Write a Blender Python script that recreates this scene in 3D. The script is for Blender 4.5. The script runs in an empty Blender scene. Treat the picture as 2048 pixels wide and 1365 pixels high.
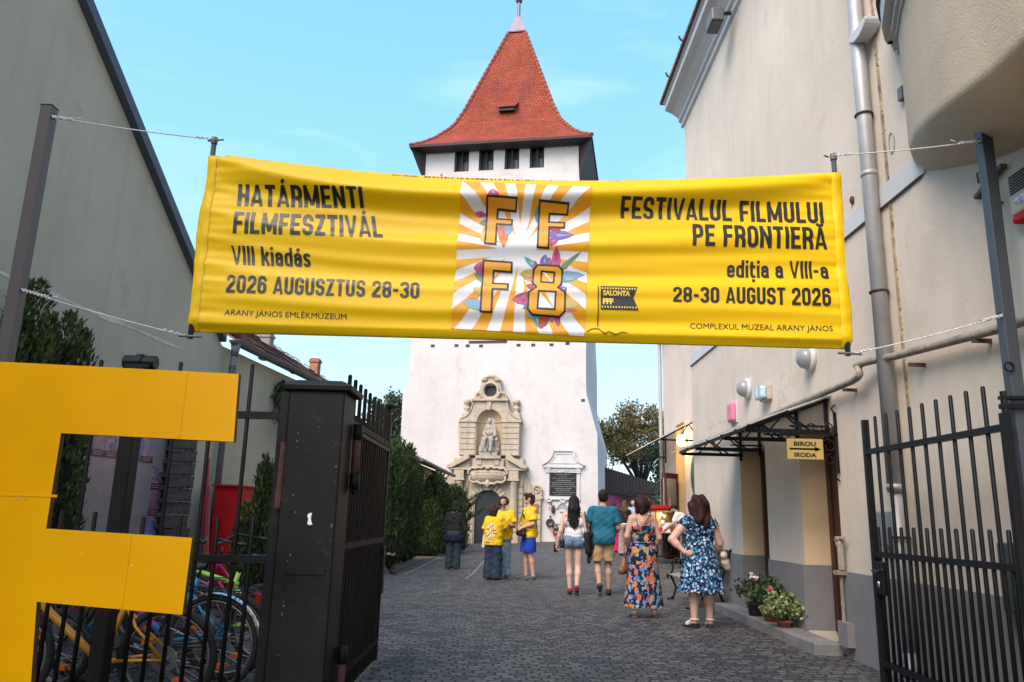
import bpy, bmesh, math, random
import numpy as np
from mathutils import Vector, Matrix
R_ = math.radians
sc = bpy.context.scene
COL = sc.collection
random.seed(7)
rng = np.random.default_rng(7)

# ------------------------------------------------------------ camera, sky, sun, exposure
cam_d = bpy.data.cameras.new("camera"); cam = bpy.data.objects.new("camera", cam_d); COL.objects.link(cam)
cam_d.lens = 27.0; cam_d.sensor_width = 36.0; cam_d.clip_start = 0.05; cam_d.clip_end = 4000
_th, _ro = R_(12.95), R_(1.5)
_F = Vector((0, math.cos(_th), math.sin(_th))); _R = Vector((1, 0, 0)); _U = Vector((0, -math.sin(_th), math.cos(_th)))
_Rc = _R*math.cos(_ro) + _U*math.sin(_ro); _Uc = _U*math.cos(_ro) - _R*math.sin(_ro)
cam.matrix_world = Matrix(((_Rc.x, _Uc.x, -_F.x, 0), (_Rc.y, _Uc.y, -_F.y, 0), (_Rc.z, _Uc.z, -_F.z, 1.28), (0, 0, 0, 1)))
sc.camera = cam
SKY_GAIN = 3.05
SUN_EL, SUN_AZ = R_(46), R_(214)      # azimuth clockwise from +Y: behind the camera, to the left
w = bpy.data.worlds.new("World"); sc.world = w; w.use_nodes = True
nt = w.node_tree; bg = nt.nodes["Background"]
sky = nt.nodes.new("ShaderNodeTexSky"); sky.sky_type = 'NISHITA'; sky.sun_disc = False
sky.sun_elevation = SUN_EL; sky.sun_rotation = SUN_AZ; sky.air_density = 1.0; sky.dust_density = 0.6; sky.ozone_density = 1.0
# evening sky: clear cyan ahead of the camera, the warmer sunset side (plain Nishita) behind it
tcw = nt.nodes.new("ShaderNodeTexCoord"); sxyz = nt.nodes.new("ShaderNodeSeparateXYZ"); nt.links.new(tcw.outputs["Generated"], sxyz.inputs[0])
grd = nt.nodes.new("ShaderNodeValToRGB"); ce = grd.color_ramp.elements
ce[0].position = 0.0; ce[0].color = (0.72, 0.92, 1.0, 1); ce[1].position = 0.75; ce[1].color = (0.19, 0.53, 0.95, 1)
for p_, c_ in ((0.2, (0.52, 0.805, 0.99, 1)), (0.42, (0.30, 0.655, 0.98, 1))): e_ = ce.new(p_); e_.color = c_
nt.links.new(sxyz.outputs["Z"], grd.inputs[0])
gsc = nt.nodes.new("ShaderNodeMixRGB"); gsc.blend_type = 'MULTIPLY'; gsc.inputs[0].default_value = 1; gsc.inputs[2].default_value = (SKY_GAIN,)*3+(1,)
nt.links.new(grd.outputs[0], gsc.inputs[1])
mrg = nt.nodes.new("ShaderNodeMapRange"); mrg.inputs["From Min"].default_value = -0.35; mrg.inputs["From Max"].default_value = 0.45; mrg.inputs["To Max"].default_value = 0.9
nt.links.new(sxyz.outputs["Y"], mrg.inputs[0])
hs = nt.nodes.new("ShaderNodeMixRGB"); nt.links.new(mrg.outputs[0], hs.inputs[0]); nt.links.new(sky.outputs[0], hs.inputs[1]); nt.links.new(gsc.outputs[0], hs.inputs[2])
# a few thin streaks of high cloud
mpw = nt.nodes.new("ShaderNodeMapping"); mpw.inputs["Scale"].default_value = (1.2, 2.5, 5.5); mpw.inputs["Rotation"].default_value = (0.2, 0.1, 0.5)
nzw = nt.nodes.new("ShaderNodeTexNoise"); nzw.inputs["Scale"].default_value = 2.2; nzw.inputs["Detail"].default_value = 5; nzw.inputs["Distortion"].default_value = 0.8
rpw = nt.nodes.new("ShaderNodeValToRGB"); rpw.color_ramp.elements[0].position = 0.50; rpw.color_ramp.elements[0].color = (0, 0, 0, 1); rpw.color_ramp.elements[1].position = 0.85; rpw.color_ramp.elements[1].color = (0.20, 0.20, 0.20, 1)
mxw = nt.nodes.new("ShaderNodeMixRGB"); mxw.inputs[2].default_value = (4.0, 4.2, 4.2, 1)
nt.links.new(tcw.outputs["Generated"], mpw.inputs[0]); nt.links.new(mpw.outputs[0], nzw.inputs[0]); nt.links.new(nzw.outputs[0], rpw.inputs[0])
nt.links.new(rpw.outputs[0], mxw.inputs[0]); nt.links.new(hs.outputs[0], mxw.inputs[1]); nt.links.new(mxw.outputs[0], bg.inputs[0])
bg.inputs[1].default_value = 0.15
sun_d = bpy.data.lights.new("sun", 'SUN'); sun_d.energy = 1.7; sun_d.angle = R_(40); sun_d.color = (1.0, 0.84, 0.70)
sun = bpy.data.objects.new("sun", sun_d); COL.objects.link(sun)
_sd = Vector((math.sin(SUN_AZ)*math.cos(SUN_EL), math.cos(SUN_AZ)*math.cos(SUN_EL), math.sin(SUN_EL)))
sun.rotation_euler = _sd.to_track_quat('Z', 'Y').to_euler()
sc.view_settings.view_transform = 'Standard'; sc.view_settings.look = 'None'; sc.view_settings.gamma = 1
sc.view_settings.exposure = 1.5

# ------------------------------------------------------------ materials
def _mat(name):
    m = bpy.data.materials.new(name); m.use_nodes = True
    return m, m.node_tree, m.node_tree.nodes["Principled BSDF"]
def N(t, kind, **kw):
    n = t.nodes.new(kind)
    for k, v in kw.items():
        if k in n.inputs.keys(): n.inputs[k].default_value = v
        else: setattr(n, k, v)
    return n
def coords(t, space='Object', scale=(1, 1, 1), rot=(0, 0, 0), loc=(0, 0, 0)):
    if space == 'World': src = t.nodes.new("ShaderNodeNewGeometry").outputs["Position"]
    else: src = t.nodes.new("ShaderNodeTexCoord").outputs[space]
    mp = t.nodes.new("ShaderNodeMapping"); mp.inputs["Scale"].default_value = scale; mp.inputs["Rotation"].default_value = rot; mp.inputs["Location"].default_value = loc
    t.links.new(src, mp.inputs[0]); return mp.outputs[0]
def ramp(t, src, stops):
    r = t.nodes.new("ShaderNodeValToRGB"); cr = r.color_ramp
    while len(cr.elements) < len(stops): cr.elements.new(0.5)
    for e, (p, c) in zip(cr.elements, stops): e.position = p; e.color = tuple(c)+((1,) if len(c) == 3 else ())
    t.links.new(src, r.inputs[0]); return r.outputs[0]
def mix(t, fac, a, b, bt='MIX'):
    n = t.nodes.new("ShaderNodeMixRGB"); n.blend_type = bt
    for i, v in ((0, fac), (1, a), (2, b)):
        if isinstance(v, (int, float)): n.inputs[i].default_value = v
        elif isinstance(v, (tuple, list)): n.inputs[i].default_value = tuple(v)+((1,) if len(v) == 3 else ())
        else: t.links.new(v, n.inputs[i])
    return n.outputs[0]
def bump(t, b, h, strength=0.3, dist=0.01):
    n = t.nodes.new("ShaderNodeBump"); n.inputs["Strength"].default_value = strength; n.inputs["Distance"].default_value = dist
    t.links.new(h, n.inputs["Height"]); t.links.new(n.outputs[0], b.inputs["Normal"])
def paint(name, col, rough=0.5, metal=0.0, var=0.12, scale=6.0, bmp=0.0, spec=0.5, col2=None, thr=(0.55, 0.72), detail=4, space='Object', bscale=None, trans=0.0):
    """plain surface with cloudy tone variation and optional patches of a second colour"""
    m, t, b = _mat(name)
    co = coords(t, space)
    nz = N(t, "ShaderNodeTexNoise", Scale=scale, Detail=detail, Roughness=0.6); t.links.new(co, nz.inputs[0])
    a = tuple(max(0, c*(1-var)) for c in col); c2 = tuple(min(1, c*(1+var)) for c in col)
    out = ramp(t, nz.outputs[0], [(0.3, a), (0.7, c2)])
    if col2:
        n2 = N(t, "ShaderNodeTexNoise", Scale=scale*2.3, Detail=6, Roughness=0.7); t.links.new(co, n2.inputs[0])
        out = mix(t, ramp(t, n2.outputs[0], [(thr[0], (0, 0, 0)), (thr[1], (1, 1, 1))]), out, col2)
    t.links.new(out, b.inputs["Base Color"])
    b.inputs["Roughness"].default_value = rough; b.inputs["Metallic"].default_value = metal; b.inputs["Specular IOR Level"].default_value = spec
    if bmp:
        n3 = N(t, "ShaderNodeTexNoise", Scale=bscale or scale*8, Detail=3); t.links.new(co, n3.inputs[0]); bump(t, b, n3.outputs[0], bmp, 0.01)
    if trans: b.inputs["Transmission Weight"].default_value = trans
    return m
def stucco(name, col, stain=(0.5, 0.45, 0.38), amt=0.25, scale=0.6, bmp=0.25, streak=0.0, bs=60, patch=None, crack=0.0):
    """rendered wall: broad weathering, faint vertical runs, fine grain"""
    m, t, b = _mat(name)
    co = coords(t, 'World'); n1 = N(t, "ShaderNodeTexNoise", Scale=scale, Detail=7, Roughness=0.62); t.links.new(co, n1.inputs[0])
    base = ramp(t, n1.outputs[0], [(0.3, tuple(c*0.9 for c in col)), (0.7, tuple(min(1, c*1.06) for c in col))])
    n2 = N(t, "ShaderNodeTexNoise", Scale=scale*3.2, Detail=8, Roughness=0.7, Distortion=0.4); t.links.new(co, n2.inputs[0])
    base = mix(t, mix(t, 1, ramp(t, n2.outputs[0], [(0.5, (0, 0, 0)), (0.78, (1, 1, 1))]), (amt,)*3, 'MULTIPLY'), base, stain)
    if streak:
        cs = coords(t, 'World', scale=(3.0, 3.0, 0.25)); n4 = N(t, "ShaderNodeTexNoise", Scale=1.6, Detail=5, Roughness=0.65); t.links.new(cs, n4.inputs[0])
        base = mix(t, mix(t, 1, ramp(t, n4.outputs[0], [(0.52, (0, 0, 0)), (0.75, (1, 1, 1))]), (streak,)*3, 'MULTIPLY'), base, stain)
    if patch:
        n5 = N(t, "ShaderNodeTexNoise", Scale=patch[2], Detail=6, Roughness=0.75); t.links.new(coords(t, 'World', loc=(3.3, 1.7, 9)), n5.inputs[0])
        base = mix(t, ramp(t, n5.outputs[0], [(patch[1], (0, 0, 0)), (patch[1]+0.03, (1, 1, 1))]), base, patch[0])
    if crack:   # hairline cracks, broken up so that only stretches of them show
        cw = N(t, "ShaderNodeTexNoise", Scale=2.5, Detail=6, Roughness=0.7); t.links.new(co, cw.inputs[0])
        ma = t.nodes.new("ShaderNodeVectorMath"); ma.operation = 'MULTIPLY_ADD'; t.links.new(cw.outputs["Color"], ma.inputs[0]); ma.inputs[1].default_value = (0.5, 0.5, 0.5); t.links.new(co, ma.inputs[2])
        vo = t.nodes.new("ShaderNodeTexVoronoi"); vo.feature = 'DISTANCE_TO_EDGE'; vo.inputs["Scale"].default_value = 0.55; t.links.new(ma.outputs[0], vo.inputs[0])
        cm = N(t, "ShaderNodeTexNoise", Scale=0.8, Detail=2); t.links.new(coords(t, 'World', loc=(7, 3, 2)), cm.inputs[0])
        k1 = mix(t, 1, ramp(t, vo.outputs["Distance"], [(0.003, (1, 1, 1)), (0.009, (0, 0, 0))]), ramp(t, cm.outputs[0], [(0.52, (0, 0, 0)), (0.6, (crack,)*3)]), 'MULTIPLY')
        base = mix(t, k1, base, tuple(c*0.45 for c in col))
    t.links.new(base, b.inputs["Base Color"]); b.inputs["Roughness"].default_value = 0.92; b.inputs["Specular IOR Level"].default_value = 0.2
    n3 = N(t, "ShaderNodeTexNoise", Scale=bs, Detail=4); t.links.new(co, n3.inputs[0])
    n6 = N(t, "ShaderNodeTexNoise", Scale=1.7, Detail=3); t.links.new(co, n6.inputs[0])
    ad = t.nodes.new("ShaderNodeMath"); ad.operation = 'MULTIPLY_ADD'; t.links.new(n6.outputs[0], ad.inputs[0]); ad.inputs[1].default_value = 3.0; t.links.new(n3.outputs[0], ad.inputs[2])
    bump(t, b, ad.outputs[0], bmp, 0.012)
    return m
def emit(name, col, s):
    m, t, b = _mat(name); b.inputs["Base Color"].default_value = tuple(col)+(1,); b.inputs["Emission Color"].default_value = tuple(col)+(1,); b.inputs["Emission Strength"].default_value = s
    return m
def leafmat(name, c1, c2, c3=None, scale=1.5, rough=0.6):
    m, t, b = _mat(name)
    inf = t.nodes.new("ShaderNodeNewGeometry")
    rp = ramp(t, inf.outputs["Random Per Island"], [(0.0, c1), (0.6, c2), (1.0, c3 or c2)])
    nz = N(t, "ShaderNodeTexNoise", Scale=scale, Detail=3); t.links.new(coords(t, 'Object'), nz.inputs[0])
    out = mix(t, ramp(t, nz.outputs[0], [(0.35, (0, 0, 0)), (0.65, (1, 1, 1))]), rp, mix(t, 1, rp, (0.62, 0.66, 0.6), 'MULTIPLY'))
    t.links.new(out, b.inputs["Base Color"]); b.inputs["Roughness"].default_value = rough; b.inputs["Specular IOR Level"].default_value = 0.3
    b.inputs["Subsurface Weight"].default_value = 0.0
    return m

# ------------------------------------------------------------ mesh collector
class MB:
    def __init__(s, xf=None): s.v = []; s.f = []; s.mi = []; s.xf = xf; s.cur = 0; s.sm = []; s.smooth = False
    def add(s, vs, fs, mi=None):
        b = len(s.v); xf = s.xf
        for p in vs: s.v.append(tuple(xf(p)) if xf else tuple(p))
        for f in fs: s.f.append(tuple(b+i for i in f)); s.mi.append(s.cur if mi is None else mi); s.sm.append(s.smooth)
        return s
    def box(s, a, b):
        x0, y0, z0 = a; x1, y1, z1 = b
        return s.add([(x0,y0,z0),(x1,y0,z0),(x1,y1,z0),(x0,y1,z0),(x0,y0,z1),(x1,y0,z1),(x1,y1,z1),(x0,y1,z1)],
                     [(0,3,2,1),(4,5,6,7),(0,1,5,4),(1,2,6,5),(2,3,7,6),(3,0,4,7)])
    def beam(s, a, b, w, h=None, up=(0, 0, 1)):
        a, b = Vector(a), Vector(b); d = (b-a).normalized(); up = Vector(up)
        if abs(d.dot(up)) > 0.98: up = Vector((0, 1, 0))
        x = d.cross(up).normalized()*(w/2); y = x.normalized().cross(d).normalized()*((h or w)/2)
        vs = [a-x-y, a+x-y, a+x+y, a-x+y, b-x-y, b+x-y, b+x+y, b-x+y]
        return s.add(vs, [(0,1,2,3),(7,6,5,4),(0,4,5,1),(1,5,6,2),(2,6,7,3),(3,7,4,0)])
    def tube(s, pts, r, n=8, cap=True, closed=False):
        pts = [Vector(p) for p in pts]; m = len(pts); rs = r if isinstance(r, (list, tuple)) else [r]*m
        vs = []; nrm = None
        for i, p in enumerate(pts):
            if closed: d = pts[(i+1) % m]-pts[i-1]
            else: d = pts[min(i+1, m-1)]-pts[max(i-1, 0)]
            d = d.normalized() if d.length > 1e-9 else Vector((0, 0, 1))
            if nrm is None:
                nrm = d.cross(Vector((0, 0, 1)) if abs(d.z) < 0.9 else Vector((1, 0, 0))).normalized()
            nrm = (nrm-d*nrm.dot(d)).normalized(); bi = d.cross(nrm)
            for k in range(n):
                a = 2*math.pi*k/n; vs.append(p+nrm*math.cos(a)*rs[i]+bi*math.sin(a)*rs[i])
        fs = [(i*n+k, i*n+(k+1) % n, (i+1)*n+(k+1) % n, (i+1)*n+k) for i in range(m-1) for k in range(n)]
        if closed: fs += [((m-1)*n+k, (m-1)*n+(k+1) % n, (k+1) % n, k) for k in range(n)]
        elif cap: fs += [tuple(range(n-1, -1, -1)), tuple((m-1)*n+k for k in range(n))]
        return s.add(vs, fs)
    def lathe(s, prof, c=(0, 0, 0), n=20, ax='z', a0=0, a1=2*math.pi):
        full = abs(a1-a0-2*math.pi) < 1e-6; cols = n if full else n+1; vs = []
        for (r, h) in prof:
            for k in range(cols):
                a = a0+(a1-a0)*k/n; x, y = r*math.cos(a), r*math.sin(a)
                q = {'z': (x, y, h), 'y': (x, h, y), 'x': (h, x, y)}[ax]; vs.append((c[0]+q[0], c[1]+q[1], c[2]+q[2]))
        fs = [(i*cols+k, i*cols+(k+1) % cols, (i+1)*cols+(k+1) % cols, (i+1)*cols+k) for i in range(len(prof)-1) for k in range(n)]
        return s.add(vs, fs)
    def ball(s, c, r, n=10, m=7):
        rr = r if isinstance(r, (tuple, list)) else (r, r, r); vs = []
        for i in range(m+1):
            ph = math.pi*i/m
            for k in range(n):
                a = 2*math.pi*k/n; vs.append((c[0]+rr[0]*math.sin(ph)*math.cos(a), c[1]+rr[1]*math.sin(ph)*math.sin(a), c[2]+rr[2]*math.cos(ph)))
        return s.add(vs, [(i*n+k, (i+1)*n+k, (i+1)*n+(k+1) % n, i*n+(k+1) % n) for i in range(m) for k in range(n)])
    def prism(s, poly, d0, d1, plane='xz'):
        """extrude a flat outline along the third axis"""
        mp = {'xz': lambda p, d: (p[0], d, p[1]), 'xy': lambda p, d: (p[0], p[1], d), 'yz': lambda p, d: (d, p[0], p[1])}[plane]
        n = len(poly); vs = [mp(p, d0) for p in poly]+[mp(p, d1) for p in poly]
        fs = [tuple(range(n)), tuple(range(2*n-1, n-1, -1))]+[(i, n+i, n+(i+1) % n, (i+1) % n) for i in range(n)]
        return s.add(vs, fs)
    def quad(s, a, b, c, d): return s.add([a, b, c, d], [(0, 1, 2, 3)])
    def build(s, name, mats, parent=None, loc=None, smooth=None, bevel=0.0, bseg=2, fixn=True):
        me = bpy.data.meshes.new(name)
        o = bpy.data.objects.new(name, me); COL.objects.link(o)
        off = Vector((0, 0, 0)); minv = None
        if parent is not None:
            o.parent = parent; minv = parent_world(parent).inverted()
            if loc is not None: o.location = minv @ Vector(loc); minv = (parent_world(parent) @ Matrix.Translation(o.location)).inverted()
        elif loc is not None: o.location = loc; minv = Matrix.Translation(-Vector(loc))
        vs = [minv @ Vector(p) for p in s.v] if minv is not None else s.v
        me.from_pydata([tuple(p) for p in vs], [], s.f)
        if not isinstance(mats, (list, tuple)): mats = [mats]
        for m in mats: me.materials.append(m)
        me.polygons.foreach_set("material_index", s.mi)
        sm = s.sm if smooth is None else [smooth]*len(s.f)
        me.polygons.foreach_set("use_smooth", sm)
        if fixn:
            bm = bmesh.new(); bm.from_mesh(me); bmesh.ops.recalc_face_normals(bm, faces=bm.faces); bm.to_mesh(me); bm.free()
        me.update()
        if bevel:
            md = o.modifiers.new("bevel", 'BEVEL'); md.width = bevel; md.segments = bseg; md.limit_method = 'ANGLE'; md.angle_limit = R_(35)
        return o
def parent_world(o):
    m = o.matrix_basis.copy()
    while o.parent is not None: o = o.parent; m = o.matrix_basis @ m
    return m
def thing(name, label, cat, loc=(0, 0, 0), group=None, rz=0):
    o = bpy.data.objects.new(name, None); COL.objects.link(o); o.location = loc; o.rotation_euler = (0, 0, rz); o.empty_display_size = 0.1
    return tag(o, label, cat, group)
def tag(o, label=None, cat=None, group=None, kind=None):
    if label: o["label"] = label
    if cat: o["category"] = cat
    if group: o["group"] = group
    if kind: o["kind"] = kind
    return o
def copy_tree(o, parent=None):
    c = o.copy(); COL.objects.link(c)
    if parent is not None: c.parent = parent
    for ch in list(o.children): copy_tree(ch, c)
    return c
def ss(t): t = max(0.0, min(1.0, t)); return t*t*(3-2*t)
def gnd(x, y): return 0.27*ss((y-15)/13)*ss((x+2.5)/6.5)
def arc(cx, cz, r, a0, a1, n=12, ry=None): return [(cx+r*math.cos(R_(a0+(a1-a0)*i/n)), cz+(ry or r)*math.sin(R_(a0+(a1-a0)*i/n))) for i in range(n+1)]
# ------------------------------------------------------------ materials of the setting
M = {}
def cobble():
    m, t, b = _mat("cobbles")
    co = coords(t, 'World', rot=(0, 0, R_(-4)))
    nz = N(t, "ShaderNodeTexNoise", Scale=3.5, Detail=3); t.links.new(co, nz.inputs[0])
    nb = N(t, "ShaderNodeTexNoise", Scale=0.5, Detail=2); t.links.new(co, nb.inputs[0])
    sc1 = t.nodes.new("ShaderNodeVectorMath"); sc1.operation = 'MULTIPLY_ADD'; t.links.new(nz.outputs["Color"], sc1.inputs[0]); sc1.inputs[1].default_value = (0.17, 0.12, 0); t.links.new(co, sc1.inputs[2])
    sc2 = t.nodes.new("ShaderNodeVectorMath"); sc2.operation = 'MULTIPLY_ADD'; t.links.new(nb.outputs["Color"], sc2.inputs[0]); sc2.inputs[1].default_value = (0.15, 0.25, 0); t.links.new(sc1.outputs[0], sc2.inputs[2])
    br = t.nodes.new("ShaderNodeTexBrick"); br.offset = 0.43; br.inputs["Scale"].default_value = 1.0; br.inputs["Mortar Size"].default_value = 0.0115; br.inputs["Mortar Smooth"].default_value = 0.8
    br.inputs["Brick Width"].default_value = 0.125; br.inputs["Row Height"].default_value = 0.1; br.inputs["Bias"].default_value = -0.1
    br.inputs["Color1"].default_value = (0.054, 0.052, 0.053, 1); br.inputs["Color2"].default_value = (0.15, 0.142, 0.136, 1); br.inputs["Mortar"].default_value = (0.014, 0.0135, 0.013, 1)
    t.links.new(sc2.outputs[0], br.inputs["Vector"])
    n2 = N(t, "ShaderNodeTexNoise", Scale=1.1, Detail=6, Roughness=0.65); t.links.new(co, n2.inputs[0])
    c = mix(t, 1, br.outputs["Color"], ramp(t, n2.outputs[0], [(0.25, (0.72, 0.72, 0.74)), (0.75, (1.22, 1.18, 1.12))]), 'MULTIPLY')
    n3 = N(t, "ShaderNodeTexNoise", Scale=45, Detail=4); t.links.new(co, n3.inputs[0])
    c = mix(t, 0.8, c, ramp(t, n3.outputs[0], [(0.3, (0.7, 0.7, 0.7)), (0.7, (1.2, 1.2, 1.2))]), 'MULTIPLY')
    n5 = N(t, "ShaderNodeTexNoise", Scale=9, Detail=8, Roughness=0.8); t.links.new(co, n5.inputs[0])
    c = mix(t, mix(t, 1, ramp(t, n5.outputs[0], [(0.6, (0, 0, 0)), (0.75, (1, 1, 1))]), (0.35,)*3, 'MULTIPLY'), c, (0.13, 0.12, 0.108))
    t.links.new(c, b.inputs["Base Color"]); b.inputs["Roughness"].default_value = 0.72; b.inputs["Specular IOR Level"].default_value = 0.35
    inv = t.nodes.new("ShaderNodeMath"); inv.operation = 'MULTIPLY_ADD'; t.links.new(br.outputs["Fac"], inv.inputs[0]); inv.inputs[1].default_value = -1.0
    sc3 = t.nodes.new("ShaderNodeMath"); sc3.operation = 'MULTIPLY'; t.links.new(n3.outputs[0], sc3.inputs[0]); sc3.inputs[1].default_value = 0.5; t.links.new(sc3.outputs[0], inv.inputs[2])
    bump(t, b, inv.outputs[0], 0.9, 0.02)
    return m
def rooftile(name, c1, c2, mort, wdt=0.2, row=0.17, sc_=1.0):
    m, t, b = _mat(name)
    g = t.nodes.new("ShaderNodeTexCoord"); mp = t.nodes.new("ShaderNodeMapping"); t.links.new(g.outputs["UV"], mp.inputs[0])
    br = t.nodes.new("ShaderNodeTexBrick"); br.offset = 0.5
    for k, v in (("Scale", sc_), ("Mortar Size", 0.016), ("Mortar Smooth", 0.3), ("Brick Width", wdt), ("Row Height", row)): br.inputs[k].default_value = v
    br.inputs["Color1"].default_value = c1+(1,); br.inputs["Color2"].default_value = c2+(1,); br.inputs["Mortar"].default_value = mort+(1,)
    t.links.new(mp.outputs[0], br.inputs["Vector"])
    n = N(t, "ShaderNodeTexNoise", Scale=0.7, Detail=6, Roughness=0.6); t.links.new(coords(t, 'World'), n.inputs[0])
    c = mix(t, 1, br.outputs["Color"], ramp(t, n.outputs[0], [(0.3, (0.72, 0.7, 0.7)), (0.7, (1.2, 1.15, 1.1))]), 'MULTIPLY')
    t.links.new(c, b.inputs["Base Color"]); b.inputs["Roughness"].default_value = 0.8; b.inputs["Specular IOR Level"].default_value = 0.25
    iv = t.nodes.new("ShaderNodeMath"); iv.operation = 'SUBTRACT'; iv.inputs[0].default_value = 1; t.links.new(br.outputs["Fac"], iv.inputs[1]); bump(t, b, iv.outputs[0], 0.8, 0.03)
    return m
M['cobble'] = cobble()
M['rwall'] = stucco("cream_render", (0.66, 0.56, 0.452), stain=(0.50, 0.42, 0.33), amt=0.45, streak=0.45, patch=((0.59, 0.495, 0.38), 0.6, 0.55), crack=0.12)
M['rwall2'] = stucco("pale_pink_render", (0.62, 0.515, 0.43), stain=(0.52, 0.42, 0.33), amt=0.25)
M['bay'] = stucco("beige_render", (0.55, 0.45, 0.33), stain=(0.50, 0.43, 0.35), amt=0.45, scale=0.9, bmp=0.4, streak=0.2)
M['plinth'] = stucco("grey_plinth_paint", (0.225, 0.215, 0.215), stain=(0.30, 0.28, 0.26), amt=0.3, scale=1.4, streak=0.3, bmp=0.2)
M['peach'] = stucco("peach_reveal_paint", (0.78, 0.56, 0.33), stain=(0.66, 0.46, 0.27), amt=0.2)
M['white_trim'] = stucco("white_trim_paint", (0.56, 0.555, 0.55), stain=(0.5, 0.47, 0.42), amt=0.3)
M['lwall'] = stucco("grey_green_render", (0.455, 0.445, 0.345), stain=(0.33, 0.325, 0.26), amt=0.45, scale=0.5, streak=0.45, patch=((0.41, 0.40, 0.305), 0.6, 0.5), crack=0.12)
M['tower'] = stucco("white_limewash", (0.545, 0.50, 0.462), stain=(0.38, 0.33, 0.29), amt=0.6, scale=0.35, bmp=0.35, streak=0.25, bs=9, patch=((0.43, 0.40, 0.37), 0.68, 0.9), crack=0.3)
M['stone'] = stucco("carved_limestone", (0.43, 0.345, 0.245), stain=(0.17, 0.14, 0.11), amt=0.65, scale=1.6, bmp=0.5, streak=0.55, bs=22)
M['niche'] = stucco("niche_ochre_plaster", (0.44, 0.33, 0.20), stain=(0.27, 0.21, 0.14), amt=0.4, scale=1.5)
M['statue'] = stucco("weathered_statue_stone", (0.35, 0.305, 0.25), stain=(0.14, 0.125, 0.105), amt=0.6, scale=3, bs=30, bmp=0.4)
M['plqframe'] = stucco("plaque_frame_plaster", (0.54, 0.51, 0.48), stain=(0.38, 0.355, 0.33), amt=0.35, scale=2)
M['tile'] = rooftile("red_roof_tiles", (0.33, 0.066, 0.028), (0.24, 0.045, 0.022), (0.10, 0.02, 0.012))
M['oldtile'] = rooftile("old_brown_roof_tiles", (0.22, 0.10, 0.065), (0.13, 0.075, 0.055), (0.04, 0.03, 0.025))
M['capmetal'] = paint("grey_roof_metal", (0.17, 0.14, 0.16), rough=0.5, metal=0.6)
M['darkwood'] = paint("dark_stained_wood", (0.022, 0.015, 0.012), rough=0.7, var=0.3, scale=3)
M['brownwood'] = paint("brown_varnished_wood", (0.065, 0.018, 0.011), rough=0.45, var=0.25, scale=4)
M['iron'] = paint("black_painted_iron", (0.006, 0.006, 0.007), rough=0.5, spec=0.25, var=0.3, scale=5, bmp=0.15, col2=(0.05, 0.042, 0.035), thr=(0.66, 0.76))
M['oldiron'] = paint("weathered_black_steel", (0.0085, 0.0075, 0.007), rough=0.55, spec=0.22, var=0.35, scale=3, bmp=0.2, col2=(0.042, 0.036, 0.031), thr=(0.6, 0.78))
M['rust'] = paint("rusty_iron", (0.075, 0.028, 0.02), rough=0.75, var=0.4, scale=20, bmp=0.3)
M['steel'] = paint("brushed_zinc_pipe", (0.40, 0.395, 0.39), rough=0.5, metal=0.3, var=0.15, scale=3, col2=(0.3, 0.25, 0.2), thr=(0.6, 0.8))
M['postgrey'] = paint("grey_brown_steel_post", (0.085, 0.07, 0.066), rough=0.45, var=0.1, scale=2)
M['postblue'] = paint("dark_slate_steel_post", (0.045, 0.052, 0.062), rough=0.45, var=0.1, scale=2)
M['gutter'] = paint("grey_gutter", (0.12, 0.12, 0.125), rough=0.45, var=0.15)
M['gaspipe'] = paint("grimy_cream_pipe", (0.30, 0.25, 0.19), rough=0.6, var=0.3, scale=7, col2=(0.14, 0.115, 0.09), thr=(0.5, 0.7))
M['brick'] = paint("chimney_brick", (0.36, 0.16, 0.095), rough=0.9, var=0.35, scale=12, bmp=0.5)
M['concrete'] = paint("worn_concrete", (0.27, 0.255, 0.235), rough=0.9, var=0.25, scale=5, bmp=0.3)
M['stonestep'] = paint("grey_stone_slab", (0.20, 0.19, 0.18), rough=0.7, var=0.25, scale=5, bmp=0.25, col2=(0.28, 0.25, 0.22), thr=(0.55, 0.75))
M['rock'] = paint("pinkish_rough_stone", (0.30, 0.25, 0.225), rough=0.9, var=0.3, scale=4, bmp=0.6)
M['black'] = paint("matt_black", (0.012, 0.012, 0.013), rough=0.6, var=0.2)
M['white'] = paint("white_plastic", (0.75, 0.74, 0.72), rough=0.4, var=0.05)
M['red'] = paint("red_gloss_paint", (0.50, 0.008, 0.011), rough=0.6, spec=0.2, var=0.15, scale=2)
M['soil'] = paint("brown_soil", (0.10, 0.07, 0.05), rough=1, var=0.4, scale=9, bmp=0.8)
M['yellowhouse'] = stucco("ochre_house_render", (0.55, 0.40, 0.20), stain=(0.4, 0.3, 0.18), amt=0.3)
M['glassdark'] = paint("dark_window_glass", (0.03, 0.033, 0.036), rough=0.08, var=0.1)
M['chrome'] = paint("bright_metal", (0.6, 0.6, 0.6), rough=0.25, metal=1.0, var=0.05)

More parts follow.
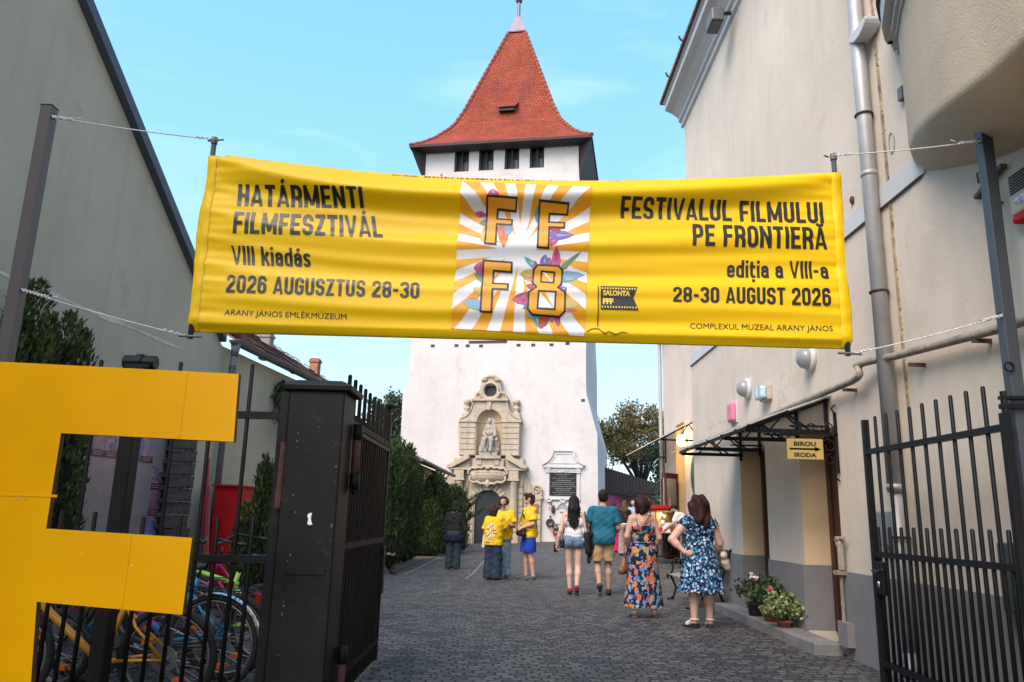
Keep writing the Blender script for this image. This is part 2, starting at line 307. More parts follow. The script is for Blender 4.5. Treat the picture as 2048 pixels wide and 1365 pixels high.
# ------------------------------------------------------------ ground
def make_ground():
    xs = sorted(set([-2500, -600, -150, -60, -30, -20]+[i*1.0 for i in range(-14, 15)]+[20, 30, 60, 150, 600, 2500]))
    ys = sorted(set([-2500, -400, -60, -20]+[i*1.0 for i in range(-6, 48)]+[60, 90, 200, 800, 2800]))
    mb = MB(); mb.smooth = True
    mb.add([(x, y, gnd(x, y)) for y in ys for x in xs], [(j*len(xs)+i, j*len(xs)+i+1, (j+1)*len(xs)+i+1, (j+1)*len(xs)+i) for j in range(len(ys)-1) for i in range(len(xs)-1)])
    o = mb.build("ground", M['cobble']); tag(o, kind="structure")
    m = paint("pale_joint_stone", (0.19, 0.185, 0.175), rough=0.9, var=0.45, scale=14, space='World', col2=(0.10, 0.10, 0.10), thr=(0.5, 0.6))
    for pts in ([(-2.21, 17.6), (-2.17, 20.5), (-2.12, 24), (-2.08, 27)], [(-0.84, 16.9), (-0.75, 18.4), (-0.72, 20), (-0.62, 24), (-0.52, 29.5), (-0.4, 34)]):
        mb = MB()
        for (a, b) in zip(pts[:-1], pts[1:]):
            for k in range(8):
                p = Vector(a).lerp(Vector(b), k/8); q = Vector(a).lerp(Vector(b), (k+1)/8); wv = 0.026
                mb.quad((p.x-wv, p.y, gnd(*p)+.006), (p.x+wv, p.y, gnd(*p)+.006), (q.x+wv, q.y, gnd(*q)+.006), (q.x-wv, q.y, gnd(*q)+.006))
        tag(mb.build("paving_strip", m), kind="structure")
    mb = MB(); mb.prism([(-4.2, 17.2), (-2.62, 17.6), (-2.52, 23), (-2.2, 25), (-1.6, 29), (-1.9, 33), (-4, 33)], -0.05, 0.02, 'xy')
    tag(mb.build("planting_bed", M['soil']), kind="structure")
make_ground()

# ------------------------------------------------------------ the tower at the end of the yard
_ta = R_(10); TP = Vector((-0.75, 38.3, 0)); TE = Vector((math.cos(_ta), -math.sin(_ta), 0)); TN = Vector((math.sin(_ta), math.cos(_ta), 0))
def TX(p): return TP+TE*p[0]+TN*p[1]+Vector((0, 0, p[2]))
def TB(): return MB(TX)
def uv_roof(o, origin_z=0):
    """per-face tile layout: u along the eave, v up the slope"""
    me = o.data; uv = me.uv_layers.new(name="tiles")
    for p in me.polygons:
        n = p.normal; u = Vector((-n.y, n.x, 0)); u = u.normalized() if u.length > 1e-6 else Vector((1, 0, 0)); v = n.cross(u)
        for li in p.loop_indices:
            c = me.vertices[me.loops[li].vertex_index].co; uv.data[li].uv = (c.dot(u), c.dot(v))
def make_tower():
    T = thing("church_tower", "tall white limewashed tower with a steep red tiled roof at the end of the yard", "tower", TX((0, 4, 0)))
    mb = TB(); secs = [(-.6, -4.85, 5.14, 0, 9.3), (3.2, -4.84, 5.13, 0, 9.3), (5.33, -4.85, 5.10, 0, 9.3), (6.3, -4.86, 4.84, 0, 9.2), (7.35, -4.87, 4.56, 0, 9.0), (7.8, -4.58, 4.54, .0, 8.95), (9.9, -4.55, 4.53, 0.02, 8.9), (19.6, -4.48, 4.10, .08, 8.6)]
    for (z, l, r, f, bk) in secs: mb.v += [tuple(TX((l, f, z))), tuple(TX((r, f, z))), tuple(TX((r, bk, z))), tuple(TX((l, bk, z)))]
    for i in range(len(secs)-1):
        for k in range(4): mb.f.append((i*4+k, i*4+(k+1) % 4, i*4+4+(k+1) % 4, i*4+4+k)); mb.mi.append(0); mb.sm.append(False)
    n = len(secs)-1; mb.f.append((n*4, n*4+1, n*4+2, n*4+3)); mb.mi.append(0); mb.sm.append(False)
    wins = [(-2.72, -1.9), (-1.35, -.53), (.08, .88), (1.45, 2.24)]
    xs = [-4.47]+[v for a in wins for v in a]+[4.09]
    for k in range(0, len(xs), 2): mb.box((xs[k], .08, 19.6), (xs[k+1], .55, 21.4))
    mb.box((-4.47, .55, 19.6), (4.09, 8.6, 21.4))
    # put-log holes are small dark slots let into the face
    mb.cur = 1
    for (s, z) in [(-3.41, 9.86), (-2.2+.05, 9.86), (-1.55, 9.84), (-.85, 9.82), (1.1, 9.84), (1.85, 9.84), (2.79, 9.84), (3.6, 9.9), (-.5, 10.03), (4.9-.5, 7.0)]:
        w_ = .1 if s != -.5 else 1.0; mb.box((s-w_, .0, z-.07), (s+w_, .04, z+.07))
    mb.build("tower_wall", [M['tower'], M['black']], T)
    for (a, b) in wins:
        fr = TB()
        for s in (a+.05, (a+b)/2, b-.05): fr.box((s-.05, .18, 19.6), (s+.05, .3, 21.2))
        fr.box((a+.1, .18, 19.6), (b-.1, .3, 19.68))
        w_ = fr.build("tower_window", M['darkwood'], T)
        d = TB(); d.box((a, .4, 19.6), (b, .43, 21.3)); d.build("opening", M['black'], w_)
        d = TB(); d.box((a+.35, .32, 19.66), (a+.55, .36, 20.2)); d.box(((a+b)/2+.09, .32, 19.66), (b-.12, .36, 20.25)); d.build("board", paint("grey_shutter_board", (.15, .15, .16), rough=.8), w_)
    # roof: flared skirt, steep pyramid, cap
    c = (-.1, 4.25); ring = lambda h, z: [(c[0]-h, c[1]-h, z), (c[0]+h, c[1]-h, z), (c[0]+h, c[1]+h, z), (c[0]-h, c[1]+h, z)]
    levels = [(4.95, 20.95), (4.4, 21.35), (3.9, 21.85), (3.3, 22.65), (3.02, 23.1), (2.6, 24.15), (.5, 30.6)]
    mb = TB()
    for (a, b) in zip(levels[:-1], levels[1:]):
        A, B = ring(*a), ring(*b)
        for k in range(4): mb.quad(A[k], A[(k+1) % 4], B[(k+1) % 4], B[k])
    roof = mb.build("roof", M['tile'], T); uv_roof(roof)
    mb = TB()   # hip tiles in overlapping lengths
    for k in range(4):
        for (a, b) in zip(levels[:-1], levels[1:]):
            A, B = Vector(ring(*a)[k]), Vector(ring(*b)[k]); nn = max(2, int((B-A).length/.38))
            for i in range(nn): mb.tube([A.lerp(B, i/nn), A.lerp(B, (i+1.05)/nn)], [.12, .085], 6)
    mb.build("hip_tiles", paint("dark_hip_tile", (.24, .05, .025), rough=.8, var=.3, scale=8), roof)
    mb = TB(); A, B = ring(4.97, 20.93), ring(4.97, 20.80)
    for k in range(4): mb.quad(A[k], A[(k+1) % 4], B[(k+1) % 4], B[k])
    D, E_ = ring(4.97, 20.80), ring(4.3, 20.72)
    for k in range(4): mb.quad(D[k], D[(k+1) % 4], E_[(k+1) % 4], E_[k])
    # boarded underside on the two flanks slopes down to the wall
    for sx in (-1, 1):
        x0, x1 = c[0]+sx*4.96, c[0]+sx*4.22
        mb.quad((x0, -.7, 20.9), (x0, 9.2, 20.9), (x1, 8.6, 18.9), (x1, .1, 18.9)); mb.add([(x0, -.7, 20.9), (x1, .1, 18.9), (x1, .1, 20.8)], [(0, 1, 2)])
    mb.build("eaves", M['darkwood'], T)
    mb = TB(); P_ = [(.62, 30.5), (.54, 30.6), (.5, 30.66), (.2, 31.75), (.2, 31.85), (.0, 31.86)]
    for (a, b) in zip(P_[:-1], P_[1:]):
        A, B = ring(*a), ring(*b)
        for k in range(4): mb.quad(A[k], A[(k+1) % 4], B[(k+1) % 4], B[k])
    mb.lathe([(.1, 31.85), (.1, 33.0), (.2, 33.05), (.24, 33.2), (.14, 33.4), (.05, 33.5), (.04, 35.2), (0, 35.3)], (c[0], c[1], 0), 10)
    mb.build("spire_cap", M['capmetal'], T)
    # small lucarne on the front slope
    def slope_n(z): return c[1]-(.5+(30.6-z)/(30.6-24.15)*2.1)
    mb = TB(); zb, zt = 23.75, 24.62; nb = 1.12
    mb.quad((-.66, nb, 24.02), (.42, nb, 24.02), (.5, slope_n(zt), zt), (-.74, slope_n(zt), zt)); mb.quad((-.66, nb, 23.97), (.42, nb, 23.97), (.42, nb, 24.02), (-.66, nb, 24.02))
    lu = mb.build("lucarne", M['tile'], roof); uv_roof(lu)
    mb = TB(); mb.box((-.56, nb+.10, 23.80), (.32, nb+.7, 23.975)); mb.build("lucarne_opening", M['black'], roof)
    return T
make_tower()

def arch_notch(x0, x1, z0, z1, cx, r, zs, n=14, zb=None):
    """outline of a slab with an arched doorway cut up from its foot"""
    zb = z0 if zb is None else zb
    return [(x0, z0), (cx-r, z0)]+[(cx-r, zs)]+[(cx-r*math.cos(math.pi*i/n), zs+r*math.sin(math.pi*i/n)) for i in range(1, n)]+[(cx+r, zs), (cx+r, z0), (x1, z0), (x1, z1), (x0, z1)]
def make_portal():
    P = thing("stone_portal", "carved sandstone portal with arched door, broken pediment and statue niche on the white tower", "portal", TX((-.19, -.2, .05)))
    S = M['stone']; cx = -.17; g = .03
    # ---- lower stage: rusticated courses on a slab with a doorway
    mb = TB(); mb.prism(arch_notch(-2.0, 1.55, 0, 3.5, cx, .66, 1.92), -.22, .1)
    zs_ = [.0, .62, .92, 1.22, 1.52, 1.82, 2.12, 2.42, 2.72, 3.0]
    for z0, z1 in zip(zs_[:-1], zs_[1:]):
        for (a, b) in ((-1.98, -1.8), (-1.4, cx-.98 if z0 > 1.7 else cx-.70), (cx+.98 if z0 > 1.7 else cx+.70, .9), (1.3, 1.53)):
            mb.box((a+g/2, -.28, z0+g/2), (b-g/2, -.22, z1-g/2))
    for k in range(13):   # voussoirs
        a0, a1 = math.pi*k/13+.02, math.pi*(k+1)/13-.02
        if k == 6: continue
        q = [(cx+r*math.cos(a), 1.92+r*math.sin(a)) for (r, a) in ((.665, a0), (.97, a0), (.97, a1), (.665, a1))]; mb.prism(q, -.32, -.22)
    mb.prism([(cx-.11, 2.55), (cx+.11, 2.55), (cx+.2, 3.15), (cx-.2, 3.15)], -.42, -.2)
    # right wing with scroll, and its left twin behind the hedge
    mb.box((1.55, -.14, 0), (2.42, .1, 2.2)); mb.box((1.5, -.2, 2.2), (2.5, .1, 2.3))
    for z0, z1 in zip(zs_[:7], zs_[1:8]): mb.box((1.57+g/2, -.19, z0+g/2), (2.40, -.14, z1-g/2))
    mb.prism([(1.55, 2.3), (2.45, 2.3), (2.45, 2.62)]+arc(2.2, 2.62, .25, 0, 140, 8)+[(1.85, 2.95), (1.66, 3.35), (1.55, 3.8)], -.14, .1)
    mb.tube([TP*0+Vector((2.2+rr*math.cos(R_(a)), -.17, 2.6+rr*math.sin(R_(a)))) for a, rr in [(i*30, .24-i*.012) for i in range(18)]], .045, 5)
    mb.box((-2.85, -.14, 0), (-2.0, .1, 2.2)); mb.prism([(-2.0, 2.2), (-2.85, 2.2), (-2.85, 2.6), (-2.4, 2.9), (-2.1, 3.35), (-2.0, 3.8)], -.14, .1)
    mb.build("portal_base", S, P, bevel=.012, bseg=1)
    for s in (-1.6, 1.1):
        c = TB(); c.box((s-.3, -.62, 0), (s+.3, -.2, .62)); c.box((s-.34, -.66, .62), (s+.34, -.2, .74)); c.smooth = True
        c.lathe([(.25, .74), (.26, .80), (.2, .86), (.2, 1.2), (.205, 1.8), (.185, 2.85), (.2, 2.86), (.22, 2.92), (.19, 2.95), (.2, 3.0)], (s, -.36, 0), 16); c.smooth = False
        c.box((s-.28, -.62, 3.0), (s+.28, -.2, 3.1)); c.box((s-.24, -.58, 3.1), (s+.24, -.2, 3.5))
        c.build("column", S, P, bevel=.01, bseg=1)
    # ---- door
    d = TB(); d.prism([(cx-.66, .02), (cx+.66, .02), (cx+.66, 1.92)]+[(cx+.66*math.cos(math.pi*i/12), 1.92+.66*math.sin(math.pi*i/12)) for i in range(1, 12)]+[(cx-.66, 1.92)], -.1, -.06)
    for k in range(-9, 10):   # diamond lattice of iron straps
        for sg in (-1, 1):
            pts = [(cx+k*.22+sg*t, 1.2+t) for t in (-1.6, 1.6)]; a, b = Vector((pts[0][0], 0, pts[0][1])), Vector((pts[1][0], 0, pts[1][1]))
            seg = [a.lerp(b, i/40) for i in range(41)]; ok = [p for p in seg if abs(p.x-cx) < .63 and p.z > .05 and (p.z < 1.92 or (p.x-cx)**2+(p.z-1.92)**2 < .63**2)]
            if len(ok) > 1: d.beam((ok[0].x, -.108, ok[0].z), (ok[-1].x, -.108, ok[-1].z), .025, .02)
    d.build("iron_door", paint("dark_iron_door", (.022, .021, .023), rough=.45, var=.2, scale=2, space='World'), P)
    # ---- entablature and broken pediment
    mb = TB(); mb.box((-2.12, -.6, 3.5), (-1.05, .1, 3.6)); mb.box((.75, -.6, 3.5), (1.68, .1, 3.6)); mb.box((-1.95, -.3, 3.6), (1.55, .1, 4.1))
    for sg, x0, x1 in ((1, -2.2, -1.1), (-1, 1.76, .72)):
        mb.prism([(x0, 3.58), (x0+sg*.25, 3.6), (x1, 4.05), (x1, 4.27), (x1-sg*.1, 4.3), (x0, 3.7)], -.68, .1)
        mb.prism([(x0+sg*.3, 3.6), (x1, 3.62), (x1, 4.02)], -.42, -.2)
    mb.box((-.95, -.5, 3.55), (.6, .1, 4.05)); mb.box((-.8, -.64, 4.05), (.45, .1, 4.2)); mb.box((-.72, -.56, 3.75), (-.5, -.5, 4.05)); mb.box((.15, -.56, 3.75), (.37, -.5, 4.05))
    mb.build("pediment", S, P, bevel=.012, bseg=1)
    # ---- cartouche with scrolls over the door
    mb = TB(); mb.smooth = True
    mb.prism([(-1.0, 3.02), (-.6, 2.95), (.25, 2.95), (.7, 3.02), (.78, 3.2), (.66, 3.45), (.2, 3.52), (-.55, 3.52), (-1.0, 3.45), (-1.12, 3.2)], -.56, -.25)
    for sg in (-1, 1):
        c0 = Vector((cx, -.58, 3.5))
        mb.tube([c0+Vector((sg*x, 0, z)) for x, z in ((0, .12), (.18, .18), (.32, .08), (.46, .14), (.62, .06), (.78, .12), (.93, -.02), (.98, -.16), (.88, -.2))], [.07, .08, .06, .08, .06, .08, .07, .06, .05], 6)
        mb.tube([c0+Vector((sg*x, 0, z)) for x, z in ((.05, -.72), (.2, -.62), (.34, -.66), (.5, -.56), (.72, -.6), (.9, -.46), (.86, -.3))], [.09, .07, .08, .06, .07, .06, .05], 6)
    mb.ball((cx, -.58, 2.85), (.14, .1, .2), 8, 6); mb.ball((cx, -.58, 3.62), (.16, .1, .12), 8, 6)
    ca = mb.build("cartouche", S, P)
    mb = TB(); rr = random.Random(3)
    for r in range(3):
        x = -.8
        while x < .5: l = rr.uniform(.05, .16); mb.box((x, -.57, 3.36-r*.13), (x+l, -.558, 3.41-r*.13)); x += l+.05
    mb.build("carved_lettering", paint("shadowed_carving", (.25, .2, .15), rough=.95), ca)
    # ---- upper stage with niche
    nx, nr, nz = -.19, .62, 5.88
    mb = TB(); SH = [(1.34, 5.9), (1.3, 6.02)]+[(1.3-.62*math.sin(R_(t)), 6.9-.85*math.cos(R_(t))) for t in (15, 35, 55, 75, 90)]
    an = arch_notch(-1.66, 1.34, 4.2, 6.62, nx, nr, nz)[:-2]
    mb.prism(an+SH+[(2*nx-x-.06*(z < 6), z) for x, z in SH[::-1]], -.42, .1)
    for i in range(6):
        z0, z1 = 4.22+i*.27, 4.22+(i+1)*.27
        for (a, b) in ((-1.64, -.86), (.46, 1.32)): mb.box((a, -.47, z0+.015), (b, -.42, z1-.015))
    for (a, b) in ((-1.72, -.8), (.42, 1.42)): mb.box((a, -.52, 5.84), (b, .1, 5.96))
    for sg in (-1, 1):   # raised moulding following the curved shoulders
        rim = [Vector((nx+sg*(x-nx), -.44, z)) for x, z in SH]
        for p0, p1 in zip(rim[:-1], rim[1:]): mb.beam(p0, p1, .07, .07, (0, 1, 0))
    mb.box((-1.1, -.56, 6.9), (.74, .1, 7.02))
    mb.prism([(cx-.05-.07, 6.45), (cx-.05+.07, 6.45), (cx-.05+.12, 6.9), (cx-.05-.12, 6.9)], -.5, -.4)
    mb.build("niche_stage", S, P, bevel=.012, bseg=1)
    nb = TB(); nb.smooth = True   # curved back and half dome of the niche
    cols = 14; vs = []; rows = [4.2, 4.8, 5.4, 5.88]
    for z in rows: vs += [(nx-nr*math.cos(math.pi*k/cols), -.42+.46*math.sin(math.pi*k/cols), z) for k in range(cols+1)]
    for j in range(1, 6):
        ph = math.pi/2*j/5; vs += [(nx-nr*math.cos(ph)*math.cos(math.pi*k/cols), -.42+.46*math.cos(ph)*math.sin(math.pi*k/cols), nz+nr*math.sin(ph)) for k in range(cols+1)]
    nb.add(vs, [(j*(cols+1)+k, j*(cols+1)+k+1, (j+1)*(cols+1)+k+1, (j+1)*(cols+1)+k) for j in range(8) for k in range(cols)])
    nb.tube([(nx-nr*math.cos(math.pi*k/cols), -.43+.46*math.sin(math.pi*k/cols), 5.88) for k in range(cols+1)], .035, 5)
    nb.build("niche", M['niche'], P)
    # ---- oculus crowning piece
    oz = 7.44; mb = TB(); nseg = 24
    for k in range(nseg):
        a0, a1 = 2*math.pi*k/nseg, 2*math.pi*(k+1)/nseg
        mb.prism([(nx+.33*math.cos(a0), oz+.33*math.sin(a0)), (nx+.56*math.cos(a0), oz+.62*math.sin(a0)), (nx+.56*math.cos(a1), oz+.62*math.sin(a1)), (nx+.33*math.cos(a1), oz+.33*math.sin(a1))], -.4, .1)
    for sg in (-1, 1): mb.prism([(nx+sg*.3, 7.02), (nx+sg*.86, 7.02)]+[(nx+sg*(.3+.56*math.cos(R_(t))), 7.02+.5*math.sin(R_(t))) for t in (15, 35, 55, 75, 90)], -.36, .1)
    mb.box((nx-.55, -.34, 7.02), (nx+.55, .1, 7.15)); mb.box((nx-.5, -.34, 7.7), (nx+.5, -.02, 8.0))
    mb.smooth = True; mb.lathe([(.33, -.44), (.36, -.5), (.43, -.5), (.45, -.44)], (nx, 0, oz), 24, 'y')
    for k in range(15):   # garland under the opening
        t = R_(200+140*k/14); mb.ball((nx+.5*math.cos(t), -.48, oz+.47*math.sin(t)), (.085, .08, .085), 7, 5)
    for k in range(11):   # cresting
        t = R_(45+90*k/10); mb.ball((nx+.55*math.cos(t), -.42, oz+.12+.6*math.sin(t)), (.09, .1, .1), 7, 5)
    for sg in (-1, 1):
        mb.tube([(nx+sg*(.55+.14*math.cos(R_(a))), -.4, 7.2+.14*math.sin(R_(a))) for a in range(0, 300, 40)], .045, 5)
        mb.ball((nx+sg*.3, -.42, 8.0), (.14, .1, .12), 7, 5)
    oc = mb.build("oculus", S, P)
    d = TB(); d.lathe([(0, -.2), (.34, -.2)], (nx, 0, oz), 20, 'y'); d.build("oculus_opening", M['black'], oc)
    for s in (-1.4, 1.1):
        u = TB(); u.box((s-.26, -.4, 5.96), (s+.26, .1, 6.12)); u.box((s-.2, -.36, 6.12), (s+.2, .1, 6.3))
        u.smooth = True; u.lathe([(.19, 6.3), (.12, 6.36), (.1, 6.45), (.17, 6.55), (.17, 6.62), (.09, 6.68), (.09, 6.74), (.18, 6.82), (.2, 6.92), (.14, 7.02), (0, 7.06)], (s, -.16, 0), 12)
        u.build("urn_finial", S, P)
    return P
make_portal()

def make_plaque():
    P = thing("memorial_plaque", "black memorial slab with gilt text in a white plaster frame on the tower face", "plaque", TX((3.45, -.05, 1.9)))
    mb = TB(); F_ = M['plqframe']
    out = [(2.42, 3.83), (2.5, 3.88), (2.72, 4.0), (2.9, 4.25), (2.98, 4.52), (3.94, 4.52), (4.02, 4.25), (4.2, 4.0), (4.42, 3.88), (4.5, 3.83), (4.4, 3.76), (2.52, 3.76)]
    mb.prism(out, -.12, .1); inn = [(2.8, 3.92), (3.0, 4.15), (3.1, 4.38), (3.84, 4.38), (3.92, 4.15), (4.12, 3.92)]
    for a, b in zip(inn, inn[1:]+inn[:1]): mb.beam((a[0], -.12, a[1]), (b[0], -.12, b[1]), .05, .05, (0, 1, 0))
    for a, b in zip(out[:10], out[1:10]): mb.beam((a[0], -.13, a[1]), (b[0], -.13, b[1]), .07, .12, (0, 1, 0))
    mb.box((2.5, -.14, 3.7), (4.42, .1, 3.78))
    for (a, b) in ((2.62, 2.8), (4.1, 4.28)):
        mb.box((a, -.09, 3.45), (b, .1, 3.7)); mb.box((a+.02, -.06, 2.2), (b-.02, .1, 3.42))
        for k in range(3): mb.box((a-.02, -.11, 3.62-.08*k), (b+.02, -.09, 3.66-.08*k))
    mb.box((2.8, -.05, 3.46), (4.1, .1, 3.7)); mb.box((2.62, -.05, 2.2), (4.28, .1, 2.36))
    for x in (2.95, 3.1, 3.7, 3.95): mb.tube([(x+.09*math.cos(R_(t)), -.06, 3.6+.05*math.sin(R_(t))) for t in range(180, 361, 30)], .02, 5)
    mb.tube([(3.45+.1*math.cos(R_(t)), -.06, 3.6+.09*math.sin(R_(t))) for t in range(0, 360, 30)], .02, 5, closed=True)
    mb.tube([(2.64, -.06, 2.2), (2.72, -.06, 2.08), (2.86, -.06, 2.1), (2.95, -.06, 2.2), (3.3, -.06, 2.2), (3.38, -.06, 2.06), (3.52, -.06, 2.06), (3.6, -.06, 2.2), (3.95, -.06, 2.2), (4.05, -.06, 2.1), (4.18, -.06, 2.08), (4.26, -.06, 2.2)], .045, 6)
    mb.build("frame", F_, P)
    sb = TB(); sb.box((2.82, -.075, 2.37), (4.08, .1, 3.47)); sl = sb.build("slab", paint("black_granite", (.014, .014, .016), rough=.25, var=.3, scale=12), P)
    tx = TB(); rr = random.Random(11); z = 3.4
    for (ind, h) in ((.25, .03), (.42, .025), (.1, .03), (.3, .045), (.06, .035), (.08, .035), (.05, .035), (.2, .045), (.28, .04), (.08, .03), (.2, .03)):
        x = 2.84+ind
        while x < 4.06-ind: l = rr.uniform(.03, .1); tx.box((x, -.078, z-h), (x+l, -.0745, z)); x += l+.025
        z -= .096
    tx.build("inscription", paint("dull_gilt", (.16, .15, .13), rough=.5), sl)
    # blind niche and small tablet below
    Q = thing("holy_water_niche", "small arched niche with pale tablet beneath the black memorial slab", "niche", TX((3.5, -.02, .9)))
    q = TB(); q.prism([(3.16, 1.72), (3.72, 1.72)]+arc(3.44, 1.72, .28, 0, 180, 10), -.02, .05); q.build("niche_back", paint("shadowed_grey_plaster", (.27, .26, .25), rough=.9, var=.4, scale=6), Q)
    q = TB(); q.tube([(3.44+.29*math.cos(R_(t)), -.02, 1.72+.29*math.sin(R_(t))) for t in range(0, 181, 15)], .03, 5); q.box((3.1, -.05, 1.05), (3.75, .05, 1.62)); q.box((3.3, -.12, 1.62), (3.58, .05, 1.72)); q.build("tablet", M['plqframe'], Q)
    # wreaths
    for i, (s, z, r, lab) in enumerate(((2.88, 1.72, .16, "upper small wreath with red ribbon on the white tower wall"), (2.86, 1.08, .2, "round dark wreath with long red and white ribbon on the tower wall"), (3.18, .68, .19, "lowest wreath on the tower wall, right of the hanging ribbon"))):
        W = thing("wreath", lab, "wreath", TX((s, -.08, z)), "wreaths hung on the tower wall")
        wb = TB(); rr = random.Random(i)
        for k in range(16 if i else 1):
            t = 2*math.pi*k/16; wb.ball((s+r*.75*math.cos(t), -.1, z+r*.75*math.sin(t)), (r*.33,)*3 if i else (.1, .08, .2), 6, 5)
        if i == 0: wb.tube([(s, -.1, z+.2), (s, -.1, z+.3)], .04, 6)
        else: wb.ball((s, -.08, z+r*1.5), (.05, .04, .06), 6, 5)
        wb.build("foliage_ring", paint("dark_wreath_foliage", (.03, .035, .025), rough=.9, var=.6, scale=25, col2=(.35, .33, .3), thr=(.58, .66)), W)
        rb = TB(); red = paint("red_ribbon", (.45, .04, .045), rough=.6, col2=(.6, .55, .5), thr=(.52, .56), scale=3)
        if i == 0: rb.box((s-.09, -.2, z-.06), (s-.02, -.17, z+.12))
        if i == 1: rb.beam((s, -.13, z-.18), (s+.3, -.13, z-.78), .06, .01, (0, 1, 0)); rb.beam((s+.02, -.14, z-.2), (s+.36, -.14, z-.66), .05, .01, (0, 1, 0))
        if i == 2: rb.box((s-.1, -.2, z-.04), (s+.04, -.17, z+.03))
        rb.build("ribbon", red, W)
    A = thing("fire_alarm_box", "small dark red alarm box on the white tower wall left of the portal", "alarm box", TX((-2.36, -.05, 3.22)))
    a = TB(); a.box((-2.5, -.1, 3.06), (-2.22, .02, 3.38)); bx = a.build("case", paint("dark_red_plastic", (.22, .012, .016), rough=.4), A, bevel=.02)
    a = TB(); a.box((-2.43, -.106, 3.16), (-2.29, -.1, 3.22)); a.prism(arc(-2.36, 3.235, .06, 0, 180, 8), -.106, -.1); a.build("symbol", M['white'], A)
    a = TB(); 
    B = thing("brown_notice_plate", "small rust brown notice plate on the right wing of the portal", "sign", TX((2.17, -.2, 1.73)))
    a.box((2.02, -.225, 1.55), (2.3, -.192, 1.95)); a.build("plate", paint("rust_brown_plate", (.25, .085, .04), rough=.6), B, bevel=.008)
    a = TB()
    for k in range(4): a.box((2.06, -.228, 1.86-.07*k), (2.26-.03*(k % 2), -.224, 1.875-.07*k))
    a.build("notice_lines", paint("pale_notice_print", (.4, .25, .18), rough=.7), B)
make_plaque()
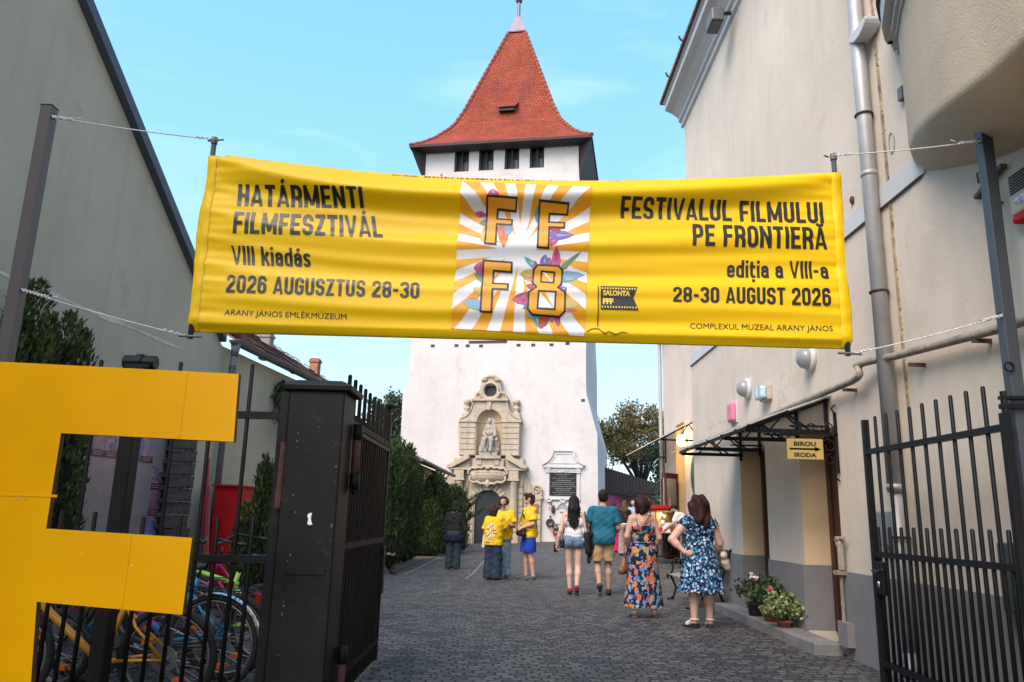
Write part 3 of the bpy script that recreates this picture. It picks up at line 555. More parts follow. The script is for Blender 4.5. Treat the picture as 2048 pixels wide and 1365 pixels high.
# ------------------------------------------------------------ right-hand building along the yard
WX = 3.47; YC = 14.53
def make_right_building():
    B = thing("cream_building", "tall cream rendered building with grey plinth and curved bay along the right side", "building", (6, 6, 0))
    D1, D2 = (8.2, 9.25, .12, 2.32), (10.48, 11.63, .1, 2.34)
    mb = MB()
    mb.prism([(-7, -.3), (D1[0], -.3), (D1[0], D1[3]), (D1[1], D1[3]), (D1[1], -.3), (D2[0], -.3), (D2[0], D2[3]), (D2[1], D2[3]), (D2[1], -.3), (YC, -.3), (YC, 9.75), (-7, 9.75)], WX, WX+.42, 'yz')
    mb.box((WX+.42, -7, -.3), (WX+.9, YC, 9.75)); mb.box((WX+.9, YC-.5, -.3), (10, YC, 9.75)); mb.box((WX+.9, -7, -.3), (10, -6.5, 9.75)); 
    mb.build("wall", M['rwall'], B)
    pl = MB()
    for (a, b) in ((-7, D1[0]), (D1[1], D2[0]), (D2[1], YC)): pl.box((WX-.025, a, -.3), (WX, b, .835))
    pl.box((WX-.025, D1[1]-.004, .12), (WX+.36, D1[1], .835)); pl.box((WX-.025, D2[1]-.004, .1), (WX+.36, D2[1], .835)); pl.box((WX-.025, YC, -.3), (WX+1.5, YC+.02, .835))
    pl.build("plinth", M['plinth'], B, bevel=.006)
    for i, d in enumerate((D1, D2)):
        j = MB(); j.box((WX+.002, d[1]-.003, .835), (WX+.36, d[1], d[3])); j.box((WX+.002, d[0], .12), (WX+.36, d[0]+.003, d[3])); j.box((WX+.002, d[0], d[3]-.004), (WX+.36, d[1], d[3])); j.build("door_reveal", M['peach'], B)
        dr = MB(); x = WX+.30
        dr.box((x, d[0]+.01, .12), (x+.07, d[0]+.1, d[3]-.01)); dr.box((x, d[1]-.1, .12), (x+.07, d[1]-.01, d[3]-.01)); dr.box((x, d[0], d[3]-.1), (x+.07, d[1]-.01, d[3]-.01))
        dr.box((x+.02, d[0]+.1, .12), (x+.06, d[1]-.1, d[3]-.1))
        for (z0, z1) in ((.25, .85), (.95, 1.3), (1.4, 2.1)): dr.box((x+.005, d[0]+.22, z0), (x+.02, d[1]-.22, z1))
        door = dr.build("door", M['brownwood'], B, bevel=.008)
        h = MB(); h.box((x-.01, d[0]+.12, 1.0), (x+.02, d[0]+.16, 1.2)); h.tube([(x-.01, d[0]+.14, 1.12), (x-.06, d[0]+.14, 1.12), (x-.06, d[0]+.26, 1.12)], .011, 6); h.build("handle", M['chrome'], door)
    # deep moulded cornice under the eaves
    c = MB(); prof = [(WX, 9.30), (WX-.05, 9.33), (WX-.05, 9.42), (WX-.10, 9.45), (WX-.10, 9.52), (WX-.14, 9.56), (WX-.24, 9.64), (WX-.38, 9.70), (WX-.38, 9.84), (WX-.42, 9.86), (WX-.42, 9.92), (WX, 9.94)]
    c.prism(prof, -7, YC+.12, 'xz'); c.build("cornice", M['white_trim'], B)
    r = MB(); r.prism([(WX-.47, 9.88), (WX-.47, 9.95), (WX+2.8, 12.6), (9, 9.95)], -7.2, YC+.2, 'xz'); rf = r.build("roof", M['oldtile'], B); uv_roof(rf)
    r = MB()
    for y in (10.2, 11.4, 12.6, 13.8): r.tube([(WX-.44, y, 9.95), (WX-.5, y, 10.0), (WX-.52, y, 10.06)], .02, 5)
    r.build("snow_hook", M['black'], rf)
    b = MB(); b.box((WX-.018, 6.0, 4.22), (WX, YC, 4.42)); b.build("string_course", M['white_trim'], B)
    b = MB(); b.prism([(WX-.02, 4.205), (WX-.03, 4.215), (WX-.022, 4.219), (WX, 4.22), (WX, 4.205)], 6.05, YC, 'xz'); b.build("course_flashing", M['gutter'], B)
    # swelling bay with a dark, gently falling soffit
    RA = [(3.465, 6.15, 4.43), (3.40, 6.08, 4.41), (3.3, 5.92, 4.38), (3.16, 5.57, 4.34), (3.04, 5.2, 4.23), (2.92, 4.69, 4.09), (2.82, 4.1, 3.95), (2.70, 3.62, 3.84), (2.62, 3.0, 3.76), (2.62, 2.2, 3.72), (2.8, 1.4, 3.8), (3.46, .9, 4.0)]
    RB = [(WX+.01, 6.16, 4.42), (WX+.01, 6.13, 4.36), (WX+.01, 6.09, 4.31), (WX+.01, 6.03, 4.24), (WX+.01, 5.86, 4.16), (WX+.01, 5.55, 4.05), (WX+.01, 5.2, 3.92), (WX+.01, 4.81, 3.84), (WX+.01, 4.0, 3.78), (WX+.01, 2.6, 3.74), (WX+.01, 1.6, 3.85), (WX+.01, .9, 4.02)]
    m2 = MB(); m2.smooth = True; vs = []; rows = []
    def interp(R, t): i = min(int(t), len(R)-2); f = t-i; return Vector(R[i]).lerp(Vector(R[i+1]), f)
    steps = [k/4 for k in range(4*(len(RA)-1)+1)]
    for t in steps:
        A, Bq = interp(RA, t), interp(RB, t); d = Bq-A; L = max(d.length, 1e-4); f = min(.05/L, .3)
        row = [(A.x, A.y, 8.2), (A.x, A.y, 6.6), (A.x, A.y, 5.3), (A.x, A.y, A.z+.25), (A.x, A.y, A.z+.07), (A.x, A.y, A.z+.035)]
        for u, dz in ((f*.35, .012), (f, .0), (.25, -.012), (.5, -.02), (.75, -.012), (1, 0)): q = A.lerp(Bq, max(u, f*.35)); row.append((q.x, q.y, q.z+dz))
        vs += row
    cols = 12; m2.add(vs, [(i*cols+k, i*cols+k+1, (i+1)*cols+k+1, (i+1)*cols+k) for i in range(len(steps)-1) for k in range(cols-1)])
    bay = m2.build("bay", M['bay'], B)
    m3 = MB(); cp = [(WX, 6.40)]+[tuple(interp(RA, t))[:2] for t in steps]
    for lo, hi, off in ((5.46, 5.50, .02), (5.50, 5.58, .05), (5.58, 5.80, .12), (5.80, 5.86, .15)):
        vs = []; n = len(cp)
        for i, (x, y) in enumerate(cp):
            pa, pb = cp[max(i-1, 0)], cp[min(i+1, n-1)]; d = Vector((pb[0]-pa[0], pb[1]-pa[1])).normalized(); nx_, ny_ = d.y, -d.x
            xx, yy = x+nx_*off, y+ny_*off
            if i == 0: xx, yy = WX+.02, y+off*.5-.12
            vs += [(min(xx, WX+.02), yy, lo), (min(xx, WX+.02), yy, hi), (WX+.1, y, hi), (WX+.1, y, lo)]
        m3.add(vs, [(i*4+k, i*4+(k+1) % 4, (i+1)*4+(k+1) % 4, (i+1)*4+k) for i in range(n-1) for k in range(4)]+[(0, 1, 2, 3)], 1 if lo > 5.75 else 0)
    m3.build("bay_cornice", [M['white_trim'], M['black']], bay)
    # downpipe with joints, hopper
    d = MB(); d.smooth = True
    d.tube([(WX-.09, 6.80, .25), (WX-.09, 6.80, 1.6)], .052, 14); d.tube([(WX-.09, 6.80, 1.58), (WX-.09, 6.80, 9.3)], .07, 14)
    for z in (1.6, 4.55, 6.0, 7.5): d.tube([(WX-.09, 6.80, z), (WX-.09, 6.80, z+.05)], .075, 14)
    d.tube([(WX-.09, 6.80, .26), (WX-.09, 6.78, .18), (WX-.15, 6.72, .1)], .055, 10)
    dp = d.build("downpipe", M['steel'], B)
    d = MB()
    for z in (1.2, 3.4, 5.2): d.tube([(WX-.09+.078*math.cos(t), 6.8+.078*math.sin(t), z) for t in [k*math.pi/6 for k in range(13)]], .012, 5); d.box((WX-.03, 6.79, z-.01), (WX, 6.81, z+.01))
    d.build("pipe_clip", M['rust'], dp)
    h = MB()
    h.prism([(6.46, 6.06), (6.84, 6.06)]+[(6.65+.19*math.cos(R_(-t)), 6.06+.12*math.sin(R_(-t))) for t in range(15, 180, 15)], WX-.17, WX-.02, 'yz'); h.build("hopper", M['white_trim'], B, bevel=.01)
    # pipe joint: vertical stain line of the neighbouring bay
    g = MB(); g.box((WX-.012, 6.60, .84), (WX, 6.64, 9.3)); g.build("corner_bead", paint("stained_wall_joint", (.36, .28, .17), rough=.9, var=.5, scale=10, space='World', col2=(.08, .06, .05), thr=(.55, .6)), B)
    # gas pipe creeping along the wall over the canopy
    p = MB(); p.smooth = True; px = WX-.10
    p.tube([(px, 15.2, 2.62), (px, 11.5, 2.64), (px, 7.45, 2.68), (px-.03, 7.28, 2.68), (px-.04, 7.20, 2.70), (px-.04, 7.22, 2.76), (px-.03, 7.30, 2.79), (px-.02, 7.15, 2.80), (px, 6.85, 2.78), (px, 6.6, 2.75), (px, 5.0, 2.63), (px, 2.0, 2.6)], .034, 10)
    gp = p.build("gas_pipe", M['gaspipe'], B)
    p = MB()
    for y in (5.4, 6.3, 7.6, 9.4, 11.2, 13.0): p.box((px-.04, y-.012, 2.6), (WX, y+.012, 2.63))
    p.build("pipe_bracket", M['rust'], gp)
    # water pipe and valve by the first door
    v = MB(); v.tube([(WX-.06, 8.13, .15), (WX-.06, 8.13, 1.1), (WX-.06, 8.1, 1.16), (WX-.06, 8.0, 1.16)], .018, 7); v.ball((WX-.06, 8.12, 1.1), .045, 8, 6); v.tube([(WX-.1, 8.12, 1.15), (WX-.02, 8.12, 1.15)], .03, 7); v.box((WX-.12, 8.08, .8), (WX-.02, 8.18, .84)); v.tube([(WX-.06, 8.10, .85), (WX-.06, 8.10, 1.1)], .035, 7); v.build("water_pipe", M['gaspipe'], B)
    v = MB(); v.box((WX-.10, 7.98, .12), (WX-.025, 8.2, .35)); v.build("pipe_casing", M['plinth'], B)
    # three small wall fixtures
    v = MB(); v.box((WX-.10, 6.9, 1.12), (WX, 7.25, 1.42)); v.build("meter_box", paint("grey_meter_box", (.25, .25, .26), rough=.5), B, bevel=.01)
    v = MB(); v.box((WX-.12, 5.0, .75), (WX, 5.42, 1.2)); v.build("cable_cabinet", paint("dark_green_cabinet", (.045, .075, .065), rough=.5), B, bevel=.01)
    v = MB()
    for y in (5.2, 5.1): v.tube([(WX, y, 3.56), (WX-.05, y, 3.55), (WX-.055, y, 3.60), (WX-.05, y, 3.63)], .013, 5)
    v.build("wall_hook", M['black'], B)
    v = MB(); v.box((WX-.05, 6.17, 5.02), (WX, 6.24, 5.14)); v.build("wall_clip", M['gutter'], B)
    v = MB(); v.tube([(WX-.004, 6.5+.05*math.cos(R_(t)), 4.75+.1*math.sin(R_(t))) for t in range(0, 360, 30)], .006, 4, closed=True); v.build("patched_hole", M['gaspipe'], B)
    v = MB(); v.ball((WX-.01, 7.35, 4.55), (.03, .03, .045), 8, 6); v.build("rusty_bolt", M['rust'], B)
    # flaking patch low on the wall near the far corner
    v = MB(); rr = random.Random(4)
    for k in range(14): y = 11.9+rr.random()*1.5; z = 2.86+.05*math.sin(y*5)+rr.random()*.1; v.ball((WX, y, z), (.0025, .05+.08*rr.random(), .012+.015*rr.random()), 6, 4)
    v.build("flaked_patch", paint("flaked_render", (.54, .46, .37), rough=1), B)
    return B
make_right_building()

def wall_lamp(y, z, lab):
    L = thing("bulkhead_lamp", lab, "wall lamp", (WX, y, z), "round bulkhead lamps on the cream wall")
    a = MB(); a.smooth = True; a.lathe([(0, WX), (.145, WX), (.15, WX-.05), (.13, WX-.06), (0, WX-.06)], (0, y, z), 20, 'x'); a.build("lamp_base", M['white_trim'], L)
    a = MB(); a.smooth = True; a.lathe([(.125, WX-.055), (.125, WX-.09), (.11, WX-.13), (.07, WX-.165), (0, WX-.175)], (0, y, z), 20, 'x'); a.build("lamp_dome", paint("smoked_lamp_glass", (.27, .27, .28), rough=.15, var=.08), L)
wall_lamp(8.67, 3.16, "nearer round grey dome lamp on the cream wall, just below the banner corner")
wall_lamp(11.04, 3.2, "farther round grey dome lamp, beside the pale blue box light on the cream wall")
L = thing("emergency_light", "boxy wall light with pale blue lens between the two round dome lamps", "wall light", (WX, 10.2, 3.0))
a = MB(); a.box((WX-.07, 10.06, 2.90), (WX, 10.4, 3.10)); a.build("housing", paint("aged_cream_plastic", (.42, .37, .30), rough=.5), L, bevel=.015)
a = MB(); a.box((WX-.15, 10.08, 2.92), (WX-.07, 10.38, 3.08)); ln = a.build("lens", paint("pale_blue_lens", (.35, .55, .68), rough=.2, col2=(.75, .8, .85), thr=(.5, .55), scale=5), L, bevel=.02)
a = MB()
for y in (10.15, 10.30): a.box((WX-.155, y-.012, 2.915), (WX-.06, y+.012, 3.085))
a.build("lens_band", paint("grey_lens_band", (.3, .32, .3), rough=.5), ln)
L = thing("alarm_sounder", "pink oval alarm box on the cream wall above the canopy", "alarm", (WX, 11.8, 2.96))
a = MB(); a.box((WX-.09, 11.66, 2.80), (WX, 11.94, 3.10)); a.build("case", paint("pink_plastic_case", (.62, .17, .27), rough=.45), L, bevel=.045, bseg=4)
a = MB(); a.box((WX-.02, 11.63, 2.78), (WX, 11.97, 3.12)); a.build("back_plate", M['white_trim'], L, bevel=.02)
L = thing("siren_box", "beige louvred alarm siren with red base at the right edge of the wall", "siren", (WX, 4.9, 3.5))
a = MB(); a.box((WX-.09, 4.62, 3.36), (WX, 4.90, 3.66)); sb = a.build("case", paint("beige_siren_case", (.42, .38, .29), rough=.5), L, bevel=.02)
a = MB()
for k in range(7): a.box((WX-.096, 4.65, 3.51+.02*k), (WX-.089, 4.87, 3.52+.02*k))
a.build("louvre", M['black'], sb)
a = MB(); a.box((WX-.085, 4.62, 3.31), (WX, 4.90, 3.36)); a.build("strobe", M['red'], L, bevel=.015)
a = MB(); a.ball((WX-.092, 4.78, 3.45), (.008, .06, .03), 10, 6); a.build("maker_plate", paint("white_blue_plate", (.6, .65, .75), rough=.4, col2=(.1, .2, .5), thr=(.5, .52), scale=30), sb)
L = thing("wall_bracket", "small rusty angle bracket on the wall above the siren, left of it", "bracket", (WX, 5.15, 3.76)); a = MB(); a.beam((WX-.02, 5.34, 3.70), (WX-.02, 5.0, 3.80), .05, .03); a.tube([(WX-.02, 5.3, 3.80), (WX-.05, 5.26, 3.86), (WX-.05, 5.2, 3.84)], .008, 5); a.build("arm", paint("olive_rusty_bracket", (.13, .11, .075), rough=.8), L)
L = thing("floodlight", "grey floodlight under the eaves of the cream building", "floodlight", (WX, 11.0, 9.3))
a = MB(); a.box((WX-.42, 10.75, 9.1), (WX-.22, 11.15, 9.32)); a.build("lamp_body", M['gutter'], L, bevel=.02)
a = MB(); a.box((WX-.40, 10.78, 9.085), (WX-.24, 11.12, 9.1)); a.build("lamp_glass", M['glassdark'], L)
a = MB(); a.tube([(WX-.3, 10.95, 9.32), (WX-.1, 10.95, 9.36), (WX, 10.95, 9.36)], .03, 6); a.build("mounting_arm", M['black'], L)

SHEET, _t, _b = _mat("milky_plastic_sheet"); _tr = _t.nodes.new("ShaderNodeBsdfTranslucent"); _tr.inputs[0].default_value = (.8, .8, .78, 1); _mx = _t.nodes.new("ShaderNodeMixShader"); _mx.inputs[0].default_value = .6
_b.inputs["Base Color"].default_value = (.6, .6, .58, 1); _b.inputs["Roughness"].default_value = .35; _t.links.new(_b.outputs[0], _mx.inputs[1]); _t.links.new(_tr.outputs[0], _mx.inputs[2]); _t.links.new(_mx.outputs[0], _t.nodes["Material Output"].inputs[0])
# ------------------------------------------------------------ metal canopy over the two doors
def make_canopy():
    Cn = thing("door_canopy", "black iron truss canopy with pale sheet roof over the two doors", "canopy", (WX, 9.9, 2.3))
    ys = [11.48, 10.6, 9.2, 8.32]; xt, zt, zw = 2.56, 2.27, 2.62
    for y in ys:
        f = MB(); f.beam((xt, y, zt), (WX, y, zt), .035, .045); f.beam((WX-.03, y, zt-.08), (WX-.03, y, zw), .035); f.beam((xt, y, zt+.03), (WX-.02, y, zw), .03)
        f.beam((xt+.25, y, zt), (xt+.40, y, zt+.17), .018); f.beam((xt+.62, y, zt), (xt+.42, y, zt+.19), .018); f.beam((xt+.45, y, zt+.19), (xt+.72, y, zt), .02)
        f.beam((xt+.48, y, zt+.06), (WX, y, zt+.06), .02)
        f.build("truss_bracket", M['iron'], Cn)
    f = MB(); f.beam((xt, ys[-1]-.05, zt+.02), (xt, ys[0]+.05, zt+.02), .03); f.beam((xt+.45, ys[-1]-.05, zt+.21), (xt+.45, ys[0]+.05, zt+.21), .025); f.beam((WX-.02, ys[-1]-.05, zw), (WX-.02, ys[0]+.05, zw), .03); f.build("purlin", M['iron'], Cn)
    s = MB(); s.add([(xt-.12, 8.2, zt+.02), (xt-.12, 11.7, zt+.02), (WX, 11.7, zw+.04), (WX, 8.2, zw+.04), (xt-.12, 8.2, zt+.03), (xt-.12, 11.7, zt+.03), (WX, 11.7, zw+.05), (WX, 8.2, zw+.05)], [(3, 2, 1, 0), (4, 5, 6, 7), (0, 1, 5, 4), (1, 2, 6, 5), (2, 3, 7, 6), (3, 0, 4, 7)])
    s.build("roof_sheet", SHEET, Cn)
    b = MB()
    for y in (8.5, 9.0, 9.6, 10.3, 11.0, 11.5):
        for t in (.1, .5, .85): x = xt+(WX-xt)*t; z = zt+.03+(zw-zt+.02)*t; b.lathe([(.0, z+.02), (.02, z+.02), (.02, z)], (x, y, 0), 7)
    b.build("bolt_caps", M['black'], Cn)
    # wrought-iron sign bracket with scrolls
    Sg = thing("office_sign_bracket", "wrought iron scroll bracket on the wall carrying the gold BIROU IRODA sign", "bracket", (WX, 8.05, 2.2)); y = 8.12
    f = MB(); f.beam((WX-.02, y, 1.82), (WX-.02, y, 2.46), .03, .02); f.beam((WX-.62, y, 2.22), (WX, y, 2.22), .02)
    def scroll(cx, cz, r, a0, a1, sg=1): f.tube([(cx+(r*(1-.6*i/14))*math.cos(R_(a0+(a1-a0)*i/14)), y, cz+(r*(1-.6*i/14))*math.sin(R_(a0+(a1-a0)*i/14))) for i in range(15)], .008, 5)
    scroll(WX-.10, 2.30, .07, 180, 560); scroll(WX-.10, 2.10, .08, 180, -200); scroll(WX-.09, 1.96, .06, 90, 480); scroll(WX-.28, 2.28, .06, 0, 400); scroll(WX-.42, 2.28, .05, 180, -220); scroll(WX-.55, 2.20, .05, 90, 450); scroll(WX-.25, 2.16, .05, 0, -400)
    f.tube([(WX-.02, y, 2.44), (WX-.05, y, 2.5), (WX-.01, y, 2.54)], .01, 5); f.tube([(WX-.02, y, 1.84), (WX-.05, y, 1.78), (WX-.01, y, 1.74)], .01, 5)
    f.build("scrollwork", M['iron'], Sg)
    S2 = thing("office_sign", "hanging gold sign reading BIROU and IRODA with an arrow", "sign", (3.18, y, 2.05))
    x0, x1, z0, z1 = 2.925, 3.305, 1.955, 2.17
    f = MB(); f.box((x0, y-.008, z0), (x1, y+.008, z1)); pn = f.build("panel", paint("gold_sign_board", (.42, .29, .09), rough=.5, var=.06, scale=3), S2, bevel=.003)
    f = MB()
    for x in (x0+.04, x1-.04): f.tube([(x, y, z1), (x, y, 2.21)], .005, 5)
    f.build("hook", M['iron'], S2)
    return S2, (x0, x1, z0, z1, y)
SIGN = make_canopy()

def flat_text(body, w, h, bold=0.0, depth=0.0):
    """outline of a line of lettering as (verts 2-D, faces), scaled so its capitals fill w x h"""
    c = bpy.data.curves.new("t", 'FONT'); c.body = body; c.offset = bold; c.resolution_u = 3; c.fill_mode = 'FRONT'
    o = bpy.data.objects.new("t", c); COL.objects.link(o); bpy.context.view_layer.update()
    me = o.to_mesh(); vs = [(v.co.x, v.co.y) for v in me.vertices]; fs = [tuple(p.vertices) for p in me.polygons]; o.to_mesh_clear()
    bpy.data.objects.remove(o); bpy.data.curves.remove(c)
    xs = [v[0] for v in vs]; x0, x1 = min(xs), max(xs); cap = 0.729+2*bold
    return [((x-x0)/(x1-x0)*w, (y+bold)/cap*h) for x, y in vs], fs
def sign_text():
    S2, (x0, x1, z0, z1, y) = SIGN; ink = paint("sign_black_lettering", (.015, .012, .01), rough=.6); mb = MB()
    for body, zb in (("BIROU", z1-.077), ("IRODA", z0+.022)):
        vs, fs = flat_text(body, .235, .05, .045); mb.add([(x0+.07+u, y-.0095, zb+v) for u, v in vs], fs)
        zc = (z0+z1)/2; mb.quad((x0+.025, y-.0095, zc-.009), (x1-.09, y-.0095, zc-.009), (x1-.09, y-.0095, zc+.009), (x0+.025, y-.0095, zc+.009)); mb.add([(x1-.09, y-.0095, zc-.026), (x1-.025, y-.0095, zc), (x1-.09, y-.0095, zc+.026)], [(0, 1, 2)])
    mb.build("lettering", ink, [c for c in S2.children if c.name.startswith("panel")][0])
sign_text()

# stone step along the foot of the wall
st = MB(); st.box((3.15, 8.28, -.1), (WX-.026, 12.15, .115)); tag(st.build("stone_step", M['stonestep'], None, (3.3, 8.3, 0), bevel=.012), kind="structure")

# ------------------------------------------------------------ farther wing beyond the corner
def make_rear_wing():
    B = thing("rear_wing", "lower pale pink wing with open brown door beyond the corner of the cream building", "building", (5.6, 21, .2))
    x = 5.0; mb = MB(); d = (22.0, 23.15, .2, 4.1)
    mb.prism([(14.6, -.2), (d[0], -.2), (d[0], d[3]), (d[1], d[3]), (d[1], -.2), (24.9, -.2), (24.9, 7.4), (14.6, 7.4)], x, x+.4, 'yz'); mb.box((x+.4, 14.6, -.2), (10, 14.9, 7.4)); mb.box((x+.4, 24.5, -.2), (10, 24.9, 7.4)); mb.build("wall", M['rwall2'], B)
    r = MB(); r.prism([(x-.3, 7.3), (x-.3, 7.42), (7.6, 9.2), (10.2, 7.4)], 14.6, 25.2, 'xz'); rf = r.build("roof", M['oldtile'], B); uv_roof(rf)
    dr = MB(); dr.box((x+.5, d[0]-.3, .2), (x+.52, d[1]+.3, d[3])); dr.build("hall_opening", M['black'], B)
    j = MB(); j.box((x+.002, d[1]-.004, .2), (x+.38, d[1], d[3])); j.box((x+.002, d[0], d[3]-.004), (x+.38, d[1], d[3])); j.build("door_reveal", M['peach'], B)
    j = MB(); j.box((x+.3, d[0], .2), (x+.37, d[0]+.1, d[3])); j.box((x+.3, d[1]-.12, .2), (x+.37, d[1]-.004, d[3])); j.box((x+.3, d[0], 2.55), (x+.37, d[1]-.004, 2.7)); j.build("door_frame", M['brownwood'], B)
    # two glazed leaves folded out against the wall
    for (p, q, zt) in (((x-.02, 23.2), (x-.22, 24.2), 2.58), ((x-.05, 22.9), (x-.55, 22.35), 2.66)):
        a, b = Vector((p[0], p[1], 0)), Vector((q[0], q[1], 0)); f = MB(); up = Vector((0, 0, 1))
        for t in (.06, .94): c = a.lerp(b, t); f.beam(c+up*.25, c+up*zt, .13, .05, (b-a).normalized())
        f.beam(a+up*(zt-.07), b+up*(zt-.07), .05, .14); f.beam(a+up*.5, b+up*.5, .05, .5); f.beam(a+up*1.35, b+up*1.35, .05, .1)
        fr = f.build("door_leaf", M['brownwood'], B); g = MB(); n = (b-a).cross(up).normalized()*.012
        g.add([tuple(a+n+up*.3), tuple(b+n+up*.3), tuple(b+n+up*zt), tuple(a+n+up*zt), tuple(a-n+up*.3), tuple(b-n+up*.3), tuple(b-n+up*zt), tuple(a-n+up*zt)], [(0, 1, 2, 3), (7, 6, 5, 4), (0, 4, 5, 1), (1, 5, 6, 2), (2, 6, 7, 3), (3, 7, 4, 0)])
        g.build("pane", paint("reflecting_door_glass", (.33, .34, .34), rough=.15), fr)
    c = MB(); c.add([(x-1.25, 19.0, 3.30), (x-1.25, 24.8, 3.30), (x, 24.8, 3.98), (x, 19.0, 3.98), (x-1.25, 19.0, 3.33), (x-1.25, 24.8, 3.33), (x, 24.8, 4.01), (x, 19.0, 4.01)], [(3, 2, 1, 0), (4, 5, 6, 7), (0, 1, 5, 4), (1, 2, 6, 5), (2, 3, 7, 6), (3, 0, 4, 7)]); c.build("porch_sheet", SHEET, B)
    c = MB()
    for y in (24.6, 19.3): c.beam((x-1.2, y, 3.28), (x, y, 3.28), .04); c.beam((x-.02, y, 3.1), (x-.02, y, 3.95), .04); c.beam((x-1.2, y, 3.3), (x, y, 3.95), .035); c.beam((x-.8, y, 3.28), (x-.5, y, 3.68), .025); c.beam((x-.2, y, 3.28), (x-.5, y, 3.68), .025)
    c.build("porch_bracket", M['iron'], B)
    g = MB(); g.tube([(x-.1, 24.88, .1), (x-.1, 24.88, 7.3)], .06, 10); g.build("downpipe", M['steel'], B)
    dsk = MB(); dsk.lathe([(0, x-.05), (.55, x-.05), (.55, x-.02)], (0, 20.95-.35, 2.5), 28, 'x'); dsk.build("green_disc", paint("dark_green_enamel", (.02, .085, .06), rough=.4), B)
    for (y, z, w_, h_, col) in ((22.62, 1.72, .32, .22, (.75, .25, .32)), (22.62, 1.38, .34, .28, (.72, .66, .62)), (23.8, 1.72, .3, .4, (.7, .7, .7))):
        q = MB(); q.box((x-.36 if y < 23 else x-.16, y-w_/2, z), (x-.34 if y < 23 else x-.15, y+w_/2, z+h_)); q.build("paper_notice", paint("notice_paper", col, rough=.8, var=.05), B)
    Lm = thing("porch_lamp", "glowing warm lamp on the wall under the rear wing's white porch", "wall lamp", (x-.1, 21.7, 3.5))
    a = MB(); a.smooth = True; a.ball((x-.16, 21.7, 3.52), (.13, .13, .17), 12, 8); a.build("bulb", emit("warm_lamp_glow", (1.0, .72, .38), 9), Lm)
    a = MB(); a.box((x-.06, 21.6, 3.4), (x, 21.8, 3.66)); a.build("lamp_base", M['white_trim'], Lm)
    ld = bpy.data.lights.new("porch_lamp_light", 'POINT'); ld.energy = 28; ld.color = (1, .68, .35); ld.shadow_soft_size = .12
    lo = bpy.data.objects.new("porch_lamp_light", ld); COL.objects.link(lo); lo.location = (x-.42, 21.7, 3.5)
make_rear_wing()
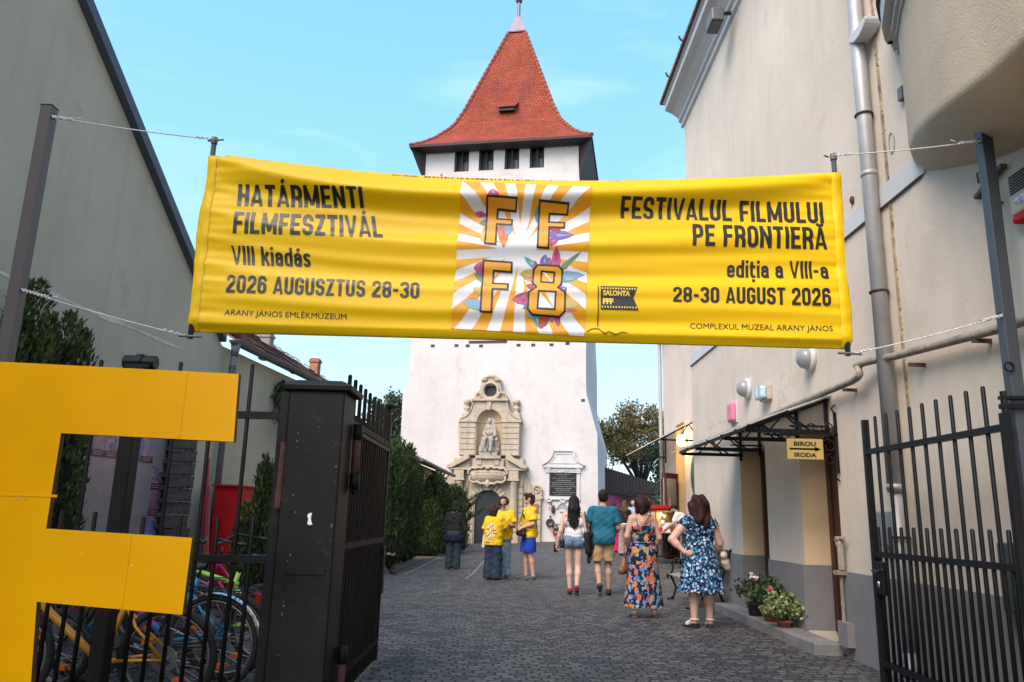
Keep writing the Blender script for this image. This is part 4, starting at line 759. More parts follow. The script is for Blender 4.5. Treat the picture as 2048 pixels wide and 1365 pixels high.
# ------------------------------------------------------------ left-hand building (firewall gable, then a low eave with gutter)
_la = R_(6.6); LP = Vector((-5.6, 0, 0)); LU = Vector((math.sin(_la), math.cos(_la), 0)); LV = Vector((-math.cos(_la), math.sin(_la), 0))
def LX(p): return LP+LU*p[0]+LV*p[1]+Vector((0, 0, p[2]))     # along the wall, behind it, up
def make_left_building():
    B = thing("grey_gable_building", "grey green rendered building with steep gable edge and long gutter along the left side", "building", LX((9, 2, 0)))
    e0 = 11.15; top = lambda s: 3.72+(e0-s)*.742
    mb = MB(LX); mb.prism([(-8, -.3), (16.6, -.3), (16.6, 3.66), (e0+.1, 3.66), (e0-.12, top(e0-.12)), (0.2, top(.2)), (-8, top(.2)-8*.74)], 0, .4, 'xz'); mb.box((16.2, .4, -.3), (16.6, 6, 3.66)); mb.build("wall", M['lwall'], B)
    v = MB(LX)   # verge capping along the gable slope
    v.prism([(e0+.02, 3.70), (e0+.02, 3.86), (.2, top(.2)+.16), (.2, top(.2))], -.10, .5, 'xz'); v.build("verge_capping", paint("slate_blue_verge", (.055, .065, .09), rough=.5), B)
    r = MB(LX); r.quad((e0+.02, .3, 3.8), (e0+.02, 7, 3.8), (.2, 7, top(.2)+.1), (.2, .3, top(.2)+.1)); r1 = r.build("gable_roof", M['oldtile'], B); uv_roof(r1)
    r = MB(LX); zz = lambda n: 3.78+(n+.22)*.60
    rr = random.Random(5); cols = 26
    r.add([(e0+.2, -.2, zz(-.2)-.03), (16.75, -.2, zz(-.2)-.03), (16.75, 4.2, zz(4.2)-.03), (e0+.2, 4.2, zz(4.2)-.03), (e0+.2, -.2, zz(-.2)-.06), (16.75, -.2, zz(-.2)-.06), (16.75, 4.2, zz(4.2)-.06), (e0+.2, 4.2, zz(4.2)-.06)], [(0, 1, 2, 3), (7, 6, 5, 4), (0, 4, 5, 1), (1, 5, 6, 2), (3, 7, 4, 0)])
    for row in range(14):
        n0, n1 = -.22+row*.3, -.22+(row+1)*.3+.04
        for k in range(cols):
            s0 = e0+.25+(16.7-e0-.25)*k/cols; s1 = e0+.25+(16.7-e0-.25)*(k+1)/cols-.008; j = rr.uniform(-.008, .022); dn = rr.uniform(-.02, .02)
            r.add([(s0, n0+dn, zz(n0)+.03+j), (s1, n0+dn, zz(n0)+.03+j), (s1, n1, zz(n1)), (s0, n1, zz(n1)), (s0, n0+dn, zz(n0)+.012+j), (s1, n0+dn, zz(n0)+.012+j)], [(0, 1, 2, 3), (4, 5, 1, 0)])
    m, t, b = _mat("weathered_tiles"); g_ = t.nodes.new("ShaderNodeNewGeometry"); t.links.new(ramp(t, g_.outputs["Random Per Island"], [(0, (.09, .06, .05)), (.5, (.2, .09, .06)), (.8, (.13, .08, .06)), (1, (.36, .10, .05))]), b.inputs["Base Color"]); b.inputs["Roughness"].default_value = .9
    rf = r.build("eave_roof", m, B)
    for (s, n, h, wd, mt) in ((14.7, .9, .22, .10, 'concrete'), (16.1, .42, .30, .09, 'brick')):
        c = MB(LX); z0 = zz(n)-.3; c.box((s-wd, n-wd, z0), (s+wd, n+wd, z0+h+.3)); c.box((s-wd-.02, n-wd-.02, z0+h+.22), (s+wd+.02, n+wd+.02, z0+h+.27)); c.box((s-wd*.6, n-wd*.6, z0+h+.3), (s+wd*.6, n+wd*.6, z0+h+.31)); c.build("chimney", M[mt], rf)
    g = MB(LX); g.smooth = True
    pts = [(-.16+.075*math.cos(R_(a)), 3.76+.075*math.sin(R_(a))) for a in range(180, 361, 20)]
    vs = []
    for s in (e0+.12, 16.8): vs += [(s, n, z) for n, z in pts]
    k_ = len(pts); g.add(vs, [(k, k+1, k_+k+1, k_+k) for k in range(k_-1)]+[tuple(range(k_))]); g.tube([(e0+.12, -.235, 3.765), (16.8, -.235, 3.765)], .012, 6)
    for s in (12.3, 13.6, 14.9, 16.2): g.tube([(s, n*1.0-.0, z-.004) for n, z in pts], .012, 5)
    gt = g.build("gutter", M['gutter'], B)
    d = MB(LX); d.smooth = True
    d.tube([(e0+.2, -.16, 3.72), (e0+.2, -.16, 3.6), (e0+.2, -.15, 3.52)], [.075, .06, .05], 12); d.tube([(e0+.2, -.15, 3.54), (e0+.19, -.15, 3.2), (e0+.22, -.10, 3.02), (e0+.25, -.09, 2.9), (e0+.25, -.09, .1)], .048, 12)
    for k in range(5): d.lathe([(.05, 3.22+k*.035), (.062, 3.235+k*.035), (.05, 3.25+k*.035)], (e0+.195, -.15, 0), 12)
    d.build("downpipe", M['gutter'], B)
    # pale scar of an old roof line, running down the render
    sc_ = MB(LX); rr = random.Random(8)
    N_ = 26
    for k in range(N_):
        s0 = 6.0+(10.15-6.0)*k/N_; s1 = 6.0+(10.15-6.0)*(k+1)/N_; w0 = .035+.02*math.sin(k*.9); z0, z1 = 3.40-.011*k*.1, 3.40-.011*(k+1)*.1; tp = (1-k/N_)*.6+.4
        sc_.quad((s0, -.004, z0-w0*tp), (s1, -.004, z1-w0*tp), (s1, -.004, z1+w0*tp), (s0, -.004, z0+w0*tp))
    sc_.build("pale_scar", paint("lime_washed_scar", (.56, .56, .50), rough=.9, var=.2, scale=5, col2=(.44, .435, .35), thr=(.5, .65)), B)
    vn = MB(LX); vn.box((e0-.9, -.06, 2.05), (e0-.55, 0, 2.1)); vn.build("wall_ledge", M['brownwood'], B)
    return B
make_left_building()
def make_yellow_house():
    H = thing("ochre_house", "low ochre house with mossy tiled eave behind the tall clipped hedge", "house", (-3.6, 27, 0))
    mb = MB(); mb.prism([(-7, 23.4), (-3.2, 24.6), (-2.75, 33.5), (-7, 33.5)], -.2, 3.0, 'xy'); mb.build("wall", M['yellowhouse'], H)
    r = MB(); r.add([(-7.2, 23.0, 4.7), (-2.75, 24.3, 3.02), (-2.35, 33.7, 3.02), (-7, 33.9, 4.7), (-7.2, 23.0, 4.6), (-2.75, 24.3, 2.92), (-2.35, 33.7, 2.92), (-7, 33.9, 4.6)], [(0, 1, 2, 3), (7, 6, 5, 4), (0, 4, 5, 1), (1, 5, 6, 2), (2, 6, 7, 3), (3, 7, 4, 0)]); rf = r.build("roof", M['oldtile'], H); uv_roof(rf)
    g = MB(); g.tube([(-2.72, 24.2, 2.98), (-2.32, 33.8, 2.98)], .055, 8); g.build("gutter", M['gutter'], H)
make_yellow_house()
# open shed behind the tower
def make_shed():
    S = thing("stage_shed", "dark boarded shed with purple lit opening behind the tower's right side", "shed", (7.5, 47, .2))
    mb = MB(); mb.box((5.0, 48.5, 0), (10, 48.7, 3.1)); mb.build("back_wall", stucco("pinkish_back_wall", (.42, .26, .28), stain=(.3, .1, .25), amt=.5, scale=.5), S)
    mb = MB(); mb.add([(4.9, 44.0, 4.35), (9.9, 44.0, 2.95), (9.9, 49.5, 2.95), (4.9, 49.5, 4.35), (4.9, 44, 2.82), (9.9, 44, 2.7), (9.9, 44.1, 2.7), (4.9, 44.1, 2.82)], [(0, 1, 2, 3), (4, 5, 1, 0), (7, 6, 5, 4)])
    for k in range(26): x = 4.95+k*.19; zt = 4.33-(x-4.9)*.28; mb.box((x, 43.96, 2.85-(x-4.9)*.02), (x+.16, 43.99, zt))
    mb.build("boarded_fascia", M['darkwood'], S)
    mb = MB()
    for x in (5.2, 9.75): mb.box((x-.1, 44.1, 0), (x+.1, 44.3, 2.8))
    mb.build("post", M['darkwood'], S)
    mb = MB(); rr = random.Random(2)
    mb.tube([(4.9+k*.3, 43.9, 2.85-.02*k-.12*abs(math.sin(k*1.3))) for k in range(17)], .035, 5); mb.tube([(4.9+k*.3, 43.92, 2.95-.03*k-.07*abs(math.cos(k*1.1))) for k in range(17)], .05, 5); mb.build("cable_swag", M['black'], S)
    mb = MB(); mb.box((5.1, 46.5, 0), (10, 48.4, .9)); mb.build("stage_floor", M['black'], S)
    ld = bpy.data.lights.new("stage_wash_light", 'SPOT'); ld.energy = 22; ld.color = (.7, .08, .6); ld.spot_size = R_(70); ld.spot_blend = 1; ld.shadow_soft_size = .1
    lo = bpy.data.objects.new("stage_wash_light", ld); COL.objects.link(lo); lo.location = (6.3, 46.9, 2.9); lo.rotation_euler = (R_(60), 0, 0)
make_shed()
# ------------------------------------------------------------ condensed grotesque lettering drawn as strokes (cap height 1)
def _arc(cx, cy, rx, ry, a0, a1, n=7): return [(cx+rx*math.cos(R_(a0+(a1-a0)*i/n)), cy+ry*math.sin(R_(a0+(a1-a0)*i/n))) for i in range(n+1)]
def glyph(ch, t):
    """(advance, strokes); strokes run along their centre lines"""
    h = t/2; T, Bm = 1-h, h; q = .17
    acc = {'Á': 'A', 'Ă': 'A', 'á': 'a', 'ț': 't', 'É': 'E', 'Ú': 'U', 'Ș': 'S', 'Ț': 'T'}; b = acc.get(ch, ch); up = []
    if b in 'kadest' and ch.islower() or b == 't': pass
    w = {'M': .64, 'I': t, 'i': t, 'A': .50, 'V': .50, 'N': .50, 'X': .48, ' ': .20, '-': .30, 't': .30, 'L': .40, 'F': .41, 'E': .42, 'T': .44, 'Z': .43, 'a': .41, 'e': .41, 's': .38, 'd': .42, 'k': .42, 'm': .6}.get(b, .46)
    l, r, m = h, w-h, w/2
    top = lambda y1=T: _arc(r-q, y1-q, q, q, 0, 90)+_arc(l+q, y1-q, q, q, 90, 180)
    bot = lambda y0=Bm: _arc(l+q, y0+q, q, q, 180, 270)+_arc(r-q, y0+q, q, q, 270, 360)
    q = min(q, (r-l)/2) if r > l else q; x = .72; xt = x-h
    S = {'H': [[(l, 0), (l, 1)], [(r, 0), (r, 1)], [(l, .5), (r, .5)]], 'A': [[(h*.75, 0), (m-.01, 1)], [(w-h*.75, 0), (m+.01, 1)], [(.12, .24), (w-.12, .24)]], 'T': [[(0, T), (w, T)], [(m, 0), (m, T)]],
         'R': [[(l, 0), (l, 1)], [(l, T), (r-q, T)]+_arc(r-q, T-q, q, q, 90, 0)[1:]+_arc(r-q, .46+q, q, q, 0, -90)+[(l, .46)], [(r-q*.9, .46), (r-.03, .36), (r, .22), (r, 0)]], 'P': [[(l, 0), (l, 1)], [(l, T), (r-q, T)]+_arc(r-q, T-q, q, q, 90, 0)[1:]+_arc(r-q, .42+q, q, q, 0, -90)+[(l, .42)]],
         'M': [[(l, 0), (l, 1)], [(r, 0), (r, 1)], [(l, .97), (m, .12)], [(r, .97), (m, .12)]], 'E': [[(w, T), (l, T), (l, Bm), (w, Bm)], [(l, .5), (w-.05, .5)]], 'N': [[(l, 0), (l, 1)], [(r, 0), (r, 1)], [(l, .97), (r, .03)]], 'I': [[(m, 0), (m, 1)]],
         'F': [[(w, T), (l, T), (l, 0)], [(l, .47), (w-.04, .47)]], 'L': [[(l, 1), (l, Bm), (w, Bm)]], 'Z': [[(0, T), (w, T)], [(r-.02, T), (l+.02, Bm)], [(0, Bm), (w, Bm)]], 'V': [[(h*.75, 1), (m, 0)], [(w-h*.75, 1), (m, 0)]], 'U': [[(l, 1)]+bot()+[(r, 1)]],
         'S': [[(r, .70)]+top()+_arc(l+q, .5+q*1.02, q, q, 180, 235, 4)+_arc(r-q, .5-q*1.02, q, q, 55, 0, 4)+bot()[::-1]+[(l, .30)]], 'G': [[(r, .68)]+top()+bot()+[(r, .47), (m, .47)]], 'O': [top()+bot()+[(r, T-q)]], 'C': [[(r, .68)]+top()+bot()+[(r, .32)]], 'D': [[(l, Bm), (l, T), (r-q, T)]+_arc(r-q, T-q, q, q, 90, 0)+_arc(r-q, Bm+q, q, q, 0, -90)+[(l, Bm)]],
         '0': [top()+bot()+[(r, T-q)]], '2': [[(l, .68)]+top()[::-1]+[(r, .60), (l, .17), (l, Bm), (w, Bm)]], '6': [[(r, .72)]+top()+bot()+_arc(r-q, .58-q, q, q, 0, 90)+_arc(l+q, .58-q, q, q, 90, 150, 4)], '8': [_arc(r-q, T-q, q, q, 0, 90)+_arc(l+q, T-q, q, q, 90, 180)+_arc(l+q, .5+q, q, q, 180, 270)+_arc(r-q, .5+q, q, q, 270, 360)+[(r, T-q)], _arc(r-q, .5-q, q, q, 0, 90)+_arc(l+q, .5-q, q, q, 90, 180)+bot()+[(r, .5-q)]],
         '3': [[(l, .74)]+top()[::-1]+_arc(r-q, .5+q, q, q, 0, -90)+[(m-.04, .5)], [(m-.04, .5), (r-q, .5)]+_arc(r-q, .5-q, q, q, 90, 0)+bot()[::-1]+[(l, .26)]], '-': [[(.02, .44), (w-.02, .44)]], ' ': [],
         'i': [[(m, 0), (m, x)], [(m, .84), (m, .99)]], 'k': [[(l, 0), (l, 1)], [(r+.02, x), (l+.06, .33)], [(l+.15, .42), (r+.03, 0)]], 'd': [[(r, 0), (r, 1)], [(r, xt-q)]+_arc(r-q, xt-q, q, q, 0, 90)+_arc(l+q, xt-q, q, q, 90, 180)+bot()+[(r, .4)]], 'a': [[(l, .54)]+_arc(l+q, xt-q, q, q, 180, 90)+_arc(r-q, xt-q, q, q, 90, 0)+[(r, 0)], [(r, .42), (l+q, .42)]+_arc(l+q, .42-q, q, q, 90, 180)+_arc(l+q, Bm+q, q, q, 180, 270)+[(r-q, Bm), (r, Bm+.12)]],
         'e': [[(l, .37), (r, .37), (r, xt-q)]+_arc(r-q, xt-q, q, q, 0, 90)+_arc(l+q, xt-q, q, q, 90, 180)+bot()+[(r, .22)]], 's': [[(r, .54)]+_arc(r-q, xt-q*.8, q, q*.8, 0, 90)+_arc(l+q, xt-q*.8, q, q*.8, 90, 180)+[(l+.03, .42), (r-.03, .30)]+_arc(r-q, Bm+q*.8, q, q*.8, 0, -90)+_arc(l+q, Bm+q*.8, q, q*.8, 270, 180)+[(l, .19)]], 't': [[(.10, .93), (.10, Bm+.08), (.15, Bm), (w, Bm)], [(0, x-h), (w, x-h)]]}[b]
    if ch in 'ÁÉÚ': S = S+[[(m-.03, 1.07), (m+.07, 1.22)]]
    if ch == 'á': S = S+[[(m-.02, .80), (m+.07, .97)]]
    if ch == 'Ă': S = S+[[(m-.12, 1.2)]+_arc(m, 1.18, .11, .09, 180, 360)]
    if ch == 'ț': S = S+[[(w-.10, -.10), (w-.15, -.28)]]
    return w, S
def stroke_text(body, t=.155, gap=.075):
    """polygons of a line of lettering, widths in cap heights; returns polygons and total width"""
    out = []; x = 0
    for ch in body:
        w_, strokes = glyph(ch, t)
        slim = .8 if ch in 'MNAVĂÁ' else 1
        for si, s in enumerate(strokes):
            pts = [Vector(p) for p in s]; pts = [p for i, p in enumerate(pts) if i == 0 or (p-pts[i-1]).length > 1e-4]; n = len(pts); L = []; Rr = []; hw = t/2*(slim if (ch in 'MN' and si >= 2) or ch in 'AVĂÁ' else 1)
            for i in range(n):
                d0 = (pts[i]-pts[i-1]).normalized() if i else (pts[1]-pts[0]).normalized(); d1 = (pts[i+1]-pts[i]).normalized() if i < n-1 else d0
                n0 = Vector((-d0.y, d0.x)); n1 = Vector((-d1.y, d1.x)); mt = (n0+n1); mt = mt.normalized() if mt.length > 1e-6 else n0; k = hw/max(.45, mt.dot(n0)); L.append(pts[i]+mt*k); Rr.append(pts[i]-mt*k)
            cl = (lambda p: (p.x+x, min(1, max(0, p.y)))) if ch in 'AVMN' or (ch in 'ÁĂ' and si < 3) else (lambda p: (p.x+x, p.y))
            for i in range(n-1): out.append([cl(Rr[i]), cl(Rr[i+1]), cl(L[i+1]), cl(L[i])])
        x += w_+gap
    return out, x-gap
# ------------------------------------------------------------ printed artwork of the banner, metres in the plane of the gate
BTEXT=[
("HATÁRMENTI",(-1.878,3.283),(-1.023,3.293),(-1.886,3.440),(-1.029,3.407)),
("FILMFESZTIVÁL",(-1.882,3.081),(-0.876,3.074),(-1.883,3.237),(-0.910,3.239)),
("VIII kiadás",(-1.867,2.868),(-1.347,2.867),(-1.888,2.999),(-1.356,2.989)),
("2026 AUGUSZTUS 28-30",(-1.882,2.669),(-0.615,2.662),(-1.887,2.793),(-0.618,2.777)),
("ARANY JÁNOS EMLÉKMÚZEUM",(-1.884,2.521),(-1.082,2.512),(-1.879,2.560),(-1.085,2.550)),
("FESTIVALUL FILMULUI",(0.712,3.273),(2.076,3.261),(0.709,3.393),(2.083,3.422)),
("PE FRONTIERĂ",(1.183,3.075),(2.086,3.077),(1.193,3.237),(2.084,3.229)),
("ediția a VIII-a",(1.415,2.870),(2.085,2.874),(1.419,2.988),(2.088,2.996)),
("28-30 AUGUST 2026",(1.049,2.685),(2.084,2.685),(1.049,2.787),(2.089,2.809)),
("COMPLEXUL MUZEAL ARANY JÁNOS",(1.160,2.512),(2.089,2.518),(1.161,2.552),(2.092,2.557)),
("ORGANIZATORI",(-0.868,3.545),(-0.683,3.538),(-0.870,3.582),(-0.686,3.576)),
("PRIMĂRIA MUNICIPIULUI SALONTA",(-0.639,3.537),(0.135,3.528),(-0.641,3.578),(0.134,3.578)),
("NOVA FILM",(0.189,3.528),(0.434,3.525),(0.188,3.572),(0.434,3.571)),
("ASOCIAȚIA FILM VEST",(0.492,3.526),(0.980,3.535),(0.492,3.569),(0.980,3.579)),
]
BG_panel=[(-0.365,3.488),(0.509,3.451),(0.469,2.442),(-0.400,2.471)]
BG_center=[(0.037,3.008)]
BG_F1=[(-0.189,3.361),(0.007,3.355),(0.003,3.291),(-0.117,3.298),(-0.123,3.242),(-0.020,3.237),(-0.023,3.198),(-0.124,3.203),(-0.126,3.046),(-0.196,3.049)]
BG_F2=[(0.162,3.347),(0.355,3.340),(0.351,3.284),(0.230,3.286),(0.227,3.227),(0.333,3.223),(0.329,3.187),(0.230,3.188),(0.224,3.027),(0.153,3.030)]
BG_F3=[(-0.202,2.937),(-0.015,2.929),(-0.016,2.865),(-0.134,2.871),(-0.136,2.782),(-0.036,2.780),(-0.038,2.738),(-0.137,2.742),(-0.140,2.581),(-0.211,2.583)]
BG_E8=[(0.158,2.916),(0.296,2.913),(0.323,2.883),(0.315,2.789),(0.292,2.761),(0.340,2.725),(0.338,2.600),(0.305,2.565),(0.127,2.573),(0.098,2.607),(0.102,2.723),(0.152,2.762),(0.126,2.794),(0.132,2.887)]
BG_H1=[(0.184,2.875),(0.270,2.871),(0.264,2.797),(0.181,2.802)]
BG_H2=[(0.167,2.732),(0.278,2.728),(0.273,2.610),(0.160,2.614)]
BG_flag=[(0.573,2.781),(0.816,2.780),(0.788,2.705),(0.821,2.620),(0.573,2.620)]
BG_pole=[(0.554,2.782),(0.561,2.782),(0.561,2.510),(0.554,2.510)]
BG_sal=[(0.588,2.715),(0.766,2.713),(0.588,2.752),(0.767,2.750)]
BG_fff=[(0.588,2.655),(0.657,2.654),(0.588,2.699),(0.657,2.698)]
BG_dash=[(0.486,2.470),(0.508,2.489),(0.535,2.495),(0.561,2.495),(0.583,2.476),(0.605,2.461),(0.627,2.478),(0.649,2.467),(0.674,2.455),(0.698,2.467),(0.720,2.476),(0.751,2.468)]
BG_L=[(-0.186,3.364),(-0.160,3.414),(-0.108,3.369),(-0.275,3.279),(-0.188,3.269),(-0.233,3.246),(-0.240,3.202),(-0.192,3.247),(-0.190,3.194),(-0.227,3.077),(-0.203,3.184),(-0.194,3.054),(-0.112,3.191),(-0.049,3.188),(-0.071,3.019),(-0.071,3.182),(-0.017,3.194),(-0.047,3.120),(0.132,3.261),(0.163,3.340),(0.165,3.204),(0.234,3.176),(0.302,3.183),(0.298,3.149),(0.234,3.157),(0.398,3.133),(0.253,3.090),(0.230,3.095),(0.298,3.106),(0.240,3.037),(-0.267,2.886),(-0.204,2.933),(-0.210,2.850),(-0.259,2.849),(-0.203,2.869),(-0.217,2.793),(-0.273,2.750),(-0.211,2.738),(-0.214,2.696),(-0.332,2.646),(-0.257,2.676),(-0.214,2.654),(-0.332,2.646),(-0.214,2.654),(-0.214,2.594),(0.064,2.973),(0.138,2.925),(0.130,2.892),(0.133,2.949),(0.161,2.912),(0.143,2.902),(0.170,2.922),(0.205,2.989),(0.228,2.918),(0.219,2.918),(0.232,2.975),(0.251,2.917),(0.255,2.917),(0.279,3.045),(0.305,2.913),(0.305,2.906),(0.448,3.019),(0.323,2.888),(0.037,2.857),(0.130,2.887),(0.126,2.845),(0.050,2.852),(0.131,2.850),(0.132,2.798),(0.323,2.874),(0.476,2.864),(0.324,2.836),(0.324,2.850),(0.427,2.834),(0.320,2.803),(0.083,2.774),(0.132,2.780),(0.124,2.738),(0.293,2.765),(0.351,2.762),(0.334,2.725),(-0.012,2.669),(0.093,2.723),(0.099,2.672),(-0.012,2.669),(0.098,2.686),(0.098,2.640),(0.064,2.611),(0.099,2.644),(0.104,2.608),(0.339,2.692),(0.437,2.649),(0.344,2.623),(0.341,2.637),(0.419,2.607),(0.340,2.600),(0.092,2.571),(0.114,2.590),(0.119,2.553),(0.127,2.572),(0.182,2.482),(0.181,2.568),(0.176,2.568),(0.182,2.484),(0.243,2.567),(0.243,2.566),(0.256,2.529),(0.274,2.565),(0.278,2.565),(0.301,2.494),(0.306,2.567)]
BY = 4.85
def ban_w(x, z):
    """how far the cloth stands off its plane (towards the camera is negative y)"""
    U = (x+2.1)/4.3; U = min(1.0, max(0.0, U)); s = 4*U*(1-U); h = (z-2.41)/1.25
    q = h+.24*s*h+.02*math.sin(7*U)
    w_ = -.065*math.exp(-((q-.97)/.075)**2)*s**.8+.032*math.sin(2*math.pi*(2.7*q+.05+.05*math.sin(5*U)))*(.25+.75*s**.6)*(.35+.65*min(1, max(0, h)))
    w_ += .007*math.sin(2*math.pi*(6.7*q+.3+.25*math.sin(3.1*U)))*(.3+.7*s)
    w_ += .0015*math.sin(2*math.pi*(13*q+1.3*U))*(1-.5*s)
    ed = min(U, 1-U)*4.3; e = math.exp(-ed/.22)*min(1, ed/.04)
    w_ += .006*e*math.sin(2*math.pi*(8.5*h+.6*math.sin(5*h)))+.002*e*math.sin(2*math.pi*(21*h+2*U))
    zt = 3.66-.118*s**.8+.028*U*0; t = z-(zt-.03)
    if t > 0: w_ += min(.05, t)*1.7
    b = 2.465-z
    if b > 0: w_ += b*.75
    return BY+w_
def ban_top(x): U = min(1.0, max(0.0, (x+2.1)/4.3)); return 3.668-.024*U-.112*(4*U*(1-U))**.8
def make_banner():
    Bn = thing("festival_banner", "long yellow film festival banner with black lettering and sunburst picture, strung across the gate", "banner", (0, BY, 2.4))
    mb = MB(); mb.smooth = True; nx, nz = 320, 130
    fx = lambda t, h: -2.115+t*4.325+.010*math.sin(9*h)*(1 if t > .98 or t < .02 else 0)
    vs = []
    for j in range(nz+1):
        h = j/nz
        for i in range(nx+1):
            t = i/nx; x = fx(t, h); z = 2.408+h*(ban_top(x)+.035*(1 if .02 < t < .98 else .3)-2.408); vs.append((x, ban_w(x, z), z))
    mb.add(vs, [(j*(nx+1)+i, j*(nx+1)+i+1, (j+1)*(nx+1)+i+1, (j+1)*(nx+1)+i) for j in range(nz) for i in range(nx)])
    cl, t, b = _mat("banner_yellow_cloth"); cl_ = coords(t, 'World')
    nz_ = N(t, "ShaderNodeTexNoise", Scale=1.2, Detail=3); t.links.new(cl_, nz_.inputs[0])
    t.links.new(ramp(t, nz_.outputs[0], [(.3, (.72, .44, .003)), (.7, (.77, .48, .004))]), b.inputs["Base Color"]); b.inputs["Roughness"].default_value = .42; b.inputs["Specular IOR Level"].default_value = .25
    pass
    wv = t.nodes.new("ShaderNodeTexWave"); wv.inputs["Scale"].default_value = 300; t.links.new(cl_, wv.inputs[0]); bump(t, b, wv.outputs[0], .08, .001)
    c = mb.build("cloth", cl, Bn, fixn=False); DIRSIGN = -1; md = c.modifiers.new("thickness", 'SOLIDIFY'); md.thickness = .002; md.offset = DIRSIGN
    # stitched pole pockets at both ends
    for x0, x1, sg in ((-2.105, -2.045, 1), (2.145, 2.205, -1)):
        p = MB(); p.smooth = True; vs = []; n = 40
        for j in range(n+1):
            z = 2.415+(j/n)*(ban_top(x0)-2.417)
            for i in range(7): a = i/6; x = x0+(x1-x0)*a; vs.append((x, ban_w(x, z)-.004-.007*math.sin(math.pi*a)+.0012*math.sin(z*60)*math.sin(math.pi*a), z))
        p.add(vs, [(j*7+i, j*7+i+1, (j+1)*7+i+1, (j+1)*7+i) for j in range(n) for i in range(6)]); p.build("pole_pocket", cl, Bn, fixn=False)
    for x in (-2.09, 2.185):
        p = MB(); p.smooth = True; p.tube([(x, BY+.02, 2.36), (x, BY+.02, 3.78)], .017, 10); po = p.build("pole", M['postblue'], Bn)
        p = MB(); p.tube([(x-.04, BY+.01, 3.755), (x+.075*(1 if x < 0 else -1), BY-.01, 3.757)], .006, 6); p.tube([(x-.07, BY+.01, 2.375), (x+.08, BY, 2.37)], .009, 6); p.lathe([(.022, 3.74), (.024, 3.765), (.022, 3.785), (0, 3.79)], (x, BY+.02, 0), 10); p.build("pole_pin", M['gutter'], po)
    # ---- print
    def printed(name, polys, mat, lay, parent=None, stepx=.03, stepz=.015):
        bm = bmesh.new()
        for vs, fs in polys:
            vv = [bm.verts.new((x, 0, z)) for x, z in vs]
            for f in fs:
                try: bm.faces.new([vv[i] for i in f])
                except ValueError: pass
        if bm.verts:
            xs = [v.co.x for v in bm.verts]; zs = [v.co.z for v in bm.verts]
            for lo, hi, st_, ax in ((min(xs), max(xs), stepx, 0), (min(zs), max(zs), stepz, 2)):
                k = math.ceil(lo/st_)
                while k*st_ < hi:
                    co = Vector((0, 0, 0)); co[ax] = k*st_; no = Vector((0, 0, 0)); no[ax] = 1
                    bmesh.ops.bisect_plane(bm, geom=bm.verts[:]+bm.edges[:]+bm.faces[:], plane_co=co, plane_no=no, dist=1e-6); k += 1
        for v in bm.verts: v.co.y = ban_w(v.co.x, v.co.z)-.0028-.0011*lay
        bmesh.ops.triangulate(bm, faces=bm.faces[:])
        me = bpy.data.meshes.new(name); bm.to_mesh(me); bm.free(); me.materials.append(mat); o = bpy.data.objects.new(name, me); COL.objects.link(o)
        for p in me.polygons: p.use_smooth = True
        o.parent = parent or Bn; o.matrix_parent_inverse = Matrix.Identity(4); o.location = (0, 0, 0)
        for v in me.vertices: v.co -= Vector((0, BY, 2.4))
        return o
    poly = lambda p: (p, [tuple(range(len(p)))])
    def stroke(p, wd, closed=True):
        out = []; n = len(p)
        for i in range(n if closed else n-1):
            a, b_ = Vector(p[i]), Vector(p[(i+1) % n]); d = (b_-a); L = d.length; d = d/L if L else d; nn = Vector((-d.y, d.x))*wd/2; a = a-d*wd*.5; b_ = b_+d*wd*.5
            out.append(poly([tuple(a-nn), tuple(b_-nn), tuple(b_+nn), tuple(a+nn)]))
        return out
    def shiny(n, col, r=.4): return paint(n, col, rough=r, var=.04, scale=3)
    ink = shiny("banner_black_ink", (.013, .011, .010)); orange = shiny("banner_orange_ink", (.70, .31, .005)); wht = shiny("banner_white_ink", (.68, .67, .66))
    def quadtext(body, bl, br, tl, tr, bold):
        vs, fs = flat_text(body, 1, 1, bold); out = []
        for u, v in vs: out.append(((bl[0]*(1-u)+br[0]*u)*(1-v)+(tl[0]*(1-u)+tr[0]*u)*v, (bl[1]*(1-u)+br[1]*u)*(1-v)+(tl[1]*(1-u)+tr[1]*u)*v))
        return out, fs
    for k, (body, bl, br, tl, tr) in enumerate(BTEXT):
        if k in (4, 9) or k >= 10:
            if k >= 10: tl = (tl[0], bl[1]+.052); tr = (tr[0], br[1]+.052)
            printed("lettering", [quadtext(body, bl, br, tl, tr, 0.0 if k < 10 else .02)], ink, 1, stepx=.04, stepz=.015); continue
        pl_, W_ = stroke_text(body, .16 if k not in (2, 7) else .15); ps = []
        for pg in pl_:
            o_ = []
            for (u, v) in pg: u = u/W_; o_.append(((bl[0]*(1-u)+br[0]*u)*(1-v)+(tl[0]*(1-u)+tr[0]*u)*v, (bl[1]*(1-u)+br[1]*u)*(1-v)+(tl[1]*(1-u)+tr[1]*u)*v))
            ps.append((o_, [(0, 1, 2, 3)]))
        printed("lettering", ps, ink, 1, stepx=.03, stepz=.015)
    # sunburst panel
    pn = BG_panel; C_ = Vector(BG_center[0]); panel = printed("picture_panel", [poly(pn)], wht, 1)
    edges = [(Vector(pn[i]), Vector(pn[(i+1) % 4])) for i in range(4)]
    def hit(a):
        d = Vector((math.cos(a), math.sin(a))); best = None
        for p, q in edges:
            e = q-p; den = d.x*e.y-d.y*e.x
            if abs(den) < 1e-9: continue
            t_ = ((p.x-C_.x)*e.y-(p.y-C_.y)*e.x)/den; s_ = ((p.x-C_.x)*d.y-(p.y-C_.y)*d.x)/den
            if t_ > 0 and -.001 <= s_ <= 1.001 and (best is None or t_ < best): best = t_
        return C_+d*best, d
    rays = []; NR = 21
